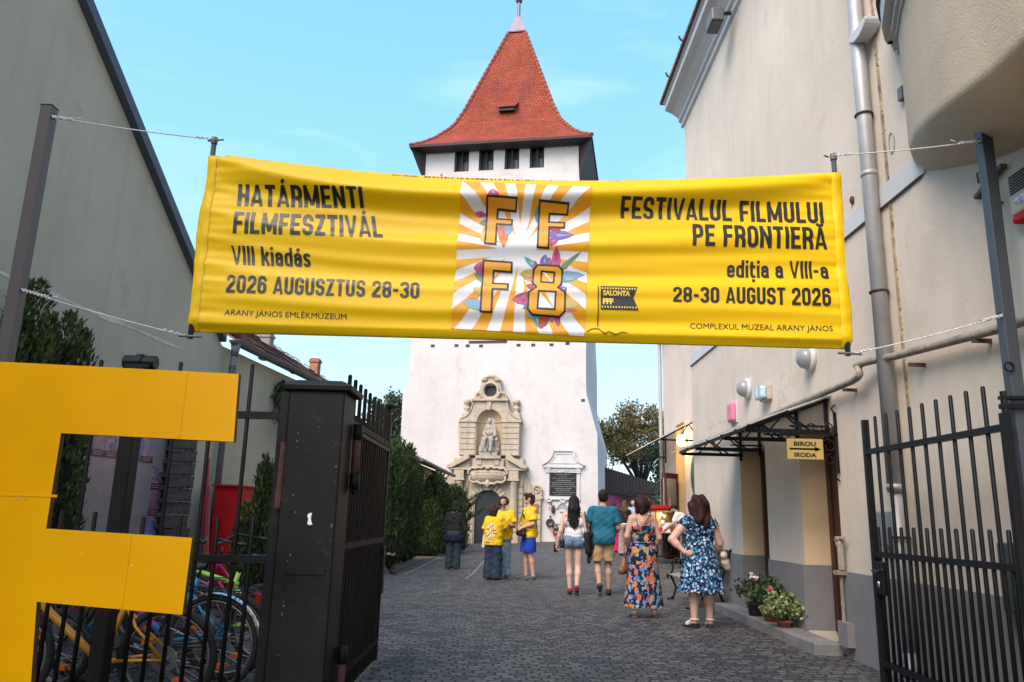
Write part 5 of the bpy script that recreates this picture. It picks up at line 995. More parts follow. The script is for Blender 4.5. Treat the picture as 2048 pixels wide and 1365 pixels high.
    for k in range(NR):
        a0 = 2*math.pi*(k+.05)/NR; a1 = a0+2*math.pi/NR*.5; A, d0 = hit(a0); B_, d1 = hit(a1); r0 = .10+.05*((k*7) % 3)
        pts = [tuple(C_+((d0+d1)/2)*r0), tuple(A)]
        for cpt in pn:
            v = Vector(cpt)-C_; a = math.atan2(v.y, v.x) % (2*math.pi)
            if a0 < a < a1: pts.append(tuple(cpt))
        pts.append(tuple(B_)); rays.append(poly(pts))
    printed("sun_rays", rays, orange, 2, panel)
    cols = [(.45, .03, .06), (.12, .22, .08), (.55, .18, .04), (.05, .28, .36), (.16, .08, .36), (.42, .08, .22), (.50, .38, .10), (.20, .35, .45), (.35, .04, .03)]
    groups = {}
    for i in range(0, len(BG_L), 3):
        a, b_, c = [Vector(p) for p in BG_L[i:i+3]]; m_ = (a+b_+c)/3
        out = []
        for p, q in ((a, b_), (b_, c), (c, a)):   # leaf with bellied sides
            for tt in (0, .25, .5, .75): mid = p.lerp(q, tt); out.append(tuple(mid+(mid-m_).normalized()*(q-p).length*.16*math.sin(math.pi*tt)))
        gi = (i//3*5) % len(cols); groups.setdefault(gi, []).append(poly(out))
        rib = [tuple(m_.lerp(b_, .9)), tuple(m_+(c-m_)*.35), tuple(m_+(a-m_)*.25)]; groups.setdefault((gi+3) % len(cols), []).append((rib, [(0, 1, 2)]))
    for li, (gi, pl_) in enumerate(sorted(groups.items())): printed("feather_leaves", pl_, shiny("feather_ink", cols[gi]), 2.6+.25*li, panel)
    for nm in ("F1", "F2", "F3", "E8"):
        p = globals()["BG_"+nm]; printed("big_numeral" if nm == "E8" else "big_letter", [poly(p)], orange, 5.2, panel); printed("letter_outline", stroke(p, .012), ink, 5.9, panel)
    for nm, mt in (("H1", orange), ("H2", wht)):
        p = globals()["BG_"+nm]; printed("numeral_hole", [poly(p)], mt, 6.0, panel); printed("letter_outline", stroke(p, .012), ink, 6.6, panel)
    tri = lambda a, b_, c: ([a, b_, c], [(0, 1, 2)])
    h = BG_H2; printed("numeral_ray", [tri(h[0], tuple(Vector(h[0]).lerp(Vector(h[1]), .35)), h[2])], orange, 6.3, panel)
    h = BG_H1; printed("numeral_ray", [tri(h[0], tuple(Vector(h[0]).lerp(Vector(h[1]), .3)), h[2])], wht, 6.3, panel)
    # film-strip flag
    fl = printed("pennant", [poly(BG_flag)], ink, 1); printed("pennant_staff", [poly(BG_pole)], ink, 1)
    gold = shiny("banner_gold_ink", (.72, .50, .05))
    printed("pennant_lettering", [quadtext("SALONTA", *BG_sal, .05), quadtext("FFF", *BG_fff, .05)], gold, 2.2, fl)
    holes = []
    for a, b_ in ((BG_flag[0], BG_flag[1]), (BG_flag[4], BG_flag[3])):
        for k in range(13):
            c = Vector(a).lerp(Vector(b_), (k+.6)/13.6); c.y += -.017 if a == BG_flag[0] else .017; holes.append(poly([(c.x-.0045, c.y-.006), (c.x+.0045, c.y-.006), (c.x+.0045, c.y+.006), (c.x-.0045, c.y+.006)]))
    printed("film_perforations", holes, gold, 2.2, fl)
    dd = [Vector(p) for p in BG_dash]; ds = []
    for a, b_ in zip(dd[:-1], dd[1:]): ds += stroke([tuple(a.lerp(b_, .05)), tuple(a.lerp(b_, .3))], .006, False)+stroke([tuple(a.lerp(b_, .55)), tuple(a.lerp(b_, .8))], .006, False)
    printed("dashed_wave", ds, ink, 1)
make_banner()

# ------------------------------------------------------------ gate: tall posts, cords, fence, pillar and two open leaves
def post(x, mat, lab):
    P = thing("gate_post", lab, "post", (x, BY, 0), "tall steel posts of the gate")
    b = MB(); b.box((x-.04, BY-.04, -.1), (x+.04, BY+.04, 3.97)); b.build("shaft", mat, P, bevel=.004, bseg=1)
    b = MB(); b.box((x-.042, BY-.042, 3.97), (x+.042, BY+.042, 3.976)); b.build("end_cap", M['black'], P)
    sx = 1 if x < 0 else -1; b = MB()
    for z in (3.885, 2.645): b.tube([(x+sx*.04+sx*.03*(1-math.cos(R_(a)))/2, BY-.03, z+.018*math.sin(R_(a))) for a in range(0, 360, 40)], .004, 5, closed=True)
    b.build("eye_ring", M['black'], P)
    if x > 0:
        b = MB(); b.box((x-.13, BY-.07, 2.03), (x+.1, BY-.02, 2.06)); b.box((x-.13, BY-.07, 2.09), (x+.1, BY-.02, 2.11)); b.tube([(x-.11, BY-.05, 1.98), (x-.11, BY-.05, 2.14)], .02, 8)
        b.tube([(x-.05-.03*math.sin(R_(a)), BY-.05, 2.3+.03*math.cos(R_(a))) for a in range(0, 360, 40)], .006, 5, closed=True); b.build("hinge_strap", M['iron'], P)
post(-3.25, M['postgrey'], "tall grey brown steel post holding the banner's left cords, beside the yellow letter"); post(3.23, M['postblue'], "tall slate blue steel post holding the banner's right cords, by the bay")
def cord(a, b, sag, lab, knot):
    o = thing("cord", lab, "cord", a, "cords tying the banner to the gate posts"); a, b = Vector(a), Vector(b); n = 24
    pts = [a.lerp(b, i/n)-Vector((0, 0, sag*4*(i/n)*(1-i/n))) for i in range(n+1)]
    mb = MB(); mb.smooth = True; mb.tube(pts, .0042, 7); mt = paint("dirty_white_cord", (.55, .55, .55), rough=.9, var=.3, scale=60)
    mb.build("line", mt, o)
    k = MB(); k.smooth = True
    for i in range(26): t = (i/26)*knot; c = a.lerp(b, t); k.ball((c.x, c.y+.006*math.sin(i*1.9), c.z+.007*math.cos(i*1.9)), (.008, .007, .007), 6, 4)
    c = a.lerp(b, knot); k.tube([c, c+Vector((0, -.01, .014))+(b-a).normalized()*.03, c+Vector((0, -.02, .02))+(b-a).normalized()*.06], .004, 5)
    for i in range(12): t = 1-(i/12)*knot*.8; c = a.lerp(b, t); k.ball((c.x, c.y+.006*math.sin(i*1.9), c.z+.006*math.cos(i*1.9)), (.007, .006, .006), 6, 4)
    k.build("knot", mt, o)
cord((-3.20, BY-.03, 3.885), (-2.10, BY, 3.765), .012, "upper left cord from the grey brown post to the banner pole", .14)
cord((-3.20, BY-.03, 2.645), (-2.12, BY, 2.375), .012, "lower left white cord crossing in front of the conifer", .18)
cord((3.19, BY-.03, 3.885), (2.19, BY, 3.765), .010, "upper right cord from the banner pole to the slate blue post", .16)
cord((3.19, BY-.03, 2.645), (2.22, BY, 2.375), .012, "lower right cord reaching the slate blue post over the pipe", .14)

def make_fence():
    Fc = thing("iron_fence", "black iron bar fence behind the big yellow letter, left of the pillar", "fence", (-2.3, BY, 0)); y = BY
    for z, x1 in ((1.87, -1.43), (.995, -1.43), (.14, -1.43)):
        r = MB(); r.box((-3.2, y-.018, z-.022), (x1, y+.018, z+.022)); r.build("rail", M['oldiron'], Fc)
    r = MB(); r.box((-1.455, y-.03, -.05), (-1.395, y+.03, 2.02)); r.build("end_post", M['oldiron'], Fc, bevel=.004, bseg=1)
    r = MB(); r.box((-2.425, y-.055, -.05), (-2.335, y+.055, 2.15)); ip = r.build("square_post", M['oldiron'], Fc, bevel=.006, bseg=1)
    r = MB(); r.tube([(-2.48, y, 2.19), (-2.28, y, 2.19)], .045, 10); r.box((-2.46, y-.05, 2.15), (-2.30, y+.05, 2.17)); r.tube([(-2.40, y, 2.19), (-2.36, y, 2.19)], .055, 10); r.build("finial", M['iron'], ip)
    rr = random.Random(1)
    for i, (x, zt) in enumerate([(-3.05, 2.17), (-2.84, 2.18), (-2.63, 2.2), (-2.12, 2.2), (-1.89, 1.9), (-1.66, 2.2)]):
        b = MB(); b.smooth = True; b.tube([(x, y, .02), (x+.004, y, 1.0), (x, y, zt-.008), (x, y, zt)], [.0135, .0135, .0135, .008], 8); b.build("bar", M['oldiron'], Fc)
    for x in (-2.945, -2.735, -2.53, -2.23, -2.005, -1.775, -1.56):
        b = MB(); b.smooth = True; zt = 1.24+rr.uniform(-.02, .02); b.tube([(x, y, .02), (x, y, zt-.008), (x, y, zt)], [.0135, .0135, .008], 8); b.build("short_bar", M['oldiron'], Fc)
make_fence()
def make_pillar():
    P = thing("gate_pillar", "black weathered steel box pillar with moulded cap and small white mark", "pillar", (-1.2, 4.95, 0)); x0, x1, y0, y1 = -1.375, -1.03, 4.74, 5.08
    b = MB(); b.box((x0, y0, -.05), (x1, y1, 2.02)); b.build("box", M['oldiron'], P, bevel=.01)
    b = MB(); b.box((x0+.07, y0-.008, -.05), (x1-.005, y0, 2.0)); b.box((x0+.075, y0-.016, .92), (x1-.04, y0-.008, .96)); b.box((x0+.06, y0-.012, .3), (x1-.0, y0-.008, .33)); b.build("front_plate", M['oldiron'], P, bevel=.003, bseg=1)
    b = MB(); b.add([(x0-.03, y0-.03, 2.02), (x1+.04, y0-.03, 2.02), (x1+.04, y1+.03, 2.02), (x0-.03, y1+.03, 2.02), (x0-.035, y0-.035, 2.055), (x1+.045, y0-.035, 2.055), (x1+.045, y1+.035, 2.055), (x0-.035, y1+.035, 2.055), (x0+.03, y0+.03, 2.09), (x1-.03, y0+.03, 2.09), (x1-.03, y1-.03, 2.09), (x0+.03, y1-.03, 2.09)], [(3, 2, 1, 0)]+[(i*4+k, i*4+(k+1) % 4, i*4+4+(k+1) % 4, i*4+4+k) for i in range(2) for k in range(4)]+[(8, 9, 10, 11)])
    b.build("cap", M['oldiron'], P, bevel=.005, bseg=1)
    for z in (1.55, .18):
        b = MB(); b.smooth = True; b.tube([(x1+.035, y1-.03, z-.02), (x1+.035, y1-.03, z+.2)], .026, 10); h = b.build("hinge", M['rust'], P)
        b = MB(); b.smooth = True; b.tube([(x1+.035, y1-.03, z+.2), (x1+.035, y1-.03, z+.3)], .032, 10); b.tube([(x1+.035, y1-.03, z-.12), (x1+.035, y1-.03, z-.02)], .032, 10); b.ball((x1+.035, y1-.03, z-.13), .02, 8, 6); b.build("hinge_barrel", M['oldiron'], h)
    b = MB(); b.tube([(x0-.025, y0+.06, 1.42), (x0-.025, y0+.06, 1.7)], .02, 8); b.tube([(x0-.025, y0+.06, 1.3), (x0-.025, y0+.06, 1.42)], .024, 8); b.build("hinge", M['rust'], P)
    c = [(-1.19, 1.275), (-1.20, 1.262), (-1.192, 1.24), (-1.196, 1.215), (-1.185, 1.205), (-1.165, 1.21), (-1.172, 1.225), (-1.178, 1.25), (-1.172, 1.278)]
    b = MB(); b.prism(c, y0-.0105, y0-.008); b.build("white_mark", paint("white_mark_surface", (.8, .8, .8), rough=.5, var=.03), P)  # small white crescent-shaped patch on the front plate
    rr = random.Random(9); b = MB()
    for k in range(24):
        z = rr.uniform(.05, 1.95); xx = rr.choice([x0+.075, x0+.08, x1-.02, rr.uniform(x0+.08, x1-.03)]); s = rr.uniform(.0015, .004); b.box((xx-s, y0-.0095, z-s*rr.uniform(.5, 2.5)), (xx+s, y0-.008, z+s))
    sp = b.build("paint_flecks", paint("grey_paint_fleck", (.16, .15, .13), rough=.8), P)
    tag(sp, kind="stuff")
make_pillar()
def make_leaf(x, ya, yb, lab, dense, lockside):
    G = thing("gate_leaf", lab, "gate", (x, ya, 0), "two open leaves of the iron gate"); mt = M['oldiron'] if dense else M['iron']
    L = abs(yb-ya); sg = 1 if yb > ya else -1
    for z in (1.91, 1.06, .2):
        b = MB(); b.box((x-.02, min(ya, yb), z-.022), (x+.02, max(ya, yb), z+.022)); b.build("rail", mt, G)
    for yy, zt in ((ya, 2.0), (yb, 2.19)):
        b = MB(); b.box((x-.025, yy-.025, .04), (x+.025, yy+.025, zt)); b.build("stile", mt, G, bevel=.003, bseg=1)
    n = 9; rr = random.Random(3)
    for k in range(1, n+1):
        yy = ya+sg*L*k/(n+1); b = MB(); b.smooth = True; zt = 2.2+(.03 if dense else 0); bend = rr.uniform(-.008, .008)
        b.tube([(x, yy, .06), (x, yy+bend, 1.0), (x, yy, zt-.01), (x, yy, zt)], [.0145, .0145, .0145, .009], 8); b.build("bar", mt, G)
    for k in range(n+1):
        yy = ya+sg*L*(k+.5)/(n+1); b = MB(); b.smooth = True; zt = 1.98 if dense else 1.285
        b.tube([(x, yy, .06), (x, yy, zt-.01), (x, yy, zt)], [.0145, .0145, .009], 8); b.build("short_bar", mt, G)
    if dense:
        for k in range(2*n):
            yy = ya+sg*L*(k+.75)/(2*n+1.5); b = MB(); b.tube([(x+.012, yy, .06), (x+.012, yy, 1.95)], .013, 6); b.build("infill_bar", mt, G)
        b = MB(); b.box((x-.04, yb-.09, .6), (x+.045, yb+.01, 1.0)); b.build("lock_case", mt, G, bevel=.004)
        b = MB(); b.tube([(x, yb, 2.16), (x, yb, 2.26)], .02, 8); b.ball((x+.01, yb-.02, 2.27), (.045, .06, .03), 8, 6); b.build("finial", M['black'], G)
        b = MB(); b.box((x-.03, min(ya, yb), 1.84), (x+.03, max(ya, yb), 1.87)); b.build("notched_rail", mt, G)
    else:
        b = MB(); b.box((x-.03, yb-.17, .74), (x+.03, yb-.02, 1.0)); lk = b.build("lock_case", mt, G, bevel=.006)
        b = MB(); b.tube([(x-.03, yb-.1, .93), (x-.08, yb-.1, .93), (x-.085, yb-.2, .92), (x-.08, yb-.27, .95)], .011, 7); b.build("handle", M['black'], lk)
        b = MB(); b.ball((x-.035, yb-.1, .82), (.012, .02, .03), 8, 6); b.build("keyhole", M['chrome'], lk)
make_leaf(-1.13, 5.12, 7.15, "open left gate leaf with dense black bars, hinged to the black pillar", True, 1)
make_leaf(3.1, 4.78, 6.68, "open right gate leaf of slim black bars in front of the cream wall", False, 1)

# ------------------------------------------------------------ the big yellow letter F standing in front of the fence
def make_letter():
    Lt = thing("letter_sculpture", "giant glossy yellow wooden letter F standing before the iron fence", "letter", (-2.0, 3.76, 0))
    pts = [(-2.52, 0), (-2.105, 0), (-2.11, .51), (-2.14, .85), (-1.47, .81), (-1.465, 1.15), (-2.15, 1.175), (-2.15, 1.62), (-1.32, 1.60), (-1.33, 1.93), (-2.50, 1.96)]
    y0, y1 = 3.70, 3.735; b = MB(); n = len(pts)
    b.add([(x, y0, z) for x, z in pts], [tuple(range(n))], 0); b.add([(x, y1, z) for x, z in pts], [tuple(range(n))], 1)
    for i in range(n): (xa, za), (xb, zb) = pts[i], pts[(i+1) % n]; b.add([(xa, y0, za), (xb, y0, zb), (xb, y1, zb), (xa, y1, za)], [(0, 1, 2, 3)], 1)
    m, t, bs = _mat("glossy_yellow_enamel"); co = coords(t, 'World'); nz = N(t, "ShaderNodeTexNoise", Scale=1.3, Detail=5); t.links.new(co, nz.inputs[0])
    base = ramp(t, nz.outputs[0], [(.3, (.62, .285, .0005)), (.7, (.70, .335, .001))])
    n2 = N(t, "ShaderNodeTexNoise", Scale=38, Detail=5, Roughness=.7); t.links.new(co, n2.inputs[0]); base = mix(t, mix(t, 1, ramp(t, n2.outputs[0], [(.67, (0, 0, 0)), (.74, (1, 1, 1))]), (.6,)*3, 'MULTIPLY'), base, (.85, .65, .2))
    t.links.new(base, bs.inputs["Base Color"]); bs.inputs["Roughness"].default_value = .3; bs.inputs["Specular IOR Level"].default_value = .10; n3 = N(t, "ShaderNodeTexNoise", Scale=5, Detail=3); t.links.new(co, n3.inputs[0]); bump(t, bs, n3.outputs[0], .25, .02)
    b.build("letter_body", [m, paint("dark_raw_edge", (.085, .05, .02), rough=.7, var=.3)], Lt, bevel=.004, bseg=2)
    for x0, x1, z0, z1 in ((-1.592, -1.578, 1.615, 1.93), (-1.765, -1.745, .835, 1.155), (-2.50, -2.12, 1.318, 1.330)):
        s = MB(); s.box((x0, y0-.0025, z0), (x1, y0+.001, z1)); s.build("panel_seam", m, Lt, bevel=.001)
    s = MB()
    for x, z, r in ((-1.35, 1.90, .005), (-1.345, 1.86, .004), (-2.45, 1.33, .007), (-2.3, 1.31, .008), (-2.27, 1.31, .005)): s.lathe([(0, y0-.003), (r, y0-.002), (r, y0)], (x, 0, z), 8, 'y')
    s.build("screw_dents", paint("worn_spot", (.45, .3, .1), rough=.6), Lt)
make_letter()
# ------------------------------------------------------------ plants
class Leaves:
    """many small leaf faces, each an island of its own for colour variation"""
    def __init__(s): s.v = []; s.f = []
    def blade(s, p, d, n, L, W):
        """a pointed leaf at p along d, lying in the plane with normal n"""
        d = d.normalized(); x = d.cross(n); x = x.normalized() if x.length > 1e-5 else Vector((1, 0, 0)); b = len(s.v)
        m = p+d*L*.45+n*L*.06
        s.v += [tuple(p), tuple(m+x*W*.5), tuple(p+d*L), tuple(m-x*W*.5)]; s.f.append((b, b+1, b+2, b+3))
    def build(s, name, mat, parent):
        mb = MB(); mb.v = s.v; mb.f = s.f; mb.mi = [0]*len(s.f); mb.sm = [False]*len(s.f); return mb.build(name, mat, parent, fixn=False)
def rv(r): 
    while True:
        v = Vector((r.uniform(-1, 1), r.uniform(-1, 1), r.uniform(-1, 1)))
        if .01 < v.length < 1: return v.normalized()
THUJA = leafmat("thuja_sprays", (.030, .050, .014), (.062, .095, .022), (.13, .155, .04), scale=2.2)
YEW = leafmat("yew_sprays", (.024, .044, .012), (.050, .085, .020), (.11, .145, .032), scale=1.6)
BARK = paint("grey_brown_bark", (.07, .055, .042), rough=.95, var=.4, scale=9, bmp=.6)
COREM = paint("dark_crown_core", (.014, .018, .009), rough=1, var=.5, scale=8)
def conifer(name, lab, x, y, h, r, seed, mat=THUJA, n=3800, lobes=5, size=.13, group=None, cat="conifer", tip=.5, z0=None, base=.08, wide=1.0):
    T = thing(name, lab, cat, (x, y, gnd(x, y) if z0 is None else z0), group); rr = random.Random(seed); zb = T.location.z
    b = MB(); b.smooth = True; b.tube([(x, y, zb-.05), (x, y, zb+h*.45), (x, y, zb+h*.85)], [.05+.012*h, .03+.008*h, .01], 8); b.build("trunk", BARK, T)
    # a few upright leaders, each its own spire
    L = [(0, 0, 1.0, .75)]+[(r*.5*math.cos(a), r*.5*wide*math.sin(a), rr.uniform(.78, .97), rr.uniform(.42, .6)) for a in [2*math.pi*k/lobes+rr.uniform(-.4, .4) for k in range(lobes)]]
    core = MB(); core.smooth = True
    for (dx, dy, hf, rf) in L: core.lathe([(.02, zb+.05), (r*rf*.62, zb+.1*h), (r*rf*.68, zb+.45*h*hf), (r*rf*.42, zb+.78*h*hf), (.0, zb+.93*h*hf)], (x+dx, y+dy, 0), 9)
    core.build("crown_core", COREM, T)  # solid dark core that keeps the crown from being see-through
    lv = Leaves()
    for i in range(n):
        dx, dy, hf, rf = L[i % len(L)]; t = base+(1-base)*rr.random()**.85; a = rr.uniform(0, 2*math.pi)
        pr = min(1, (t/.18)**.6 if t < .18 else 1)*(1-((t-.1)/.9)**2.2 if t > .1 else 1)**tip
        bump_ = 1+.16*math.sin(a*3+t*9+seed)+.12*math.sin(a*5-t*23)
        q = r*rf*pr*bump_*rr.uniform(.72, 1.06); p = Vector((x+dx+q*math.cos(a), y+dy+q*math.sin(a), zb+h*hf*t))
        out = Vector((math.cos(a), math.sin(a), 0)); d = (out*rr.uniform(.1, .75)+Vector((0, 0, 1))+rv(rr)*.35)
        lv.blade(p, d, (out+rv(rr)*.6).normalized(), size*rr.uniform(.6, 1.5), size*rr.uniform(.3, .55))
    for (dx, dy, hf, rf) in L:
        for k in range(26): lv.blade(Vector((x+dx+rr.gauss(0, .03), y+dy+rr.gauss(0, .03), zb+h*hf*rr.uniform(.86, 1.0))), Vector((rr.gauss(0, .25), rr.gauss(0, .25), 1)), rv(rr), size*1.1, size*.35)
    lv.build("crown", mat, T); return T
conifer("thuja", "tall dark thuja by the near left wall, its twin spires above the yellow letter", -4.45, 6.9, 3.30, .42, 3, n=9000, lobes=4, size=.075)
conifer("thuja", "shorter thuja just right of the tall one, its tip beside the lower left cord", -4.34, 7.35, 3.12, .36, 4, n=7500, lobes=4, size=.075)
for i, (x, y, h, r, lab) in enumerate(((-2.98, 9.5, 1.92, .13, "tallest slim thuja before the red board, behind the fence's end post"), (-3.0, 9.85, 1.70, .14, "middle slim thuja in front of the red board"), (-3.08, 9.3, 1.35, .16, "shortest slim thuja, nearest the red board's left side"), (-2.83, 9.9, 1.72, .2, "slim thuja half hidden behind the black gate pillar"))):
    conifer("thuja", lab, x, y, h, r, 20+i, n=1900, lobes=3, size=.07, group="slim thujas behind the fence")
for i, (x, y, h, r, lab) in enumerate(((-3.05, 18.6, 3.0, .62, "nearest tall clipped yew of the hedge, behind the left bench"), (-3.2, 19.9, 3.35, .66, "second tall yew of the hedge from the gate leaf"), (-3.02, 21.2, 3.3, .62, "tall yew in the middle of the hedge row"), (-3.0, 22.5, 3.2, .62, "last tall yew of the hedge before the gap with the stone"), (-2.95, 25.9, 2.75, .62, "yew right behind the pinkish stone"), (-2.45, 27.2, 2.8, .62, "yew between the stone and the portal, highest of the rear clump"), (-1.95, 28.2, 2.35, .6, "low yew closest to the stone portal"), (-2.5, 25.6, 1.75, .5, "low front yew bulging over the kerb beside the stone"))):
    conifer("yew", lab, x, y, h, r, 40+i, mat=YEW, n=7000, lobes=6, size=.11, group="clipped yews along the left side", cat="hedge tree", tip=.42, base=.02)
def pine_shoot():
    x, y = -1.72, 28.6; T = thing("young_pine", "young pine with spiky shoots sticking out beside the dark clothed woman", "pine", (x, y, gnd(x, y))); rr = random.Random(6); z0 = gnd(x, y)
    b = MB(); b.tube([(x, y, z0), (x+.1, y, z0+1.2), (x+.2, y, z0+2.1)], [.05, .04, .015], 6); sh = []
    for (zz, a, L) in ((1.3, 10, .75), (1.5, 160, .6), (1.6, 60, .5), (1.75, -20, .7), (1.9, 100, .55), (1.95, 20, .55), (2.0, 200, .4), (1.2, -60, .6)):
        p = Vector((x+.12, y, z0+zz-.25)); q = p+Vector((math.cos(R_(a))*L, math.sin(R_(a))*L*.6, L*.7)); b.tube([p, q], [.02, .008], 5); sh.append((p, q))
    b.build("trunk", BARK, T); lv = Leaves(); sh.append((Vector((x+.1, y, z0+1.3)), Vector((x+.2, y, z0+2.25))))
    for p, q in sh:
        for k in range(150):
            t = rr.uniform(.15, 1); c = p.lerp(q, t); d = (q-p).normalized()*.8+rv(rr)*.9; lv.blade(c, d, rv(rr), .14*rr.uniform(.7, 1.2), .022)
    lv.build("crown", leafmat("pine_needles", (.03, .05, .02), (.06, .09, .035), (.09, .12, .05)), T)
pine_shoot()
def broadleaf(name, lab, x, y, h, crown, seed, mat, n, leaf, group=None, trunk=.2, holes=.35):
    """trunk that forks into limbs, leaf clusters at the ends of the limbs"""
    T = thing(name, lab, "tree", (x, y, gnd(x, y)), group); rr = random.Random(seed); z0 = gnd(x, y); cx, cy, cz, rx, ry, rz = crown
    b = MB(); b.smooth = True; fork = Vector((x+.1, y, z0+h*.33)); b.tube([(x, y, z0-.1), (x+.05, y, z0+h*.15), fork], [trunk*1.2, trunk, trunk*.85], 9); tips = []
    for k in range(34):
        d = rv(rr); d.z = d.z*.8+.1; t = rr.uniform(.55, .98); e = Vector((cx+d.x*rx*t, cy+d.y*ry*t, cz+d.z*rz*t)); m = fork.lerp(e, .5)+Vector((rr.gauss(0, .2), rr.gauss(0, .2), .25))
        w_ = trunk*rr.uniform(.25, .5); b.tube([fork-Vector((0, 0, rr.uniform(0, .5))), m, e], [w_, w_*.55, .02], 5); tips.append(e); tips.append(m.lerp(e, .6))
        for j in range(2): e2 = e+rv(rr)*rx*.28; b.tube([m.lerp(e, .5), e2], [w_*.3, .012], 4); tips.append(e2)
    b.build("trunk", BARK, T); lv = Leaves()
    for i in range(n):
        c = tips[i % len(tips)]; o = rv(rr)*rr.random()**.6*rx*holes; o.z *= .7; p = c+o
        lv.blade(p, rv(rr)+Vector((0, 0, -.5)), rv(rr), leaf*rr.uniform(.6, 1.4), leaf*rr.uniform(.4, .7))
    lv.build("crown", mat, T); return T
CHEST = leafmat("browning_chestnut_leaves", (.16, .13, .04), (.27, .19, .06), (.42, .27, .10), scale=.6)
DKGREEN = leafmat("dark_green_leaves", (.022, .042, .016), (.045, .075, .026), (.075, .11, .04), scale=.8)
broadleaf("chestnut_tree", "browning chestnut tree behind the dark shed, right of the tower", 9.3, 55, 10.2, (9.0, 55, 7.2, 3.1, 2.6, 2.7), 5, CHEST, 8000, .25, trunk=.2, holes=.27)
broadleaf("dark_tree", "dark green tree hiding behind the rear wing's corner, right of the chestnut", 10.2, 49, 6.9, (10.4, 49, 4.3, 1.7, 1.7, 2.6), 8, DKGREEN, 6500, .24, trunk=.14, holes=.42)
broadleaf("ash_tree", "slender leafy tree rising behind the ochre house, left of the tower", -6.9, 44, 8.9, (-6.8, 44, 6.4, 1.5, 1.5, 2.4), 9, leafmat("blue_green_leaves", (.025, .04, .025), (.05, .075, .04), (.09, .11, .07), scale=1), 4200, .26, trunk=.12, holes=.36)
def shrub(name, lab, x, y, h, r, seed, mat, n, leaf, flowers=None, z0=None, cat="shrub"):
    T = thing(name, lab, cat, (x, y, gnd(x, y) if z0 is None else z0)); rr = random.Random(seed); zb = T.location.z; b = MB(); ends = []
    for k in range(16):
        d = rv(rr); d.z = abs(d.z)+.35; e = Vector((x, y, zb))+Vector((d.x*r, d.y*r, d.z/1.35*h)); b.tube([(x+d.x*.1*r, y+d.y*.1*r, zb), Vector((x, y, zb)).lerp(e, .6)+Vector((0, 0, .08*h)), e], [.012*h+.004, .008*h+.003, .003], 5); ends.append(e)
    b.build("stems", BARK, T); lv = Leaves()
    for i in range(n):
        c = ends[i % len(ends)].lerp(Vector((x, y, zb+.25*h)), rr.random()**1.4*.8)+rv(rr)*r*.34*rr.random(); lv.blade(c, rv(rr), rv(rr), leaf*rr.uniform(.6, 1.3), leaf*rr.uniform(.45, .75))
    lv.build("foliage", mat, T)
    if flowers:
        for col, k_, fs in flowers:
            f = MB()
            for j in range(k_):
                c = ends[(j*3) % len(ends)]+rv(rr)*.06*h+Vector((0, 0, .03*h))
                for q in range(5): a = 2*math.pi*q/5; f.ball((c.x+fs*.6*math.cos(a), c.y+fs*.6*math.sin(a)*.6, c.z+fs*.5*math.sin(a)), (fs*.5, fs*.4, fs*.45), 6, 4)
            f.build("blossom", paint("petals", col, rough=.7, var=.1), T)
    return T
shrub("flowering_shrub", "dark bush dotted with white blossom at the end of the yard, behind the loudspeaker", 6.1, 30.5, 2.5, 1.1, 3, DKGREEN, 3800, .17, [((.75, .75, .72), 11, .06)])
# hanging creeper where the gutter ends
def creeper():
    c = LX((13.5, -.25, 3.15)); T = thing("hanging_creeper", "hanging green creeper under the gutter, above the black pillar's left edge", "creeper", c); rr = random.Random(4); lv = Leaves(); b = MB()
    for k in range(15):
        a = rr.uniform(0, 6.28); p = c+Vector((rr.gauss(0, .12), rr.gauss(0, .1), .25)); L = rr.uniform(.25, .7); pts = [p+Vector((math.cos(a)*.42*t*1.0, math.sin(a)*.3*t, .22*math.sin(2.3*t)-L*t*t)) for t in [i/8 for i in range(9)]]
        b.tube(pts, .006, 4)
        for q in pts[1:]:
            for j in range(5): lv.blade(q, Vector((math.cos(a)*.5+rr.gauss(0, .5), rr.gauss(0, .4), -.7)), rv(rr), rr.uniform(.14, .26), .05)
    for k in range(160): lv.blade(c+Vector((.35*rr.random(), rr.gauss(0, .15), .35-.9*rr.random())), Vector((rr.gauss(0, .4), rr.gauss(0, .4), -1)), rv(rr), rr.uniform(.1, .2), .06)
    b.build("stems", BARK, T); lv.build("foliage", leafmat("creeper_leaves", (.02, .05, .014), (.045, .09, .022), (.08, .13, .035)), T)
creeper()
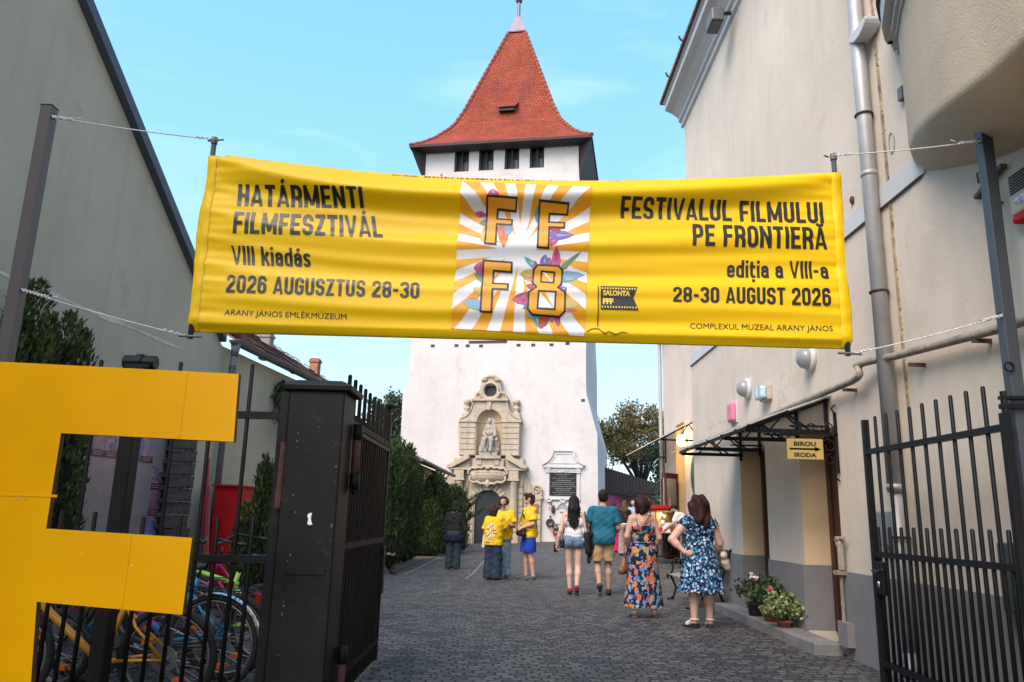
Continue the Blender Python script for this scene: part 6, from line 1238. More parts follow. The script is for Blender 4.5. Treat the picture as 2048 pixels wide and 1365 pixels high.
# pots on the stone step
def pot(name, lab, x, y, r0, r1, h, mat, leaf, lh, lr, n, ls, flowers, seed):
    T = thing(name, lab, "potted plant", (x, y, .115)); b = MB(); b.smooth = True
    b.lathe([(0, .116), (r0, .116), (r1, .115+h), (r1+.012, .115+h), (r1+.012, .115+h-.03), (r1, .115+h-.03)], (x, y, 0), 18); b.lathe([(0, .115+h-.02), (r1, .115+h-.02)], (x, y, 0), 18); b.build("pot", mat, T)
    rr = random.Random(seed); zb = .115+h-.02; lv = Leaves(); st_ = MB(); ends = []
    for k in range(18):
        d = rv(rr); e = Vector((x+d.x*lr, y+d.y*lr, zb+lh*(.35+.65*abs(d.z)))); st_.tube([(x, y, zb), Vector((x, y, zb)).lerp(e, .5)+Vector((0, 0, lh*.15)), e], [.007, .005, .003], 4); ends.append(e)
    st_.build("stems", BARK, T)
    for i in range(n):
        c = ends[i % 18].lerp(Vector((x, y, zb+.3*lh)), rr.random()*.7)+rv(rr)*lr*.35*rr.random(); lv.blade(c, rv(rr)+Vector((0, 0, -.2)), (rv(rr)+Vector((0, -.4, .8))).normalized(), ls*rr.uniform(.7, 1.3), ls*rr.uniform(.5, .85))
    lv.build("foliage", leaf, T)
    for col, k_, fs in flowers:
        f = MB()
        for j in range(k_):
            c = ends[(j*5+seed) % 18]+Vector((0, -.01, .03))
            for q in range(7): v = rv(rr)*fs*.7; f.ball((c.x+v.x, c.y+v.y, c.z+v.z), fs*.5, 6, 4)
        f.build("blossom", paint("flower_petals", col, rough=.7, var=.1), T)
GER = leafmat("geranium_leaves", (.025, .055, .018), (.05, .095, .03), (.09, .14, .05), scale=5)
pot("potted_flowers", "leggy plant with white and salmon flowers in a dark pot, farthest left on the step", 3.27, 10.55, .08, .10, .17, paint("dark_grey_pot", (.05, .045, .04), rough=.7), leafmat("leggy_leaves", (.04, .06, .02), (.08, .09, .035), (.14, .10, .05), scale=5), .34, .26, 380, .055, [((.8, .8, .78), 4, .028), ((.75, .28, .16), 2, .022)], 2)
pot("geranium", "bushy green geranium with one pink flower head in a terracotta pot on the step", 3.29, 9.98, .08, .115, .17, paint("terracotta_pot", (.30, .085, .045), rough=.85), GER, .40, .27, 620, .07, [((.62, .08, .14), 2, .035), ((.85, .83, .8), 1, .03)], 5)
pot("variegated_plant", "pale variegated plant spilling over its pot, nearest to the first door", 3.28, 9.5, .07, .09, .08, paint("terracotta_pot_small", (.28, .10, .06), rough=.85), leafmat("variegated_leaves", (.11, .15, .045), (.22, .26, .09), (.42, .44, .22), scale=9), .30, .25, 1500, .06, [], 7)
# ------------------------------------------------------------ bicycles parked behind the fence
TYRE = paint("black_rubber", (.018, .018, .019), rough=.8, var=.2, scale=20, bmp=.3)
ALU = paint("dull_aluminium", (.24, .24, .25), rough=.45, metal=.8, var=.1)
BLKPL = paint("black_plastic_part", (.016, .016, .017), rough=.45, var=.1)
ORREF = paint("orange_reflector", (.75, .14, .01), rough=.2)
def bike(lab, x, y, heading, lean, frame, kind='mtb', R=.33, fork=None, disc=False, guard=None, accent=None, rimc=None):
    """rear hub over (x, y); heading is where the front wheel points"""
    T = thing("bicycle", lab, "bicycle", (x, y, 0), "bicycles parked behind the fence", heading)
    base = Matrix.Translation((x, y, 0)) @ Matrix.Rotation(heading, 4, 'Z') @ Matrix.Rotation(lean, 4, 'X')
    B = lambda: MB(lambda p: base @ Vector(p))
    hubR, hubF = (0, 0, R), (1.06, 0, R); bb = (.43, 0, R-.04); st = (.26, 0, .76) if kind != 'city' else (.26, 0, .74); ht, hbm = (.82, 0, .84), (.865, 0, .66)
    f = B(); f.smooth = True; th = .02 if kind == 'mtb' else .015
    if kind == 'city': f.tube([hbm, (.66, 0, .40), bb], th, 9); f.tube([(.835, 0, .78), (.6, 0, .52), (.36, 0, .5)], th*.9, 9)
    else: f.tube([hbm, bb], th*1.25, 9); f.tube([(.83, 0, .80), (st[0], 0, st[2]-.1)], th, 9)
    f.tube([bb, st], th, 9); f.tube([ht, hbm], th*1.3, 9)
    for s in (-.055, .055): f.tube([bb, (.2, s, R-.01), (0, s*1.25, R)], [.013, .011, .011], 7); f.tube([(st[0]+.03, 0, st[2]-.12), (.2, s*.7, st[2]-.24), (0, s*1.25, R)], [.012, .011, .011], 7)
    fr = f.build("frame", frame, T)
    if accent: f = B(); f.tube([Vector(hbm).lerp(Vector(bb), .3), Vector(hbm).lerp(Vector(bb), .7)], th*1.28, 9); f.build("frame_decal", accent, fr)
    f = B(); f.smooth = True
    for s in (-.06, .06): f.tube([(.88, s, .62), (.93, s, .5), (1.06, s, R)], [.018, .016, .012], 7)
    f.tube([(.88, -.06, .62), (.88, .06, .62)], .02, 7); f.build("fork", fork or frame, T)
    f = B(); f.smooth = True; f.tube([ht, (.81, 0, .93)], .014, 7)
    f.tube([(.76, -.3, .99), (.83, -.12, .95), (.82, 0, .94), (.83, .12, .95), (.76, .3, .99)] if kind != 'city' else [(.58, -.27, 1.0), (.78, -.24, 1.04), (.84, -.08, .97), (.84, .08, .97), (.78, .24, 1.04), (.58, .27, 1.0)], .012, 7); hb = f.build("handlebar", BLKPL, T)
    f = B(); f.smooth = True
    for s in (-1, 1):
        if kind == 'city': f.tube([(.58, s*.27, 1.0), (.47, s*.27, .99)], .017, 8)
        else: f.tube([(.76, s*.3, .99), (.74, s*.2, .97)][::-1], .018, 8); f.tube([(.80, s*.2, .955), (.90, s*.24, .95), (.92, s*.3, .93)], .006, 5)
    f.build("grip", BLKPL, hb)
    f = B(); f.tube([(.86, .03, .93), (.93, .02, .8), (.9, .05, .6), (.9, .07, .45)], .004, 5); f.tube([(.86, -.03, .94), (.9, -.02, .85), (.8, -.01, .72), (.5, -.02, .42)], .004, 5); f.build("cable", BLKPL, T)
    f = B(); f.smooth = True; f.tube([st, (.24, 0, st[2]+.08)], .013, 7)
    prof = [(.10, .07), (.17, .075), (.26, .045), (.36, .02), (.40, .005)]
    vs = []
    for xx, wd in [(.08, .02)]+prof:
        for a in range(8): t = 2*math.pi*a/8; vs.append((xx, wd*math.cos(t), st[2]+.115+.024*math.sin(t)+(.02 if xx < .18 else 0)))
    f.add(vs, [(i*8+k, i*8+(k+1) % 8, (i+1)*8+(k+1) % 8, (i+1)*8+k) for i in range(5) for k in range(8)]); f.build("saddle", BLKPL, T)
    for hub in (hubR, hubF):
        wm = B(); wm.smooth = True; tw = .026 if kind == 'mtb' else .018; wm.tube([(hub[0]+(R-tw)*math.cos(a), 0, R+(R-tw)*math.sin(a)) for a in [2*math.pi*k/36 for k in range(36)]], tw, 8, closed=True); w_ = wm.build("wheel", TYRE, T)
        rm = B(); rm.smooth = True; rr_ = R-2*tw-.006; rm.tube([(hub[0]+rr_*math.cos(a), 0, R+rr_*math.sin(a)) for a in [2*math.pi*k/36 for k in range(36)]], .011, 6, closed=True); rm.build("rim", rimc or ALU, w_)
        sp = B()
        for k in range(24): a = 2*math.pi*k/24; s = .02 if k % 2 else -.02; sp.tube([(hub[0]+.02*math.cos(a+.9), s, R+.02*math.sin(a+.9)), (hub[0]+rr_*math.cos(a), 0, R+rr_*math.sin(a))], .0016, 4, cap=False)
        sp.tube([(hub[0], -.05, R), (hub[0], .05, R)], .018, 8); sp.build("spokes", ALU, w_)
        if disc: dm = B(); dm.lathe([(.045, .045), (.085, .045), (.085, .048), (.045, .048), (.045, .045)], (hub[0], 0, R), 28, 'y'); [dm.beam((hub[0]+.02*math.cos(a), .0465, R+.02*math.sin(a)), (hub[0]+.05*math.cos(a+.3), .0465, R+.05*math.sin(a+.3)), .008, .003, (0, 1, 0)) for a in [k*math.pi/3 for k in range(6)]]; dm.build("brake_disc", paint("scratched_steel_disc", (.55, .53, .5), rough=.3, metal=.9), w_)
        if hub is hubR:
            rf = B(); rf.box((hub[0]+R*.5*.8-.03, -.03, R+R*.5*.6-.015), (hub[0]+R*.5*.8+.03, .03, R+R*.5*.6+.015)); rf.box((hub[0]-R*.5*.5-.03, -.03, R-R*.5*.85-.015), (hub[0]-R*.5*.5+.03, .03, R-R*.5*.85+.015)); rf.build("reflector", ORREF, w_)
    f = B(); f.smooth = True; f.lathe([(.0, -.05), (.09, -.05), (.09, -.045), (0, -.045)], (bb[0], 0, bb[2]), 20, 'y'); f.tube([(bb[0], -.07, bb[2]), (bb[0], .07, bb[2])], .018, 8)
    f.tube([(bb[0], -.075, bb[2]), (bb[0]+.12, -.08, bb[2]-.12)], .01, 6); f.tube([(bb[0], .075, bb[2]), (bb[0]-.12, .08, bb[2]+.12)], .01, 6); cr = f.build("crank", ALU, T)
    f = B(); f.box((bb[0]+.08, -.17, bb[2]-.135), (bb[0]+.17, -.085, bb[2]-.115)); f.box((bb[0]-.17, .085, bb[2]+.115), (bb[0]-.08, .17, bb[2]+.135)); f.build("pedal", BLKPL, cr)
    f = B(); f.tube([(0, -.047, R+.035), (bb[0], -.047, bb[2]+.09)], .005, 5); f.tube([(0, -.047, R-.035), (bb[0], -.047, bb[2]-.09)], .005, 5); f.build("chain", BLKPL, T)
    if guard:
        for hub, a0, a1 in ((hubR, -10, 190), (hubF, 40, 200)):
            f = B(); f.smooth = True; vs = []; ks = 22
            for k in range(ks+1):
                a = R_(a0+(a1-a0)*k/ks)
                for q in (-.028, -.016, 0, .016, .028): rr_ = R+.022-8*q*q; vs.append((hub[0]+rr_*math.cos(a), q, R+rr_*math.sin(a)))
            f.add(vs, [(k*5+j, k*5+j+1, (k+1)*5+j+1, (k+1)*5+j) for k in range(ks) for j in range(4)]); mg = f.build("mudguard", guard, T)
            f = B()
            for a in (20, 100): f.tube([(hub[0], .04, R), (hub[0]+(R+.02)*math.cos(R_(a)), .03, R+(R+.02)*math.sin(R_(a)))], .003, 4)
            f.build("mudguard_stay", ALU, mg)
        f = B(); f.tube([(-.3, -.05, .72), (.2, -.06, .72), (.2, .06, .72), (-.3, .05, .72)], .006, 5, closed=True); f.tube([(-.2, .06, .72), (0, .07, R)], .005, 5); f.tube([(-.2, -.06, .72), (0, -.07, R)], .005, 5); f.build("carrier", BLKPL, T)
        f = B(); f.box((-.34, -.04, .64), (-.31, .04, .70)); f.build("tail_reflector", paint("red_reflector", (.4, .01, .01), rough=.2), T)
    return T
bk = lambda n, c, **k: paint(n, c, rough=.35, var=.06, scale=3, **k)
bike("orange yellow mountain bike with brake discs, nearest the fence", -2.21, 5.42, R_(181), R_(-5), bk("orange_yellow_frame", (.62, .27, .025)), 'mtb', .33, disc=True, fork=BLKPL)
bike("dark city bike with polished silver mudguards, second from the fence", -2.10, 5.9, R_(177), R_(-4), bk("charcoal_frame", (.035, .04, .05)), 'city', .34, guard=paint("polished_silver_mudguard", (.62, .62, .63), rough=.18, metal=.95, var=.05))
bike("bright blue mountain bike with pink decal in the middle of the row", -2.15, 6.35, R_(184), R_(-4), bk("bright_blue_frame", (.02, .30, .62)), 'mtb', .33, accent=bk("magenta_decal", (.5, .03, .2)))
bike("magenta step-through bike with slim tyres, left of the row's middle", -2.62, 6.8, R_(178), R_(-5), bk("magenta_frame", (.36, .012, .15)), 'city', .33, guard=BLKPL)
bike("lime green mountain bike with black handlebar at the back", -2.05, 7.0, R_(170), R_(-6), bk("lime_green_frame", (.36, .72, .10)), 'mtb', .34, fork=BLKPL)
bike("raspberry red bike with cream tyre rims, farthest from the fence", -1.95, 7.75, R_(176), R_(-4), bk("raspberry_frame", (.45, .01, .09)), 'city', .33, rimc=paint("cream_rim", (.55, .45, .36), rough=.6))
bike("grey and black child's bike at the fence's left end", -3.2, 5.9, R_(170), R_(-4), bk("grey_frame", (.10, .11, .13)), 'mtb', .28, accent=bk("yellow_decal", (.6, .4, .03)))

# ------------------------------------------------------------ things along the left wall
def map_board():
    T = thing("map_board", "pink grey town map board with photo strips, beside the tall thuja", "map board", LX((8.3, -.5, .5)))
    s0, s1, z0, z1, n = 7.0, 9.25, .55, 2.2, -.50
    b = MB(LX); b.box((s0, n, z0), (s1, n+.03, z1))
    m, t, bs = _mat("printed_town_map"); co = coords(t, 'World'); v = t.nodes.new("ShaderNodeTexVoronoi"); v.feature = 'DISTANCE_TO_EDGE'; v.inputs["Scale"].default_value = 6.5; v.inputs["Randomness"].default_value = .8; t.links.new(co, v.inputs[0])
    v2 = t.nodes.new("ShaderNodeTexVoronoi"); v2.feature = 'DISTANCE_TO_EDGE'; v2.inputs["Scale"].default_value = 17; t.links.new(co, v2.inputs[0])
    c = mix(t, ramp(t, v.outputs[0], [(.02, (1, 1, 1)), (.045, (0, 0, 0))]), (.25, .225, .23), (.36, .25, .255)); c = mix(t, ramp(t, v2.outputs[0], [(.015, (.7, .7, .7)), (.05, (0, 0, 0))]), c, (.33, .24, .245))
    wv = t.nodes.new("ShaderNodeTexNoise"); wv.inputs["Scale"].default_value = 1.0; wv.inputs["Detail"].default_value = 2; t.links.new(coords(t, 'World', loc=(2, 5, 1)), wv.inputs[0])
    c = mix(t, ramp(t, wv.outputs[0], [(.49, (0, 0, 0)), (.5, (.8, .8, .8)), (.515, (.8, .8, .8)), (.525, (0, 0, 0))]), c, (.2, .25, .30)); t.links.new(c, bs.inputs["Base Color"]); bs.inputs["Roughness"].default_value = .35
    bo = b.build("board", m, T)
    rr = random.Random(3); cols = [(.20, .14, .27), (.12, .07, .15), (.27, .22, .33), (.09, .17, .42), (.28, .17, .17), (.32, .25, .32)]
    def photo(sa, sb, za, zb, k):
        p = MB(LX); p.box((sa, n-.004, za), (sb, n, zb)); ph = p.build("photo_panel", paint("printed_photo", cols[k % 6], rough=.35, var=.55, scale=9, space='World', col2=cols[(k+2) % 6], thr=(.48, .55)), bo)
        p = MB(LX); p.box((sa, n-.006, za), (sb, n-.004, za+.07)); p.build("caption_strip", paint("wine_red_caption", (.10, .018, .04), rough=.4), ph)
        p = MB(LX); 
        for q in range(2): p.box((sa+.02, n-.008, za+.045-.025*q), (sb-.03-.02*q, n-.006, za+.053-.025*q))
        p.build("caption_lines", paint("pale_caption_print", (.35, .3, .32), rough=.5), ph)
    for k in range(9): photo(s0+.02+k*.22, s0+.225+k*.22, 1.78, 2.17, k)
    for k in range(4): photo(9.02, 9.235, .62+k*.29, .88+k*.29, k+2)
    b = MB(LX); [b.box((s-.03, n+.03, 0), (s+.03, n+.08, 2.2)) for s in (7.3, 9.0)]; b.build("post", M['postgrey'], T)
    b = MB(LX); b.prism([(8.55, .55), (8.85, .55), (8.62, .95)], n-.003, n, 'xz'); b.build("green_map_area", paint("map_green", (.25, .36, .08), rough=.4), bo)
map_board()
def pallets():
    wood = paint("weathered_grey_wood", (.060, .055, .050), rough=.9, var=.45, scale=7, bmp=.5); first = None
    for k in range(14):
        z = .002+k*.152; P = LX((9.4, -.36, z))
        if first is None:
            T = thing("wooden_pallet", "weathered grey wooden pallet in the tall stack against the wall", "pallet", P, "pallets stacked by the map board"); first = T
            b = MB(LX); 
            for j in range(3): b.box((9.2+j*.13, -.72, z+.122), (9.2+j*.13+.10, 0, z+.144))
            b.build("deck_boards", wood, T)
            b = MB(LX)
            for n in (-.72, -.42, -.12): b.box((9.2, n, z+.1), (9.56, n+.12, z+.1215)); b.box((9.21, n, z+.0205), (9.55, n+.12, z+.1005))
            for j in range(3): b.box((9.2+j*.13, -.72, z), (9.2+j*.13+.10, 0, z+.0215))
            b.build("block_frame", wood, T)
        else: c = copy_tree(first); rr = random.Random(k); c.location = P+Vector((rr.uniform(-.025, .025), rr.uniform(-.03, .03), 0)); c.rotation_euler = (0, 0, rr.uniform(-.02, .02))
pallets()
T = thing("red_board", "red painted board box standing against the left wall behind the slim thujas", "board", LX((11.4, -.5, 0)))
b = MB(LX); b.box((10.95, -.62, .0), (12.6, -.30, 1.60)); b.build("box_body", M['red'], T, bevel=.006); b = MB(LX); b.box((10.9, -.66, 1.60), (12.65, -.26, 1.625)); b.build("top_rim", M['red'], T)
T = thing("red_plank", "slim pointed red plank leaning on the wall beside the red board", "plank", LX((10.5, -.45, 0)))
b = MB(LX); b.add([(10.42, -.55, 0), (10.58, -.55, 0), (10.58, -.51, 0), (10.42, -.51, 0), (10.47, -.42, 1.6), (10.53, -.42, 1.6), (10.53, -.38, 1.6), (10.47, -.38, 1.6), (10.5, -.40, 1.95), (10.5, -.37, 1.95)], [(0, 1, 5, 4), (1, 2, 6, 5), (2, 3, 7, 6), (3, 0, 4, 7), (4, 5, 8), (5, 6, 9, 8), (6, 7, 9), (7, 4, 8, 9), (3, 2, 1, 0)]); b.build("plank_body", paint("faded_red_paint", (.36, .03, .045), rough=.5, var=.2), T)
b = MB(LX); b.tube([(10.53, -.565, .03), (10.515, -.435, 1.6)], .008, 5); b.build("edge_strip", paint("pink_edge_paint", (.5, .12, .14), rough=.5), T)

# ------------------------------------------------------------ benches and stones
def bench(lab, x, y, rz, L):
    T = thing("park_bench", lab, "bench", (x, y, gnd(x, y)), "iron framed park benches", rz); base = Matrix.Translation((x, y, gnd(x, y))) @ Matrix.Rotation(rz, 4, 'Z'); B = lambda: MB(lambda p: base @ Vector(p))
    # local: sits facing +x, length along y
    for yy in (0.0, L):
        f = B(); f.smooth = True
        f.tube([(.50, yy, 0), (.44, yy, .06), (.40, yy, .2), (.47, yy, .36), (.50, yy, .42)], [.03, .022, .018, .02, .022], 7); f.tube([(-.08, yy, 0), (-.02, yy, .08), (.05, yy, .28), (.0, yy, .42), (-.06, yy, .62), (-.14, yy, .86), (-.2, yy, .90), (-.21, yy, .85)], [.03, .024, .022, .024, .024, .022, .022, .018], 7)
        f.tube([(.0, yy, .40), (.2, yy, .37), (.5, yy, .41), (.55, yy, .39), (.53, yy, .35)], [.02, .02, .02, .025, .02], 7); f.tube([(.48, yy, .42), (.44, yy, .52), (.47, yy, .62), (.40, yy, .67), (.15, yy, .64), (-.05, yy, .60)], .017, 7)
        f.tube([(.40, yy, .2), (.2, yy, .16), (.05, yy, .28)], .014, 6); f.box((.44, yy-.025, 0), (.56, yy+.025, .03)); f.box((-.16, yy-.025, 0), (-.02, yy+.025, .03)); f.build("end_frame", M['iron'], T)
    sl = paint("pale_bench_slat", (.30, .27, .24), rough=.6, var=.2, scale=5)
    for k in range(5): f = B(); xx = .04+k*.1; f.box((xx, -.03, .415-.008*abs(k-2)), (xx+.075, L+.03, .44-.008*abs(k-2))); f.build("seat_slat", sl, T, bevel=.006)
    for k in range(4): f = B(); z = .52+k*.095; xo = -.03-k*.032; f.box((xo, -.03, z), (xo+.025, L+.03, z+.075)); f.build("back_slat", paint("dark_bench_slat", (.05, .045, .042), rough=.6), T, bevel=.005)
bench("black iron bench with pale seat slats against the cream wall, behind the blue dressed woman", 3.30, 13.65, R_(180), 1.4)
bench("black iron bench by the hedge, half hidden by the left gate leaf", -2.98, 17.6, R_(8), 1.5)
def rock(lab, pts, h, loc, seed):
    T = MB(); rr = random.Random(seed); lo = [(x, y) for x, y in pts]; n = len(lo); cx = sum(p[0] for p in lo)/n; cy = sum(p[1] for p in lo)/n; z0 = gnd(cx, cy)-.02; vs = []
    for k, (sc__, z) in enumerate(((1, 0), (1.0, .45), (.86, .8), (.6, 1.0))): vs += [(cx+(x-cx)*sc__+rr.gauss(0, .012)-(.06*z), cy+(y-cy)*sc__+rr.gauss(0, .012), z0+h*z+rr.gauss(0, .01)) for x, y in lo]
    T.add(vs, [(i*n+k, i*n+(k+1) % n, (i+1)*n+(k+1) % n, (i+1)*n+k) for i in range(3) for k in range(n)]+[tuple(3*n+k for k in range(n))]); o = T.build("stone_block", M['rock'], None, (cx, cy, z0), bevel=.02); tag(o, lab, "stone"); return o
rock("pinkish slanted stone block at the foot of the yews", [(-2.80, 26.4), (-2.26, 26.3), (-2.2, 26.6), (-2.45, 26.9), (-2.85, 26.8)], .5, None, 1)
rock("grey standing stone behind the left bench", [(-3.12, 18.5), (-2.78, 18.4), (-2.74, 18.7), (-3.1, 18.8)], .66, None, 2)

# ------------------------------------------------------------ popcorn stand
def popcorn():
    x, y = 4.42, 22.0; z = gnd(x, y)+.06
    T = thing("stand_table", "round topped table with black cast iron legs carrying the popcorn machine", "table", (x, y, gnd(x, y))); b = MB(); b.smooth = True
    z0 = gnd(x, y); zt = 1.0
    b.smooth = False; b.box((x-.62, y-.38, zt-.03), (x+.62, y+.38, zt)); b.build("table_top", paint("worn_table_top", (.36, .29, .21), rough=.6), T, bevel=.01)
    for sx in (-1, 1):
        for sy in (-1, 1): b = MB(); b.smooth = True; b.tube([(x+sx*.32, y+sy*.26, zt-.03), (x+sx*.28, y+sy*.22, .6), (x+sx*.34, y+sy*.26, z0)], .018, 6); b.build("leg", M['iron'], T)
    b = MB()
    for k in range(7): xx = x-.27+k*.09; b.tube([(xx, y-.22, .36), (xx, y-.22, .92)], .01, 5)
    b.tube([(x+.1*math.cos(a), y-.22, .62+.2*math.sin(a)) for a in [k*math.pi/8 for k in range(16)]], .016, 5, closed=True); b.tube([(x-.3, y-.22, .36), (x+.3, y-.22, .36)], .015, 5); b.build("lattice", M['iron'], T)
    P = thing("popcorn_machine", "red popcorn machine glowing yellow inside on the stand table", "popcorn machine", (x-.05, y, zt)); x -= .05
    x0, x1, y0, y1, z0 = x-.28, x+.28, y-.22, y+.22, zt+.002
    b = MB(); b.box((x0, y0, z0), (x1, y1, z0+.1)); b.box((x0-.03, y0-.03, z0+.62), (x1+.03, y1+.03, z0+.72)); b.box((x0, y0, z0+.60), (x1, y1, z0+.62))
    for xx in (x0, x1-.035):
        for yy in (y0, y1-.035): b.box((xx, yy, z0+.1), (xx+.035, yy+.035, z0+.6))
    b.build("cabinet", M['red'], P, bevel=.006)
    b = MB(); b.box((x0+.035, y1-.03, z0+.1), (x1-.035, y1-.02, z0+.6)); b.box((x1-.03, y0+.04, z0+.1), (x1-.02, y1-.04, z0+.6)); b.box((x0+.03, y0+.03, z0+.54), (x1-.03, y1-.03, z0+.59)); b.build("inner_panel", paint("brass_inner_panel", (.60, .42, .16), rough=.3, metal=.4), P)
    rr = random.Random(2); b = MB()
    for k in range(140): b.ball((rr.uniform(x0+.05, x1-.05), rr.uniform(y0+.03, y1-.05), z0+.11+rr.random()*.14), .018, 5, 4)
    pc = b.build("popcorn_pile", paint("popcorn", (.80, .66, .34), rough=.9, var=.15), P); tag(pc, kind="stuff")
    b = MB(); b.smooth = True; b.lathe([(0, z0+.34), (.09, z0+.34), (.1, z0+.48), (.0, z0+.5)], (x+.06, y, 0), 14); b.tube([(x+.06, y, z0+.5), (x+.06, y, z0+.6)], .012, 6); b.build("kettle", M['chrome'], P)
    b = MB(); b.smooth = True; b.ball((x-.10, y-.06, z0+.47), .05, 10, 7); b.build("bulb", emit("popcorn_bulb_glow", (1.0, .78, .42), 4), P)
    ld = bpy.data.lights.new("popcorn_bulb_light", 'POINT'); ld.energy = .5; ld.color = (1, .74, .38); ld.shadow_soft_size = .05; lo = bpy.data.objects.new("popcorn_bulb_light", ld); COL.objects.link(lo); lo.location = (x-.06, y-.1, z0+.40)
    b = MB(); b.box((x-.08, y0-.035, z0), (x+.12, y0-.01, z0+.24)); b.build("paper_front", M['white'], P)
    for i, (dx, dy, h_, lab) in enumerate(((.42, -.2, .12, "small glass jar on the stand table, right of the popcorn machine"), (.52, -.1, .1, "second small cup on the stand table, at its right end"))):
        b = MB(); b.smooth = True; b.lathe([(0, zt), (.035, zt), (.04, zt+h_), (.034, zt+h_), (.03, zt+.01), (0, zt+.01)], (x+dx, y+dy, 0), 12); o = b.build("jar" if i == 0 else "cup", paint("pale_glassware", (.5, .5, .48), rough=.2), None, (x+dx, y+dy, zt)); tag(o, lab, "jar" if i == 0 else "cup")
    S = thing("loudspeaker", "black loudspeaker on the ground left of the popcorn table", "speaker", (4.15, 24, gnd(4.15, 24))); z = gnd(4.15, 24)
    b = MB(); b.box((3.93, 23.8, z), (4.4, 24.2, z+1.55)); bx = b.build("cabinet", M['black'], S, bevel=.02)
    for zz, r in ((1.25, .17), (.75, .2)):
        b = MB(); b.smooth = True; b.lathe([(r, 23.795), (r*.9, 23.78), (r*.8, 23.8), (r*.3, 23.84), (r*.28, 23.81), (0, 23.80)], (4.165, 0, z+zz), 18, 'y'); b.build("driver", paint("grey_cone", (.05, .05, .052), rough=.6), bx)
    Q = thing("terracotta_planter", "terracotta planter on the ground beneath the popcorn table's left side", "planter", (4.0, 22.9, gnd(4, 22.9))); z = gnd(4, 22.9)
    b = MB(); b.smooth = True; b.lathe([(0, z), (.17, z), (.22, z+.42), (.25, z+.42), (.25, z+.5), (.2, z+.5), (.19, z+.45), (0, z+.45)], (3.98, 22.9, 0), 16); b.build("pot", paint("orange_terracotta", (.34, .12, .05), rough=.8), Q)
    lv = Leaves(); rr = random.Random(1)
    for k in range(140): lv.blade(Vector((3.98+rr.gauss(0, .1), 22.9+rr.gauss(0, .1), z+.45+.2*rr.random())), rv(rr)+Vector((0, 0, .6)), rv(rr), .12, .05)
    lv.build("foliage", GER, Q)
popcorn()
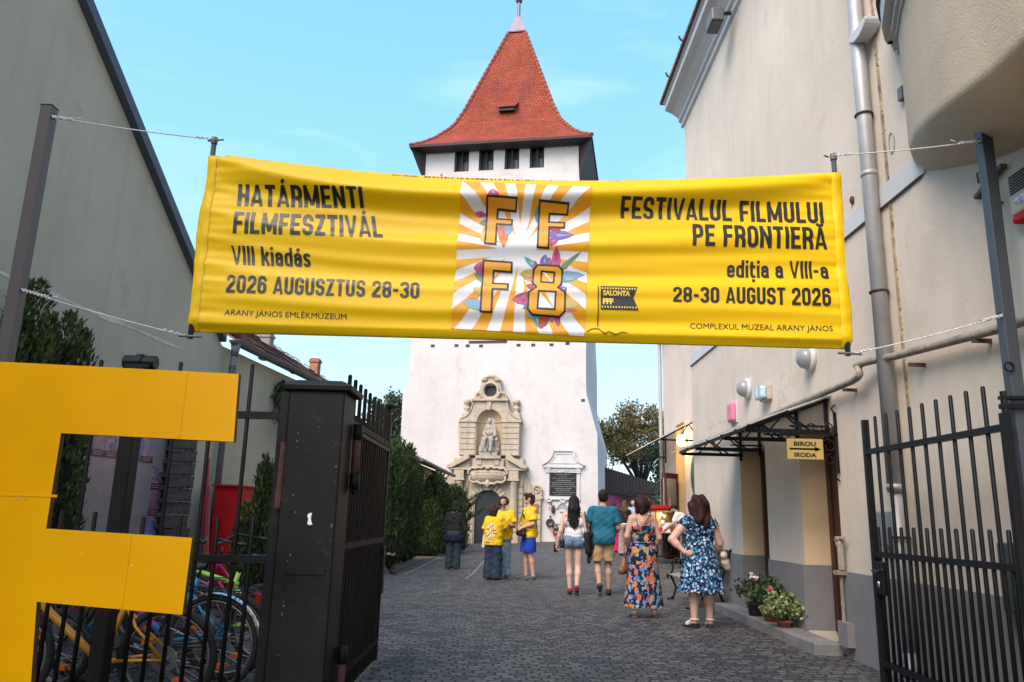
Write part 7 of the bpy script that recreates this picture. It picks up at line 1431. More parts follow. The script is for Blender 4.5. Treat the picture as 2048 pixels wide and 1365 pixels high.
# ------------------------------------------------------------ sculpting by blended distance fields
def _smin(a, b, k):
    h = np.maximum(k-np.abs(a-b), 0)/k; return np.minimum(a, b)-h*h*k*.25
def nets(prims, res, k=.03, clips=(), disp=None, pad=.03):
    """prims: ('c', a, b, ra, rb[, flat]) tapered capsules, flat squeezes them front to back; ('e', c, (rx, ry, rz)) ellipsoids"""
    lo = np.full(3, 1e9); hi = -lo
    for p in prims:
        if p[0] == 'c': r = max(p[3], p[4]); pts = np.array([p[1], p[2]], float); lo = np.minimum(lo, pts.min(0)-r); hi = np.maximum(hi, pts.max(0)+r)
        else: c = np.array(p[1], float); rr = np.array(p[2], float); lo = np.minimum(lo, c-rr); hi = np.maximum(hi, c+rr)
    lo = lo-pad-res; hi = hi+pad+res; n = np.ceil((hi-lo)/res).astype(int)+1
    ax = [lo[i]+res*np.arange(n[i]) for i in range(3)]; d = np.full(tuple(n), .09, np.float32)
    for p in prims:
        kk = p[6] if p[0] == 'c' and len(p) > 6 else k
        if p[0] == 'c': a, b = np.array(p[1], float), np.array(p[2], float); r = max(p[3], p[4]); l, h = np.minimum(a, b)-r, np.maximum(a, b)+r
        else: a = np.array(p[1], float); rr = np.array(p[2], float); l, h = a-rr, a+rr
        i0 = [max(0, int((l[i]-.05-lo[i])/res)) for i in range(3)]; i1 = [min(n[i], int((h[i]+.05-lo[i])/res)+2) for i in range(3)]; sl = tuple(slice(i0[i], i1[i]) for i in range(3))
        X, Y, Z = np.meshgrid(*[ax[i][sl[i]] for i in range(3)], indexing='ij')
        if p[0] == 'c':
            fl = p[5] if len(p) > 5 else 1.0; ba = b-a; px, py, pz = X-a[0], (Y-a[1]-0*X), Z-a[2]; L = ba@ba+1e-9
            t = np.clip((px*ba[0]+py*ba[1]+pz*ba[2])/L, 0, 1); qx, qy, qz = px-ba[0]*t, (py-ba[1]*t)/fl, pz-ba[2]*t
            di = (np.sqrt(qx*qx+qy*qy+qz*qz)-(p[3]+(p[4]-p[3])*t))*min(1, fl)
        else: q = np.sqrt(((X-a[0])/rr[0])**2+((Y-a[1])/rr[1])**2+((Z-a[2])/rr[2])**2); di = (q-1)*rr.min()
        d[sl] = _smin(d[sl], di.astype(np.float32), kk)
    if disp is not None or clips:
        X, Y, Z = np.meshgrid(*ax, indexing='ij')
        if disp is not None: d = d+disp(X, Y, Z).astype(np.float32)
        for (pt, nm) in clips: d = np.maximum(d, ((X-pt[0])*nm[0]+(Y-pt[1])*nm[1]+(Z-pt[2])*nm[2]).astype(np.float32))
    s = d < 0; nx, ny, nz = [m-1 for m in d.shape]
    cor = [(i, j, k_) for i in (0, 1) for j in (0, 1) for k_ in (0, 1)]; cnt = np.zeros((nx, ny, nz), np.int8)
    for (i, j, k_) in cor: cnt += s[i:i+nx, j:j+ny, k_:k_+nz]
    act = (cnt > 0) & (cnt < 8); ids = np.argwhere(act)
    if not len(ids): return [], []
    idx = np.full(act.shape, -1, np.int64); idx[act] = np.arange(len(ids)); acc = np.zeros((len(ids), 3)); num = np.zeros(len(ids)); I, J, K = ids.T
    for ai in range(3):
        oth = [q for q in range(3) if q != ai]
        for u in (0, 1):
            for v in (0, 1):
                o = [0, 0, 0]; o[oth[0]] = u; o[oth[1]] = v; o2 = list(o); o2[ai] = 1
                da = d[I+o[0], J+o[1], K+o[2]]; db = d[I+o2[0], J+o2[1], K+o2[2]]; m = (da < 0) != (db < 0); t = np.where(m, da/(da-db+1e-12), 0)
                pos = np.zeros((len(ids), 3)); pos[:, oth[0]] = u; pos[:, oth[1]] = v; pos[:, ai] = t; acc[m] += pos[m]; num[m] += 1
    V = (ids+acc/num[:, None])*res+lo; F = []
    for ai in range(3):
        o1, o2 = [(1, 2), (2, 0), (0, 1)][ai]; sa = [slice(1, m) for m in (nx, ny, nz)]; sa[ai] = slice(0, (nx, ny, nz)[ai]); sb = list(sa); sb[ai] = slice(1, (nx, ny, nz)[ai]+1)
        A = s[tuple(sa)]; B = s[tuple(sb)]; off = np.array([1, 1, 1]); off[ai] = 0
        for flip, mm in ((False, A & ~B), (True, ~A & B)):
            e = np.argwhere(mm)+off
            if not len(e): continue
            def cell(da, db): q = e.copy(); q[:, o1] -= da; q[:, o2] -= db; return idx[q[:, 0], q[:, 1], q[:, 2]]
            f = np.stack([cell(1, 1), cell(0, 1), cell(0, 0), cell(1, 0)], 1); F.append(f[:, ::-1] if flip else f)
    return V, np.concatenate(F)
def V3(*a): return np.array(a, float)
def lerp(a, b, t): return np.array(a, float)*(1-t)+np.array(b, float)*t

def hand(wr, d, nrm, side, curl=.45, S=1.0):
    """palm, four unequal bent fingers, thumb at the side; d points along the hand, nrm out of the palm"""
    d = np.array(d, float); d /= np.linalg.norm(d); nrm = np.array(nrm, float); nrm -= d*(nrm@d); nrm /= np.linalg.norm(nrm)+1e-9; ac = np.cross(d, nrm)*side; P = []
    wr = np.array(wr, float)
    for i, (o, L) in enumerate(((.030, .068), (.011, .074), (-.008, .071), (-.026, .062))):
        kn = wr+(d*L*1.12+ac*o)*S; P.append(('c', wr+d*.012*S+ac*o*.45*S, kn, .0155*S, .0125*S)); p = kn; a = curl*.7; fl = (.040, .045, .042, .033)[i]
        for j in range(3):
            dd = d*math.cos(a)+nrm*math.sin(a)+ac*(o*.9)*(1 if j == 0 else .5); q = p+dd*fl*(1, .62, .5)[j]*S; P.append(('c', p, q, (.0098-.0008*j)*S, (.009-.0008*j)*S, 1.0, .006)); p = q; a += curl*(1.0, .8, .6)[j]
    b = wr+(d*.025+ac*.024+nrm*.004)*S; m = b+(d*.034+ac*.030+nrm*.016)*S; P += [('c', wr+d*.01*S, b, .017*S, .0135*S), ('c', b, m, .0125*S, .0105*S), ('c', m, m+(d*.032+ac*.006+nrm*.012)*S, .0105*S, .0085*S, 1.0, .006)]
    return P

def cloth(name, col, rough=.85, **k): return paint(name, col, rough=rough, var=k.pop('var', .1), scale=k.pop('scale', 9), bmp=.12, bscale=120, spec=.25, **k)
SKIN = {}
def skin(c):
    if c not in SKIN:
        m = paint("skin", c, rough=.5, var=.07, scale=7, spec=.35); b = m.node_tree.nodes["Principled BSDF"]; b.inputs["Subsurface Weight"].default_value = .08; b.inputs["Subsurface Radius"].default_value = (.02, .008, .004); SKIN[c] = m
    return SKIN[c]
def hairmat(c):
    m, t, b = _mat("hair"); co = coords(t, 'Object', scale=(1, 1, .16)); n = N(t, "ShaderNodeTexNoise", Scale=70, Detail=3); t.links.new(co, n.inputs[0])
    t.links.new(ramp(t, n.outputs[0], [(.3, tuple(v*.55 for v in c)), (.7, tuple(v*1.5 for v in c))]), b.inputs["Base Color"]); b.inputs["Roughness"].default_value = .65; b.inputs["Specular IOR Level"].default_value = .18; bump(t, b, n.outputs[0], .5, .006); return m
EYE = paint("dark_eye_and_brow", (.03, .02, .016), rough=.4); LIP = paint("lips", (.36, .14, .12), rough=.5)

class Person:
    def __init__(s, lab, x, y, face, h=1.72, sex='m', fat=0.0, skincol=(.46, .28, .20), res=.011, J=None, face_on=False, group=None, head_tilt=0, head_turn=0, curlL=.5, curlR=.5, feet=True, z=None):
        s.S = S = h/1.75; s.res = res; s.sex = sex; f = sex == 'f'; s.fat = fat
        sh = .162 if f else .185; hp = .092
        j = dict(pel=(0, 0, .95), wai=(0, 0, 1.10), che=(0, .005, 1.29), nek=(0, -.012, 1.475), hed=(0, .015, 1.635),
                 shL=(-sh, -.01, 1.41), shR=(sh, -.01, 1.41), elL=(-sh-.055, -.03, 1.12), elR=(sh+.055, -.03, 1.12), wrL=(-sh-.07, .05, .88), wrR=(sh+.07, .05, .88),
                 hiL=(-hp, 0, .91), hiR=(hp, 0, .91), knL=(-hp-.01, .02, .50), knR=(hp+.01, .02, .50), anL=(-hp-.01, -.025, .075), anR=(hp+.01, -.025, .075), toL=(-hp-.03, .15, .025), toR=(hp+.03, .15, .025),
                 pnL=(1, 0, 0), pnR=(-1, 0, 0), hdL=None, hdR=None)
        j.update(J or {}); s.j = {k: (np.array(v, float)*(S if k[:2] not in ('pn', 'hd') else 1) if v is not None else None) for k, v in j.items()}
        if j['hed'] is not None: s.j['hed'] = np.array(j['hed'], float)*S
        j = s.j; s.x, s.y, s.face = x, y, R_(face); s.z = gnd(x, y) if z is None else z
        F_ = fat; W = lambda r: r*S
        hw, ww, cw = (.085, .055, .080) if f else (.070, .068, .098)
        T_ = {}
        T_['torso'] = [('c', j['pel']+V3(-W(hw), 0, 0), j['pel']+V3(W(hw), 0, 0), W(.112+F_*.9), W(.112+F_*.9), .88), ('c', j['wai']+V3(-W(ww), 0, 0), j['wai']+V3(W(ww), 0, 0), W(.095+F_), W(.095+F_), .85),
                       ('c', j['che']+V3(-W(cw), 0, 0), j['che']+V3(W(cw), 0, 0), W(.112+F_*.8), W(.112+F_*.8), .84), ('c', j['shL']*.86+j['shR']*.14, j['shR']*.86+j['shL']*.14, W(.062+F_*.35), W(.062+F_*.35)),
                       ('c', (j['shL']+j['shR'])/2+V3(0, -.01, -.04), j['nek'], W(.085+F_*.4), W(.058))]
        if f: T_['torso'] += [('e', j['che']+V3(sg*W(.07), W(.085), -W(.01)), (W(.062),)*3) for sg in (-1, 1)]; T_['torso'] += [('e', j['pel']+V3(sg*W(.07), -W(.055), -W(.03)), (W(.09), W(.09), W(.10))) for sg in (-1, 1)]
        else: T_['torso'] += [('e', j['pel']+V3(sg*W(.06), -W(.045), -W(.02)), (W(.085), W(.085), W(.10))) for sg in (-1, 1)]
        af = F_*.55; au = .043 if f else .052
        T_['armU'] = [('c', j['sh'+q], j['el'+q], W(au+.008+af), W(au-.008+af*.8)) for q in 'LR']
        T_['armL'] = [('c', j['el'+q], lerp(j['el'+q], j['wr'+q], .35), W(au-.009+af*.7), W(au-.007+af*.6)) for q in 'LR']+[('c', lerp(j['el'+q], j['wr'+q], .3), j['wr'+q], W(au-.008+af*.6), W(.026+af*.15)) for q in 'LR']
        lt = .086 if f else .082
        T_['thigh'] = [('c', j['hi'+q], j['kn'+q], W(lt+F_*.7), W(.054+F_*.4)) for q in 'LR']
        T_['calf'] = [('c', j['kn'+q], lerp(j['kn'+q], j['an'+q], .32)+V3(0, -.012, 0)*S, W(.052+F_*.35), W(.054+F_*.4)) for q in 'LR']+[('c', lerp(j['kn'+q], j['an'+q], .3)+V3(0, -.012, 0)*S, j['an'+q], W(.053+F_*.4), W(.036+F_*.1)) for q in 'LR']
        T_['foot'] = [('c', j['an'+q]+V3(0, 0, -.03)*S, j['to'+q], W(.034), W(.024)) for q in 'LR']
        s.T = T_
        # head in its own frame, then tilted and turned
        ct, st_ = math.cos(R_(head_tilt)), math.sin(R_(head_tilt)); cu, su = math.cos(R_(head_turn)), math.sin(R_(head_turn))
        def hd(v):
            v = np.array(v, float)*S*.94; v = V3(v[0], v[1]*ct-v[2]*st_, v[1]*st_+v[2]*ct); return j['hed']+V3(v[0]*cu-v[1]*su, v[0]*su+v[1]*cu, v[2])
        s.hd = hd; HW = lambda r: r*S*.94
        H = [('e', hd((0, -.012, .022)), (HW(.077), HW(.093), HW(.095))), ('c', hd((0, .03, .01)), hd((0, .052, -.075)), HW(.066), HW(.040)), ('c', hd((-.03, .04, -.055)), hd((.03, .04, -.055)), HW(.032), HW(.032)),
             ('c', hd((0, .085, .012)), hd((0, .108, -.022)), HW(.010), HW(.0145)), ('c', hd((0, .082, -.055)), hd((0, .086, -.055)), HW(.018), HW(.018)), ('c', hd((-.035, .078, .03)), hd((.035, .078, .03)), HW(.014), HW(.014))]
        H += [('c', hd((sg*.078, -.008, .012)), hd((sg*.083, -.016, -.03)), HW(.012), HW(.009)) for sg in (-1, 1)]
        H += [('c', j['nek']-V3(0, .0, .04)*S, hd((0, -.012, -.07)), W(.056+F_*.3), W(.052+F_*.3))]
        T_['head'] = H
        body = T_['torso']+T_['armU']+T_['armL']+T_['thigh']+T_['calf']+(T_['foot'] if feet else [])
        o = s.mesh("person", [(body+H, res, .028)]+[(hand(j['wr'+q], (j['wr'+q]-j['el'+q]) if j['hd'+q] is None else j['hd'+q], j['pn'+q], -1 if q == 'L' else 1, c, S), .0052, .012) for q, c in (('L', curlL), ('R', curlR))], [skin(skincol), EYE, LIP], None, face_marks=face_on)
        s.o = o; tag(o, lab, "person", group)
    def W(s, p):
        c, q = math.cos(s.face), math.sin(s.face); return (s.x+p[0]*c-p[1]*q, s.y+p[0]*q+p[1]*c, s.z+p[2])
    def mesh(s, name, parts, mats, parent, disp=None, clips=(), face_marks=False, extra=None, partclips=None):
        mb = MB(s.W); mb.smooth = True
        for i, (pr, res, k) in enumerate(parts):
            V, F = nets(pr, res, k, clips if partclips is None else partclips[i], disp)
            if len(V): mb.add([tuple(v) for v in V], [tuple(int(q) for q in f) for f in F])
        if face_marks:
            hd, S = s.hd, s.S; mb.cur = 1
            for sg in (-1, 1): mb.ball(hd((sg*.031, .083, .008)), .0065*S, 8, 6); mb.tube([hd((sg*.016, .094, .03)), hd((sg*.034, .093, .036)), hd((sg*.05, .08, .03))], .0030*S, 5)
            mb.cur = 2; mb.tube([hd((-.024, .094, -.053)), hd((-.01, .103, -.05)), hd((.01, .103, -.05)), hd((.024, .094, -.053))], .0042*S, 5); mb.cur = 0
        if extra: extra(mb)
        return mb.build(name, mats, parent, None if parent is not None else (s.x, s.y, s.z), fixn=False)
    def grow(s, tags, e):
        out = []
        for t in tags:
            for p in s.T[t]: out.append(p[:3]+(p[3]+e, p[4]+e)+p[5:] if p[0] == 'c' else (p[0], p[1], tuple(v+e for v in p[2])))
        return out
    def folds(s, amp, fz=26, fx=14, seed=0): return lambda X, Y, Z: amp*(np.sin(Z*fz+X*fx+3*np.sin(Y*9+seed)+seed)+.6*np.sin(Z*fz*1.9-X*fx*1.6+Y*17+seed*2))
    def wear(s, name, mat, prims, k=.035, clips=(), disp=None, extra=None, res=None, parts=None): return s.mesh(name, parts or [(prims, res or s.res, k)], mat, s.o, disp, clips, extra=extra)
    def tee(s, col, ease=.022, hem=.86, sleeve=.55, sl_ease=.022, name="t_shirt", mat=None, neck=1.468, body_extra=()):
        S = s.S; g = s.grow(['torso'], ease); ft = s.fat; r = .108+ft*.8+ease; hx = .070 if s.sex == 'f' else .078
        pr = [g[2], g[1], ('c', s.j['shL']*.80+s.j['shR']*.20, s.j['shR']*.80+s.j['shL']*.20, (.060+ft*.35)*S+ease*.35, (.060+ft*.35)*S+ease*.35), ('c', (s.j['shL']+s.j['shR'])/2+V3(0, -.01, -.03), s.j['nek']-V3(0, 0, .03), .09*S, .062*S)]
        pr += [q for q in g[5:] if q[0] == 'e'][:2 if s.sex == 'f' else 0]
        for zz, k_ in ((1.20, .98), (1.02, 1.0), (hem+.04, 1.03)): c0 = lerp(s.j['pel'], s.j['che'], (zz*S-s.j['pel'][2])/(s.j['che'][2]-s.j['pel'][2])); pr.append(('c', c0+V3(-hx*S, 0, 0), c0+V3(hx*S, 0, 0), r*S*k_, r*S*k_, .9))
        pr += [(q[0], q[1]+V3(0, 0, .01), tuple(v+.018 for v in q[2])) for q in g[-2:] if hem < .95 and s.sex == 'm']+list(body_extra)
        parts = [(pr, s.res, .05)]; pc = [[(V3(0, 0, hem*S), (0, 0, -1)), (V3(0, 0, neck*S), (0, .35, .94))]]
        for q in 'LR':
            a, b = s.j['sh'+q], lerp(s.j['sh'+q], s.j['el'+q], sleeve+.12); e = lerp(s.j['sh'+q], s.j['el'+q], sleeve); d = (b-a)/np.linalg.norm(b-a)
            r0 = s.T['armU'][0][3]+sl_ease*.25; parts.append(([('c', lerp(a, s.j['shL']*.5+s.j['shR']*.5, .3), a, r0, r0), ('c', a, b, r0, r0+sl_ease*.85)], s.res, .03)); pc.append([(e, tuple(d))])
        return s.mesh(name, parts, mat or cloth("cotton_"+name, col), s.o, s.folds(.0036, 30, 26), partclips=pc)
    def legs(s, name, mat, ease_t=.02, ease_c=None, knee=None, hem=None, top=1.03, k=.03, flare=0):
        S = s.S; pr = s.grow(['torso'], ease_t*.8); pr = [pr[0]]+[q for q in pr if q[0] == 'e'][-2:]
        for q in 'LR':
            a, b, c = s.j['hi'+q], s.j['kn'+q], s.j['an'+q]; r0, r1 = s.T['thigh'][0][3], s.T['thigh'][0][4]
            if hem is not None: e = lerp(a, b, hem+.1); pr.append(('c', a, e, r0+ease_t, r0+(r1-r0)*hem+ease_t+flare))
            else: pr += [('c', a, b, r0+ease_t, r1+(ease_c or ease_t)), ('c', b, c+V3(0, 0, .0), r1+(ease_c or ease_t), .05*S+(ease_c or ease_t)+flare)]
        cl = [(V3(0, 0, top*S), (0, 0, 1))]
        if hem is not None:   # one level hem plane per leg would cut the other leg, so cut both at the lower of the two
            zc = min(lerp(s.j['hi'+q], s.j['kn'+q], hem)[2] for q in 'LR'); cl.append((V3(0, 0, zc), (0, 0, -1)))
        else: cl.append((V3(0, 0, .035*S), (0, 0, -1)))
        return s.mesh(name, [(pr, s.res, k)], mat, s.o, s.folds(.0045, 24, 14, 1), cl)
    def shoes(s, mat, sole=None, kind='sneaker', only='LR', tilt=None):
        S = s.S
        for q in only:
            a, t = s.j['an'+q], s.j['to'+q]; d = t-a; d = d/np.linalg.norm(d); up = V3(0, 0, 1)-d*d[2]; up /= np.linalg.norm(up); heel = a-d*.045*S-up*.035*S; toe = t+d*.03*S
            pr = [('c', a-up*.03*S, t, .043*S, .032*S), ('c', heel+up*.01, toe, .036*S, .030*S)]+([('c', a, a-up*.02*S, .045*S, .045*S)] if kind == 'sneaker' else [])
            def ex(mb, heel=heel, toe=toe, up=up, d=d):
                if sole is None: return
                sd = np.cross(d, up); n = 14; c = heel*.5+toe*.5; L = np.linalg.norm(toe-heel)/2+.03*S; vs = []
                for zz in (-.036, -.012):
                    for i in range(n): a_ = 2*math.pi*i/n; vs.append(tuple(c+d*L*math.cos(a_)+sd*(.043+.006*math.cos(a_))*S*math.sin(a_)+up*zz*S))
                mb.add(vs, [tuple(range(n-1, -1, -1)), tuple(range(n, 2*n))]+[(i, (i+1) % n, n+(i+1) % n, n+i) for i in range(n)], 1)
            s.mesh("shoe" if kind != 'sandal' else "sandal", [(pr, .008, .02)], [mat, sole or mat], s.o, extra=ex)
    def strap_sandals(s, mat, sole, heel):
        S = s.S
        for q in 'LR':
            a, t = s.j['an'+q], s.j['to'+q]; d = V3(t[0]-a[0], t[1]-a[1], 0); L = np.linalg.norm(d); d = d/L; sd = V3(d[1], -d[0], 0); mb = MB(s.W); mb.smooth = True
            for f, w_, h in ((.80, .044, .052), (.55, .046, .070)): c = a+d*L*f; mb.tube([tuple(c+sd*w_*math.cos(R_(k))*1.0+V3(0, 0, .028-c[2]+h*.75*math.sin(R_(k)))) for k in range(0, 181, 20)], .011, 6)
            mb.tube([tuple(V3(a[0], a[1], a[2]+.012)+d*.050*math.cos(R_(k))+sd*.046*math.sin(R_(k))) for k in range(0, 360, 24)], .010, 6, closed=True)
            mb.build("sandal_strap", mat, s.o); mb = MB(s.W); n = 16; c = a*.5+t*.5; vs = []
            for zz in (.0, .024):
                for i in range(n): k = 2*math.pi*i/n; p = c+d*(L/2+.07)*math.cos(k)+sd*.046*math.sin(k); vs.append((p[0], p[1], zz))
            mb.add(vs, [tuple(range(n-1, -1, -1)), tuple(range(n, 2*n))]+[(i, (i+1) % n, n+(i+1) % n, n+i) for i in range(n)]); mb.build("sandal_sole", sole, s.o)
            mb = MB(s.W); mb.beam(tuple(V3(a[0], a[1], 0)-d*.055), tuple(V3(a[0], a[1], 0)+d*.02), .075, .11, (0, 0, 1)); mb.build("sandal_heel", heel, s.o, bevel=.006)
    def hair(s, mat, prims, amp=.006, f=60, k=.02, res=None, name="hair", clips=(), strands=None):
        """a shaped mass with combed ridges; strands = (count, length, half width at the ends) adds loose locks over it"""
        def ex(mb):
            if not strands: return
            n, L, w_ = strands; rr = random.Random(int(L*1000)); hd = s.hd
            for i in range(n):
                a = R_(rr.uniform(-15, 195)); r = rr.uniform(.97, 1.06); x0, y0 = .094*math.cos(a)*r, -.02-.105*max(.0, math.sin(a))*r; e = rr.uniform(.8, 1.08); wv = rr.uniform(0, 6)
                xe = w_*math.cos(a)*rr.uniform(.5, 1.1); ye = -.085-.05*rr.random()
                pts = [hd((x0*.45, y0*.5-.01, .135)), hd((x0*.9, y0*.95, .085)), hd((x0*1.04, y0*1.02, .0)), hd((x0*1.05+.005*math.sin(wv), min(y0*1.05, -.05), -.09))]
                m = 5
                for q in range(1, m+1): t = q/m; pts.append(hd((x0*1.05*(1-t)+xe*t+.007*math.sin(wv+t*5), (min(y0*1.05, -.05))*(1-t)+ye*t+.006*math.cos(wv+t*4), -.09-(L-.09)*t*e)))
                mb.tube(pts, [.004]*3+[.006]+[.006-.001*q for q in range(1, m+1)], 5)
        return s.mesh(name, [(prims, res or s.res*.9, k)], mat, s.o, lambda X, Y, Z: amp*(np.sin(X*f+2*np.sin(Z*f*.25))+np.sin(Y*f*1.1+1.5*np.sin(Z*f*.22+1))), clips, extra=ex)
    def cap_hair(s, back=.0, e=.014):
        hd, S = s.hd, s.S*.95; return [('e', hd((0, -.02, .035)), ((.077+e)*S, (.093+e)*S, (.09+e)*S))]
def strip(mb, pts, w_, th=.004, side=(0, 0, 1)):
    for a, b in zip(pts[:-1], pts[1:]): mb.beam(tuple(a), tuple(b), w_, th, side)
def skirt(P, z0, z1, rb, rt, n=18, amp=.03, cx=0.0, cy=0.0, seed=0, hang=None):
    """a hanging skirt whose folds deepen towards the hem"""
    def ex(mb):
        rows, cols = 20, 96; vs = []
        for i in range(rows+1):
            t = i/rows; z = z1+(z0-z1)*t
            for k in range(cols):
                a = 2*math.pi*k/cols; e = t**.75; rx = rt[0]+(rb[0]-rt[0])*e; ry = rt[1]+(rb[1]-rt[1])*e; fo = 1+amp*t*(math.sin(n*a+seed+.7*math.sin(3*t+a))+.5*math.sin(n*.5*a+seed*2))
                vs.append((cx+rx*fo*math.cos(a), cy+ry*fo*math.sin(a), z+(.012*math.sin(n*a*.5+seed)*t)))
        mb.add(vs, [(i*cols+k, (i+1)*cols+k, (i+1)*cols+(k+1) % cols, i*cols+(k+1) % cols) for i in range(rows) for k in range(cols)])
    return ex
def floral(name, base, cells, scale, thr=.42, seed=0):
    m, t, b = _mat(name); co = coords(t, 'Object', loc=(seed, seed*1.3, 0)); nz = N(t, "ShaderNodeTexNoise", Scale=scale*2.2, Detail=2); t.links.new(co, nz.inputs[0])
    ad = t.nodes.new("ShaderNodeVectorMath"); ad.operation = 'MULTIPLY_ADD'; t.links.new(nz.outputs["Color"], ad.inputs[0]); ad.inputs[1].default_value = (.9/scale,)*3; t.links.new(co, ad.inputs[2]); out = base
    for L, (sc_, th_) in enumerate(((scale*1.5, thr*.95), (scale, thr))):
        v = t.nodes.new("ShaderNodeTexVoronoi"); v.inputs["Scale"].default_value = sc_; t.links.new(ad.outputs[0], v.inputs[0]); sp = t.nodes.new("ShaderNodeSeparateColor"); t.links.new(v.outputs["Color"], sp.inputs[0])
        cs = cells[L]; n = len(cs); rp = ramp(t, sp.outputs[0], [(i/n, c) for i, c in enumerate(cs)]); rp.node.color_ramp.interpolation = 'CONSTANT'
        mk = ramp(t, v.outputs["Distance"], [(th_*.92, (1, 1, 1)), (th_, (0, 0, 0))]); out = mix(t, mk, out, rp)
        ce = ramp(t, v.outputs["Distance"], [(th_*.22, (.75, .75, .75)), (th_*.3, (0, 0, 0))]); out = mix(t, ce, out, mix(t, 1, rp, (.35, .3, .3), 'MULTIPLY'))
    t.links.new(out, b.inputs["Base Color"]); b.inputs["Roughness"].default_value = .8; b.inputs["Specular IOR Level"].default_value = .2; return m
def bagbox(mb, c, rx, ry, rz, W, n=5):
    pass
HAIRBLK = hairmat((.012, .010, .010)); HAIRBRN = hairmat((.035, .018, .012)); HAIRRED = hairmat((.030, .010, .010)); HAIRLT = hairmat((.075, .042, .024))
# ------------------------------------------------------------ the people in the yard
YELLOW = (.66, .42, .012)
def held(P, name, lab, cat, c, build):
    """something carried or worn by a person: a thing of its own at its real place"""
    T = thing(name, lab, cat, P.W(c)); build(T); return T
def soft(P, T, name, prims, mat, res=.008, k=.02, disp=None, clips=()):
    V, F = nets(prims, res, k, clips, disp); mb = MB(P.W); mb.smooth = True; mb.add([tuple(v) for v in V], [tuple(int(q) for q in f) for f in F]); return mb.build(name, mat, T, fixn=False)
def tubes(P, T, name, lines, r, mat, flat=None):
    mb = MB(P.W); mb.smooth = flat is None
    for l in lines:
        if flat: strip(mb, l, r, flat)
        else: mb.tube(l, r, 7)
    return mb.build(name, mat, T)
# 1 woman in black by the yews
P = Person("woman seen from behind in black top and dark teal trousers, alone beside the yews", -1.31, 19.6, -6, 1.62, 'f', .012, (.42, .26, .19), J=dict(elL=(-.25, .04, 1.13), wrL=(-.10, .20, 1.14), elR=(.25, .04, 1.13), wrR=(.06, .22, 1.16), hed=(0, .035, 1.63), pnL=(0, -1, 0), pnR=(0, -1, 0)), head_tilt=-18)
P.tee((.012, .012, .014), .024, .97, .98, .024, name="black_top"); P.legs("trousers", cloth("dark_teal_trousers", (.022, .038, .046)), .03, .035, top=1.0, flare=.015)
P.wear("tied_jacket", cloth("navy_jacket", (.008, .011, .03)), [('c', (-.09, 0, .86), (.09, 0, .86), .145, .145, .88), ('c', (-.1, -.02, .74), (.1, -.02, .74), .15, .15, .85)], clips=[((0, 0, .66), (0, 0, -1)), ((0, 0, .93), (0, 0, 1))], disp=P.folds(.006, 20, 30))
P.hair(HAIRBLK, P.cap_hair()+[('e', P.hd((0, -.10, .03)), (.075, .07, .085)), ('c', P.hd((0, -.08, .0)), P.hd((0, -.10, -.12)), .075, .06), ('e', P.hd((0, -.13, .06)), (.05, .04, .05))], .007, 70)
mb = MB(P.W); mb.tube([P.hd((.088*math.cos(R_(a)), -.03+.12*math.sin(R_(a)), .075)) for a in range(180, 361, 20)], .010, 6); mb.build("headband", paint("blue_headband", (.05, .10, .22), rough=.6), P.o)
P.shoes(paint("tan_sandal", (.30, .20, .14), rough=.6), paint("pale_sole", (.4, .33, .28), rough=.7), 'sandal')
# 2 girl in yellow, back to us
P2 = P = Person("girl with brown bob seen from behind, yellow shirt with white burst print and dark jeans", -.28, 16.8, -22, 1.53, 'f', .012, (.50, .30, .22), J=dict(elR=(.26, .12, 1.18), wrR=(.20, .30, 1.30), elL=(-.24, .02, 1.12), wrL=(-.19, .20, 1.0), pnR=(-.5, .6, 0)), head_turn=-15)
P.tee(YELLOW, .045, .80, .82, .04); P.legs("jeans", cloth("dark_blue_jeans", (.016, .032, .055), var=.3), .026, .05, top=.88, flare=.03)
P.hair(HAIRBRN, P.cap_hair()+[('e', P.hd((0, -.045, .0)), (.098, .085, .11)), ('c', P.hd((-.05, -.06, -.03)), P.hd((-.055, -.055, -.12)), .052, .045), ('c', P.hd((.05, -.06, -.03)), P.hd((.055, -.055, -.12)), .052, .045), ('c', P.hd((0, -.085, -.02)), P.hd((0, -.08, -.125)), .055, .045)], .004, 80, strands=(50, .14, .085))
def burst(mb):
    S = P2.S
    def q(x, z):   # on the shirt's back
        r = (.112+.045+.012)*.84; cx = .08; ax = max(0, abs(x)-cx); return (x, .005-math.sqrt(max(1e-4, r*r-(ax*.84)**2))-.012, z)
    for k in range(26):
        a = 2*math.pi*k/26; a2 = a+.13; r0, r1 = .055+.02*(k % 3), .115+.02*(k % 2)
        c = (0, 1.14*S); pts = [(c[0]+r*math.cos(t)*.85, c[1]+r*math.sin(t)*1.25) for r, t in ((r0, a), (r1, a), (r1, a2), (r0, a2))]; mb.add([q(*p) for p in pts], [(0, 1, 2, 3)], k % 4 == 0)
    mb.add([q(*p) for p in ((-.03, 1.10*S), (-.010, 1.10*S), (0.004, 1.20*S), (-.02, 1.20*S))], [(0, 1, 2, 3)], 0)
P.mesh("back_print", [], [paint("white_print", (.78, .76, .72), rough=.8), paint("maroon_print", (.2, .05, .04), rough=.8)], P.o, extra=burst)
P.shoes(paint("brown_shoe", (.10, .06, .05), rough=.6), paint("pale_sole_b", (.35, .3, .27), rough=.7))
held(P, "tote_bag", "cream tote bag at the left hip of the girl with the burst print", "bag", (-.26, .12, .85), lambda T: soft(P, T, "bag_body", [('c', (-.26, .10, .66), (-.25, .10, .90), .05, .035), ('c', (-.27, .16, .68), (-.26, .16, .88), .04, .03)], cloth("cream_canvas", (.6, .55, .48)), .008, .03))
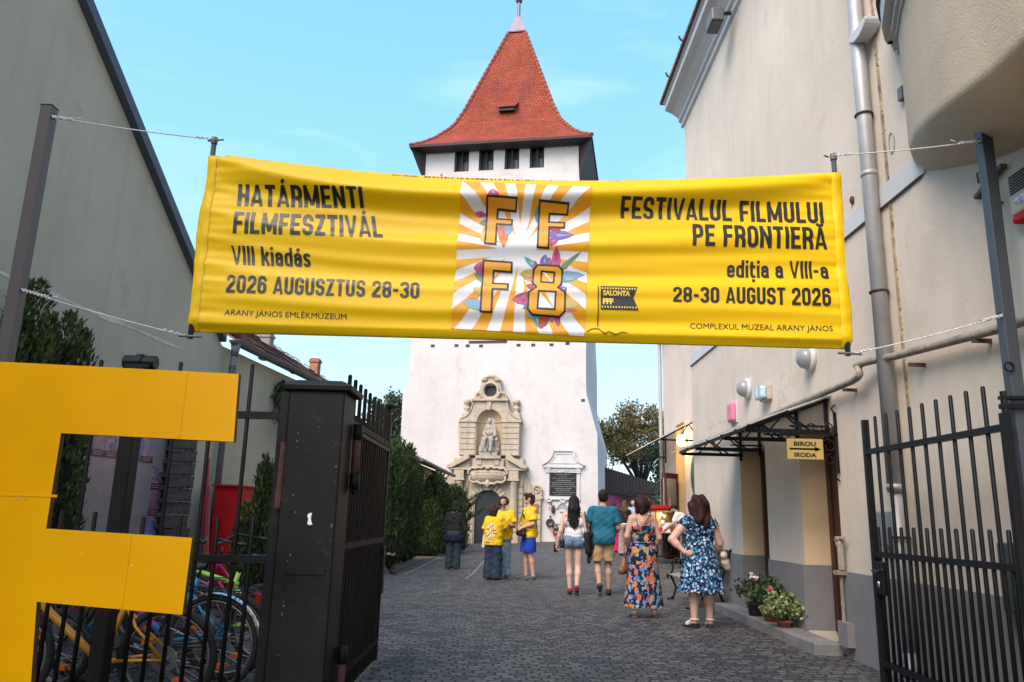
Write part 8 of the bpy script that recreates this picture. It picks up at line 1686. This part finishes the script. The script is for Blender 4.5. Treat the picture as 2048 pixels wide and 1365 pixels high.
# 3 curly haired man facing us
P = Person("curly haired man in yellow shirt and ripped light jeans, looking up behind the girl", -.09, 17.35, 172, 1.70, 'm', 0.0, (.40, .24, .17), J=dict(elL=(-.25, .02, 1.13), wrL=(-.10, .22, 1.16), elR=(.25, .04, 1.13), wrR=(.08, .24, 1.14), pnL=(.3, 0, 1), pnR=(-.3, 0, 1)), face_on=True, head_tilt=24, curlL=.8, curlR=.8)
P.tee(YELLOW, .035, .82, .75, .035); P.legs("ripped_jeans", cloth("light_blue_jeans", (.22, .33, .42), col2=(.5, .55, .6), thr=(.58, .66), scale=6), .022, .035, top=.88, flare=.01)
rr = random.Random(5); cu = []
for i in range(60):
    v = rv(rr); 
    if v.y > .55 and v.z < .45: continue
    if v.z < -.75: continue
    cu.append(('e', P.hd((v.x*.098, -.02+v.y*.105, .04+v.z*.098)), (.032,)*3))
P.hair(HAIRBRN, P.cap_hair()+cu, .004, 120, .008)
P.hair(HAIRBRN, [('c', P.hd((-.04, .07, -.075)), P.hd((.04, .07, -.075)), .024, .024), ('c', P.hd((-.02, .098, -.036)), P.hd((.02, .098, -.036)), .007, .007)], .002, 150, .01, name="beard", res=.007)
P.shoes(M['black'], paint("pale_sole_c", (.3, .28, .26), rough=.7))
def camera_(T):
    mb = MB(P.W); mb.box((-.075, .27, 1.15), (.075, .33, 1.25)); mb.box((-.03, .27, 1.25), (.03, .32, 1.275)); b = mb.build("camera_body", M['black'], T, bevel=.008); mb = MB(P.W); mb.smooth = True; mb.lathe([(.04, .33), (.042, .40), (.034, .405), (0, .39)], (0, 0, 1.2), 14, 'y'); mb.build("lens", M['glassdark'], b)
held(P, "handheld_camera", "black camera in the hands of the curly haired man", "camera", (0, .28, 1.15), camera_)
# 4 man with shoulder bag, in profile
P = Person("tall wavy haired man in yellow shirt and royal blue shorts, standing in profile", .47, 17.1, 112, 1.79, 'm', 0.0, (.52, .31, .22), J=dict(elL=(-.26, .02, 1.13), wrL=(-.09, .19, 1.04), elR=(.25, .03, 1.13), wrR=(.07, .19, 1.08), pnL=(.5, -1, 0), pnR=(-.5, -1, 0), knL=(-.11, .0, .50), anL=(-.14, -.06, .075), toL=(-.17, .11, .025), toR=(.14, .18, .025), anR=(.10, .0, .075)), face_on=True, curlL=.9, curlR=.9, head_turn=-14)
P.tee(YELLOW, .032, .84, .8, .035); P.legs("shorts", cloth("royal_blue_shorts", (.008, .045, .32)), .03, hem=.88, top=.92, flare=.045)
P.hair(HAIRBRN, P.cap_hair(e=.018)+[('e', P.hd((0, -.075, -.01)), (.085, .06, .10)), ('e', P.hd((.05, -.05, -.06)), (.045, .05, .06)), ('e', P.hd((-.05, -.05, -.06)), (.045, .05, .06)), ('e', P.hd((0, .045, .10)), (.06, .05, .035))], .009, 60)
P.shoes(paint("grey_clog", (.085, .085, .08), rough=.7), paint("grey_clog_sole", (.12, .12, .115), rough=.8), 'clog')
mb = MB(P.W); mb.box((-.10, .158, 1.28), (-.03, .166, 1.36)); mb.build("chest_badge", paint("black_badge", (.03, .02, .015), rough=.6), P.o)
def xbag(T):
    b = soft(P, T, "bag_body", [('c', (-.13, .17, .93), (.10, .20, .95), .055, .055), ('c', (-.12, .17, 1.02), (.10, .20, 1.03), .045, .045)], cloth("black_nylon", (.012, .012, .013), .6), .009, .04)
    tubes(P, T, "strap", [[(.10, .20, 1.06), (.06, .17, 1.25), (.09, .10, 1.44), (.10, 0, 1.49), (.08, -.10, 1.44), (0, -.16, 1.25), (-.14, -.13, 1.05), (-.2, .05, 1.02), (-.15, .16, 1.03)]], .03, M['black'], .005)
held(P, "shoulder_bag", "black crossbody bag on the man in royal blue shorts", "bag", (0, .18, .9), xbag)
# 5 woman in denim shorts, walking away
P5 = P = Person("woman with long black hair in white tank top and denim shorts, walking away", 1.18, 14.0, -3, 1.68, 'f', .004, (.60, .39, .30), J=dict(elL=(-.24, -.05, 1.12), wrL=(-.30, .0, .88), elR=(.235, -.04, 1.13), wrR=(.22, .18, 1.06), pnR=(0, 0, 1), knL=(-.075, .06, .50), anL=(-.06, .03, .085), toL=(-.065, .20, .03), knR=(.085, .0, .49), anR=(.055, -.17, .13), toR=(.06, -.10, .018)), curlL=1.0, curlR=.7)
pr = P.grow(['torso'], .008); P.wear("tank_top", cloth("white_tank", (.74, .72, .69)), pr[:3]+pr[5:7], clips=[((0, 0, .92*P.S), (0, 0, -1)), ((0, 0, 1.36*P.S), (0, 0, 1))], disp=P.folds(.002), extra=lambda mb: [strip(mb, [(sg*.07, .10, 1.34*P5.S), (sg*.09, .05, 1.45*P5.S), (sg*.09, -.05, 1.45*P5.S), (sg*.075, -.105, 1.33*P5.S)], .03, .006, (0, 1, 0)) for sg in (-1, 1)])
P.legs("denim_shorts", cloth("light_denim", (.13, .21, .31), var=.25, col2=(.28, .36, .44), thr=(.55, .75)), .014, hem=.22, top=1.06, flare=.006)
mb = MB(P.W)
for sg in (-1, 1): mb.tube([(sg*.035, -.148, .93), (sg*.105, -.142, .93), (sg*.105, -.152, .86), (sg*.07, -.166, .835), (sg*.035, -.164, .86), (sg*.035, -.148, .93)], .003, 4)
mb.tube([(0, -.145, 1.0), (0, -.15, .9), (0, -.12, .83)], .003, 4); mb.build("pocket_stitching", paint("dark_denim_stitch", (.05, .09, .15), rough=.9), P.o)
P.hair(HAIRBLK, P.cap_hair(e=.016)+[('c', P.hd((0, -.05, .02)), P.hd((0, -.10, -.12)), .088, .10, .75), ('c', P.hd((-.04, -.09, -.10)), P.hd((-.06, -.11, -.34)), .075, .055, .6), ('c', P.hd((.04, -.09, -.10)), P.hd((.05, -.11, -.38)), .075, .05, .6), ('c', P.hd((0, -.1, -.2)), P.hd((.0, -.125, -.50)), .075, .025, .55), ('c', P.hd((-.05, -.1, -.25)), P.hd((-.06, -.125, -.44)), .03, .012), ('c', P.hd((.05, -.1, -.25)), P.hd((.055, -.125, -.48)), .03, .01)], .004, 95, strands=(90, .46, .085))
P.shoes(paint("crimson_sneaker", (.25, .012, .04), rough=.6), paint("grey_rubber_sole", (.13, .12, .115), rough=.8))
def smallbag(T):
    soft(P5, T, "bag_body", [('c', (-.20, -.06, .90), (-.19, .07, .90), .05, .05), ('c', (-.205, -.05, .83), (-.195, .06, .83), .05, .05)], M['black'], .008, .03); tubes(P5, T, "strap", [[(-.20, .05, .95), (-.17, .08, 1.15), (-.10, .08, 1.36), (-.10, 0, 1.42), (-.11, -.10, 1.34), (-.16, -.13, 1.12), (-.20, -.05, .95)]], .014, M['black'], .004)
held(P, "small_handbag", "small black handbag at the left hip of the woman in denim shorts", "bag", (-.2, 0, .8), smallbag)
def jackets(T):
    soft(P5, T, "folded_jacket", [('c', (.26, .02, 1.02), (.34, .12, 1.0), .075, .07), ('c', (.24, .0, .98), (.25, -.01, .72), .06, .05), ('c', (.33, .08, .98), (.34, .08, .74), .075, .055), ('c', (.28, .04, .8), (.27, .03, .56), .045, .03), ('c', (.37, .12, .9), (.38, .12, .70), .04, .03)], cloth("black_jacket", (.013, .013, .014), .7), .010, .03, lambda X, Y, Z: .007*np.sin(Z*34+X*40))
    tubes(P5, T, "strap", [[(.19, -.06, 1.42), (.22, -.09, 1.2), (.25, -.06, .95), (.28, .0, .7), (.26, .02, .55)]], .025, M['black'], .004)
held(P, "black_jackets", "black jackets and straps hanging over the forearm of the woman in denim shorts", "jacket", (.3, .05, .7), jackets)
def can(T): mb = MB(P5.W); mb.smooth = True; mb.lathe([(0, .71), (.03, .71), (.033, .72), (.033, .83), (.027, .845), (0, .845)], (-.315, .02, 0), 14); b = mb.build("can_body", paint("black_red_can", (.02, .02, .022), rough=.3, metal=.5, col2=(.5, .03, .05), thr=(.6, .63)), T)
held(P, "drink_can", "black and red can in the lowered left hand of the woman in denim shorts", "can", (-.31, .02, .71), can)
# 6 man in teal shirt
P = Person("tall man in teal blue shirt and khaki shorts, walking away from the camera", 1.71, 14.1, 2, 1.80, 'm', .002, (.42, .25, .17), J=dict(elL=(-.275, .0, 1.14), wrL=(-.22, .20, 1.10), elR=(.27, .0, 1.12), wrR=(.24, .19, 1.02), pnL=(1, 0, 0), knL=(-.095, .01, .49), anL=(-.09, -.21, .16), toL=(-.085, -.12, .025), knR=(.10, .05, .50), anR=(.10, .02, .075), toR=(.135, .19, .025)), curlL=.8, curlR=.8)
P.tee((.012, .105, .165), .03, .84, .72, .035, mat=cloth("teal_cotton", (.014, .115, .18))); P.legs("khaki_shorts", cloth("khaki_twill", (.36, .245, .135), var=.12), .026, hem=.84, top=.90, flare=.035)
P.hair(HAIRBLK, [('e', P.hd((0, -.02, .035)), (.089, .105, .105)), ('e', P.hd((0, -.055, -.02)), (.078, .06, .075))], .003, 130, clips=[(P.hd((0, -.02, -.07)), (0, .3, -.95))])
P.shoes(paint("black_sneaker", (.02, .02, .022), rough=.6), paint("pale_rubber_sole", (.33, .36, .36), rough=.7))
# 7 woman in the long floral dress
P7 = P = Person("woman with dark bob in long orange and navy floral dress seen from behind", 1.90, 11.1, 3, 1.63, 'f', .009, (.52, .31, .22), J=dict(elL=(-.245, -.04, 1.14), wrL=(-.20, .10, .96), elR=(.25, -.03, 1.13), wrR=(.22, .12, .95), toL=(-.17, .10, .05), toR=(.18, .12, .05), anL=(-.14, -.04, .105), anR=(.15, -.04, .105)), head_turn=-10, curlL=.9, curlR=.9)
fl = floral("navy_orange_floral", (.010, .016, .045), [[(.16, .30, .46), (.010, .016, .045), (.30, .42, .52), (.02, .09, .12), (.22, .34, .50)], [(.50, .26, .055), (.62, .12, .05), (.010, .016, .045), (.46, .24, .06), (.60, .15, .08), (.10, .20, .34)]], 13.5, .50)
pr = P.grow(['torso'], .014); S = P.S
P.wear("floral_dress", fl, pr[:3]+pr[5:9], clips=[((0, 0, 1.285*S), (0, .25, .97)), ((0, 0, .80*S), (0, 0, -1))], disp=P.folds(.003), extra=lambda mb: (skirt(P7, .135, 1.06*S, (.265, .225), (.150, .135), 11, .055, 0, -.01, 1.0)(mb), [mb.tube([(sg*.085, .10, 1.30*S), (sg*.10, .05, 1.435*S), (sg*.10, -.06, 1.43*S), (sg*.09, -.118, 1.27*S)], .006, 5) for sg in (-1, 1)], mb.tube([(.155*math.cos(a), -.01+.14*math.sin(a), 1.06*S) for a in [k*math.pi/12 for k in range(24)]], .016, 6, closed=True)))
P.hair(HAIRRED, P.cap_hair(e=.020)+[('e', P.hd((0, -.05, .0)), (.108, .085, .115)), ('c', P.hd((-.06, -.05, -.03)), P.hd((-.062, -.05, -.115)), .05, .04), ('c', P.hd((.06, -.05, -.03)), P.hd((.062, -.05, -.105)), .05, .04), ('c', P.hd((0, -.08, -.02)), P.hd((0, -.085, -.125)), .065, .05)], .005, 80, strands=(70, .13, .095))
P.shoes(paint("white_leather_clog", (.66, .62, .56), rough=.5), None, 'clog')
mb = MB(P.W)
for q in 'LR': a = P.j['an'+q]; mb.box((a[0]-.036, a[1]-.055, 0), (a[0]+.036, a[1]+.02, .022))
mb.build("shoe_heel", paint("reddish_heel", (.26, .06, .04), rough=.6), P.o, bevel=.006)
def brownbag(T):
    soft(P7, T, "bag_body", [('c', (-.27, .05, .62), (-.24, .08, .74), .06, .045), ('c', (-.30, .0, .60), (-.25, .08, .60), .05, .05)], paint("brown_leather", (.17, .075, .035), rough=.5), .008, .03); tubes(P7, T, "strap", [[(-.24, .05, .76), (-.20, -.09, .96), (-.11, -.142, 1.12), (0.0, -.142, 1.24), (.08, -.11, 1.36), (.12, -.04, 1.425), (.10, .05, 1.40), (0, .13, 1.2), (-.18, .12, .9), (-.25, .07, .76)]], .020, paint("brown_strap", (.13, .05, .025), rough=.5), .005)
held(P, "crossbody_bag", "brown leather crossbody bag at the left side of the long floral dress", "bag", (-.26, .05, .6), brownbag)
# 8 woman in the blue dress
P8 = P = Person("stout woman in knee length blue and white floral dress, left hand on her hip", 2.46, 10.15, 4, 1.60, 'f', .038, (.60, .36, .27), J=dict(shL=(-.185, -.01, 1.40), shR=(.185, -.01, 1.40), elL=(-.40, -.06, 1.16), wrL=(-.245, -.155, .99), elR=(.30, -.01, 1.13), wrR=(.27, .16, .98), pnL=(.6, .6, 0), hdL=(.75, -.1, .05), pnR=(-1, 0, 0), anL=(-.10, -.03, .10), anR=(.12, -.02, .10), toL=(-.17, .09, .045), toR=(.15, .12, .045), knL=(-.10, .0, .50), knR=(.11, .0, .50)), curlL=.9, curlR=.7, head_turn=12)
fb = floral("navy_blue_white_floral", (.008, .016, .055), [[(.10, .30, .55), (.008, .016, .055), (.35, .48, .62), (.05, .20, .34)], [(.16, .40, .66), (.008, .016, .055), (.55, .62, .70), (.06, .26, .42), (.28, .46, .66)]], 25, .44, 2)
pr = P.grow(['torso'], .016); S = P.S; parts = [(pr[:5]+pr[5:9], P.res, .04)]; pcl = [[((0, 0, 1.435*S), (0, -.45, .89)), ((0, 0, .84*S), (0, 0, -1))]]
for q in 'LR':
    a, e = P.j['sh'+q], lerp(P.j['sh'+q], P.j['el'+q], .26); d = (P.j['el'+q]-a)/np.linalg.norm(P.j['el'+q]-a); parts.append(([('c', lerp(a, P.j['shL']*.5+P.j['shR']*.5, .25), lerp(a, P.j['el'+q], .4), .103, .092)], P.res, .03)); pcl.append([(e, tuple(d))])
P.mesh("blue_floral_dress", parts, fb, P.o, P.folds(.004), partclips=pcl, extra=skirt(P8, .43, 1.0*S, (.285, .25), (.195, .17), 12, .05, .01, -.012, 2.0))
P.hair(HAIRRED, P.cap_hair(e=.028)+[('e', P.hd((0, -.05, .0)), (.125, .10, .125)), ('c', P.hd((0, -.07, -.03)), P.hd((0, -.125, -.22)), .11, .10, .7), ('c', P.hd((-.07, -.06, -.04)), P.hd((-.10, -.10, -.20)), .06, .045), ('c', P.hd((.07, -.06, -.04)), P.hd((.11, -.10, -.23)), .06, .045), ('c', P.hd((.02, -.12, -.2)), P.hd((.03, -.145, -.30)), .07, .04)], .011, 48, strands=(110, .30, .12))
P.strap_sandals(paint("white_strap_leather", (.66, .63, .58), rough=.5), M["black"], M["black"])
def creambag(T):
    soft(P8, T, "bag_body", [('c', (.33, -.02, .80), (.37, .10, .78), .055, .05), ('c', (.30, -.06, .88), (.34, .06, .90), .045, .04), ('c', (.36, .0, .74), (.39, .1, .74), .05, .05)], paint("cream_leather", (.56, .47, .35), rough=.5), .008, .04); tubes(P8, T, "strap", [[(.31, -.06, .92), (.25, -.13, 1.10), (.17, -.12, 1.32), (.15, -.02, 1.435), (.18, .08, 1.36), (.28, .14, 1.1), (.33, .05, .92)]], .018, paint("cream_strap", (.50, .40, .28), rough=.5), .005)
held(P, "cream_handbag", "cream leather handbag hanging at the right side of the blue floral dress", "bag", (.33, 0, .75), creambag)
# 9-13 people farther back
P = Person("woman with long brown hair in black top and beige wide trousers near the tower's corner", 3.72, 25.0, 8, 1.66, 'f', .006, (.5, .31, .23), .014, J=dict(elL=(-.22, .0, 1.13), wrL=(-.12, .18, 1.08), elR=(.23, .02, 1.13), wrR=(.12, .2, 1.1)))
P.tee((.014, .014, .016), .018, 1.0, .9, .02, name="black_top"); P.legs("wide_trousers", cloth("beige_trousers", (.27, .215, .18)), .03, .05, top=1.02, flare=.03); P.shoes(M['black'])
mb = MB(P.W); mb.tube([(.16*math.cos(a), .14*math.sin(a), 1.0*P.S) for a in [k*math.pi/10 for k in range(20)]], .02, 6, closed=True); mb.build("belt", M['white'], P.o)
P.hair(HAIRLT, P.cap_hair(e=.018)+[('c', P.hd((0, -.05, 0)), P.hd((0, -.11, -.2)), .095, .10, .7), ('c', P.hd((0, -.1, -.2)), P.hd((0, -.12, -.42)), .10, .05, .6)], .006, 80)
P = Person("bearded man in pale blue shirt facing the yard near the purple shed", 4.42, 27.6, 150, 1.74, 'm', .01, (.50, .30, .23), .014, face_on=True, head_turn=20)
P.tee((.26, .33, .38), .025, .86, .75, .03, name="pale_blue_shirt"); P.legs("trousers", cloth("dark_grey_trousers", (.05, .05, .06)), .025, .03); P.shoes(M['black'])
P.hair(HAIRBRN, P.cap_hair(e=.008), .002, 120, clips=[(P.hd((0, .05, .05)), (0, .8, -.6))]); P.hair(HAIRBRN, [('c', P.hd((-.045, .05, -.07)), P.hd((.045, .05, -.07)), .035, .035)], .003, 120, name="beard")
P = Person("brown haired woman with a bun, in white and purple top, behind the floral dress", 3.04, 17.3, 40, 1.74, 'f', .012, (.52, .33, .25), .013, head_turn=15)
P.tee((.68, .66, .66), .02, .9, .8, .025, name="white_top"); P.legs("trousers", cloth("dark_trousers", (.03, .03, .035)), .025, .03); P.shoes(M['black'])
P.wear("purple_shawl", cloth("purple_shawl", (.13, .012, .10)), [('c', (-.14, -.05, 1.30), (.14, -.05, 1.30), .125, .125, .8)], clips=[((0, 0, 1.36), (0, 0, 1)), ((0, 0, 1.2), (0, 0, -1))], disp=P.folds(.005))
P.hair(HAIRLT, P.cap_hair(e=.022)+[('e', P.hd((0, -.08, .06)), (.075, .065, .07)), ('e', P.hd((0, -.06, -.03)), (.085, .06, .07)), ('e', P.hd((.02, -.03, .13)), (.05, .05, .04))], .007, 70)
P = Person("bearded popcorn vendor in dark cap and white shirt leaning over the table", 4.76, 20.9, 62, 1.76, 'm', .008, (.40, .24, .17), .013, J=dict(wai=(0, .03, 1.08), che=(0, .13, 1.24), nek=(0, .25, 1.38), hed=(0, .33, 1.49), shL=(-.185, .20, 1.33), shR=(.185, .20, 1.33), elL=(-.24, .30, 1.10), wrL=(-.16, .50, .98), elR=(.25, .32, 1.08), wrR=(.15, .5, 1.0), pnL=(0, 0, -1), pnR=(0, 0, -1)), face_on=True, head_tilt=-30)
S = P.S; pr = P.grow(['torso'], .022)
P.wear("white_shirt", cloth("white_cotton_shirt", (.66, .62, .58)), pr[:4]+[('c', P.j['sh'+q], lerp(P.j['sh'+q], P.j['el'+q], .6), .075, .07) for q in 'LR'], clips=[((0, 0, .86*S), (0, 0, -1))], disp=P.folds(.004)); P.legs("trousers", cloth("black_trousers", (.02, .02, .022)), .025, .03); P.shoes(M['black'])
P.hair(HAIRBLK, P.cap_hair(e=.012)+[('c', P.hd((-.03, .08, .055)), P.hd((.03, .08, .055)), .03, .03), ('c', P.hd((0, .10, .055)), P.hd((0, .15, .045)), .035, .025, 1)], .001, 60, name="cap"); P.hair(HAIRBLK, [('c', P.hd((-.045, .05, -.07)), P.hd((.045, .05, -.07)), .034, .034), ('c', P.hd((0, .08, -.08)), P.hd((0, .09, -.10)), .03, .02)], .003, 120, name="beard")
def cup(T): mb = MB(P.W); mb.smooth = True; mb.lathe([(0, 1.06), (.04, 1.06), (.055, 1.2), (.05, 1.2), (.038, 1.07), (0, 1.07)], (-.17, .60, 0), 14); mb.build("cup_wall", M['white'], T)
held(P, "paper_cup", "white paper cup in the popcorn vendor's hand", "cup", (-.17, .6, 1.06), cup)
P = Person("woman in black top and bright pink trousers, mostly hidden behind the teal shirted man", 3.52, 26.3, 0, 1.66, 'f', .006, (.5, .31, .23), .014)
P.tee((.02, .02, .022), .02, .95, .9, .02, name="black_top"); P.legs("pink_trousers", cloth("hot_pink_trousers", (.62, .012, .10)), .025, .035, top=1.02, flare=.015); P.shoes(M['black']); P.hair(HAIRBRN, P.cap_hair(e=.018)+[('c', P.hd((0, -.05, 0)), P.hd((0, -.1, -.15)), .09, .07, .7)], .006, 80)

# ------------------------------------------------------------ the seated stone figure in the niche
def make_statue():
    o = Vector(TX((-.17, -.36, 4.20))); T = thing("seated_statue", "weathered seated stone figure of a robed man in the portal niche", "statue", o)
    b = TB(); b.box((-.62, -.62, 4.2), (.28, -.05, 4.36)); b.build("statue_base", M['statue'], T, bevel=.015)
    # local: s across, n depth (viewer is at -n), z up from the base
    pr = [('c', (-.04, .02, .62), (.10, .02, .62), .20, .20), ('c', (-.02, .0, 1.0), (.04, .0, 1.0), .20, .20, .85), ('c', (-.10, -.02, 1.22), (.16, .0, 1.22), .13, .12), ('c', (.02, -.03, 1.34), (.0, -.05, 1.46), .075, .07), ('e', (-.01, -.07, 1.58), (.10, .115, .135)), ('e', (-.01, -.11, 1.50), (.07, .07, .07)),
          ('c', (.20, -.02, 1.18), (.30, -.12, .86), .085, .07), ('c', (.30, -.12, .86), (.10, -.28, .74), .07, .05), ('c', (-.20, -.02, 1.18), (-.28, -.10, .90), .085, .07), ('c', (-.28, -.10, .90), (-.10, -.30, .72), .07, .05), ('e', (.06, -.30, .72), (.06, .05, .04)), ('e', (-.12, -.32, .70), (.06, .05, .04)),
          ('c', (.10, -.02, .58), (.16, -.36, .58), .13, .11), ('c', (.16, -.36, .58), (.12, -.36, .12), .10, .075), ('c', (-.10, -.02, .58), (-.20, -.34, .62), .14, .11), ('c', (-.20, -.34, .62), (-.30, -.30, .10), .12, .10), ('c', (-.22, -.2, .5), (-.40, -.15, .06), .17, .12), ('c', (-.1, -.1, .5), (-.2, -.2, .06), .16, .16),
          ('c', (.12, -.36, .06), (.10, -.46, .05), .06, .05), ('c', (.20, .06, .9), (.36, .02, .50), .10, .14), ('c', (.34, .0, .72), (.36, -.1, .62), .10, .09)]
    seat = [('c', (-.24, .06, .12), (.34, .06, .12), .18, .18), ('c', (-.2, .08, .36), (.34, .08, .36), .18, .18)]
    V, F = nets(pr+seat, .018, .05, [((0, 0, .0), (0, 0, -1))], lambda X, Y, Z: .012*np.sin(X*38+Z*9+2*np.sin(Z*7))*(Z < 1.3))
    mb = MB(lambda p: TX((p[0]-.17, p[1]-.30, p[2]+4.36))); mb.smooth = True; mb.add([tuple(v) for v in V], [tuple(int(q) for q in f) for f in F]); mb.build("figure", M['statue'], T, fixn=False)
make_statue()
# ------------------------------------------------------------ loose pieces that landed in one mesh become parts of their own
def split_parts(names, gap=.03):
    for o in [o for o in bpy.data.objects if o.type == 'MESH' and o.name.split('.')[0] in names]:
        me = o.data; par = list(range(len(me.vertices)))
        def find(a):
            while par[a] != a: par[a] = par[par[a]]; a = par[a]
            return a
        for e in me.edges: par[find(e.vertices[0])] = find(e.vertices[1])
        comp = {}
        for v in me.vertices: comp.setdefault(find(v.index), []).append(v.index)
        C = []
        for vs in comp.values():
            P_ = np.array([me.vertices[i].co for i in vs]); C.append([set(vs), P_.min(0)-gap/2, P_.max(0)+gap/2])
        merged = True
        while merged:
            merged = False
            for i in range(len(C)):
                for j in range(i+1, len(C)):
                    if (C[i][1] <= C[j][2]).all() and (C[j][1] <= C[i][2]).all(): C[i] = [C[i][0] | C[j][0], np.minimum(C[i][1], C[j][1]), np.maximum(C[i][2], C[j][2])]; del C[j]; merged = True; break
                if merged: break
        if len(C) < 2: continue
        faces = [(tuple(p.vertices), p.material_index, p.use_smooth) for p in me.polygons]; co = [tuple(v.co) for v in me.vertices]; base = o.name.split('.')[0]
        for k, c in enumerate(C):
            ix = {v: n for n, v in enumerate(sorted(c[0]))}; fs = [f for f in faces if f[0][0] in ix]; nm = bpy.data.meshes.new(base); nm.from_pydata([co[v] for v in sorted(c[0])], [], [tuple(ix[v] for v in f[0]) for f in fs])
            for m in me.materials: nm.materials.append(m)
            nm.polygons.foreach_set("material_index", [f[1] for f in fs]); nm.polygons.foreach_set("use_smooth", [f[2] for f in fs])
            if k == 0: o.data = nm
            else: q = o.copy(); q.data = nm; COL.objects.link(q)
split_parts({"pipe_clip", "pipe_bracket", "hinge_strap", "hinge", "knot", "hip_tiles", "porch_bracket", "wall_hook", "snow_hook", "hook", "eye_ring", "pole_pin", "post", "ribbon", "mudguard_stay", "pedal", "cable", "grip", "reflector", "lens_band", "shoe_heel", "sandal_heel", "plinth", "door_reveal", "porch_bracket", "end_cap", "strap", "water_pipe"})
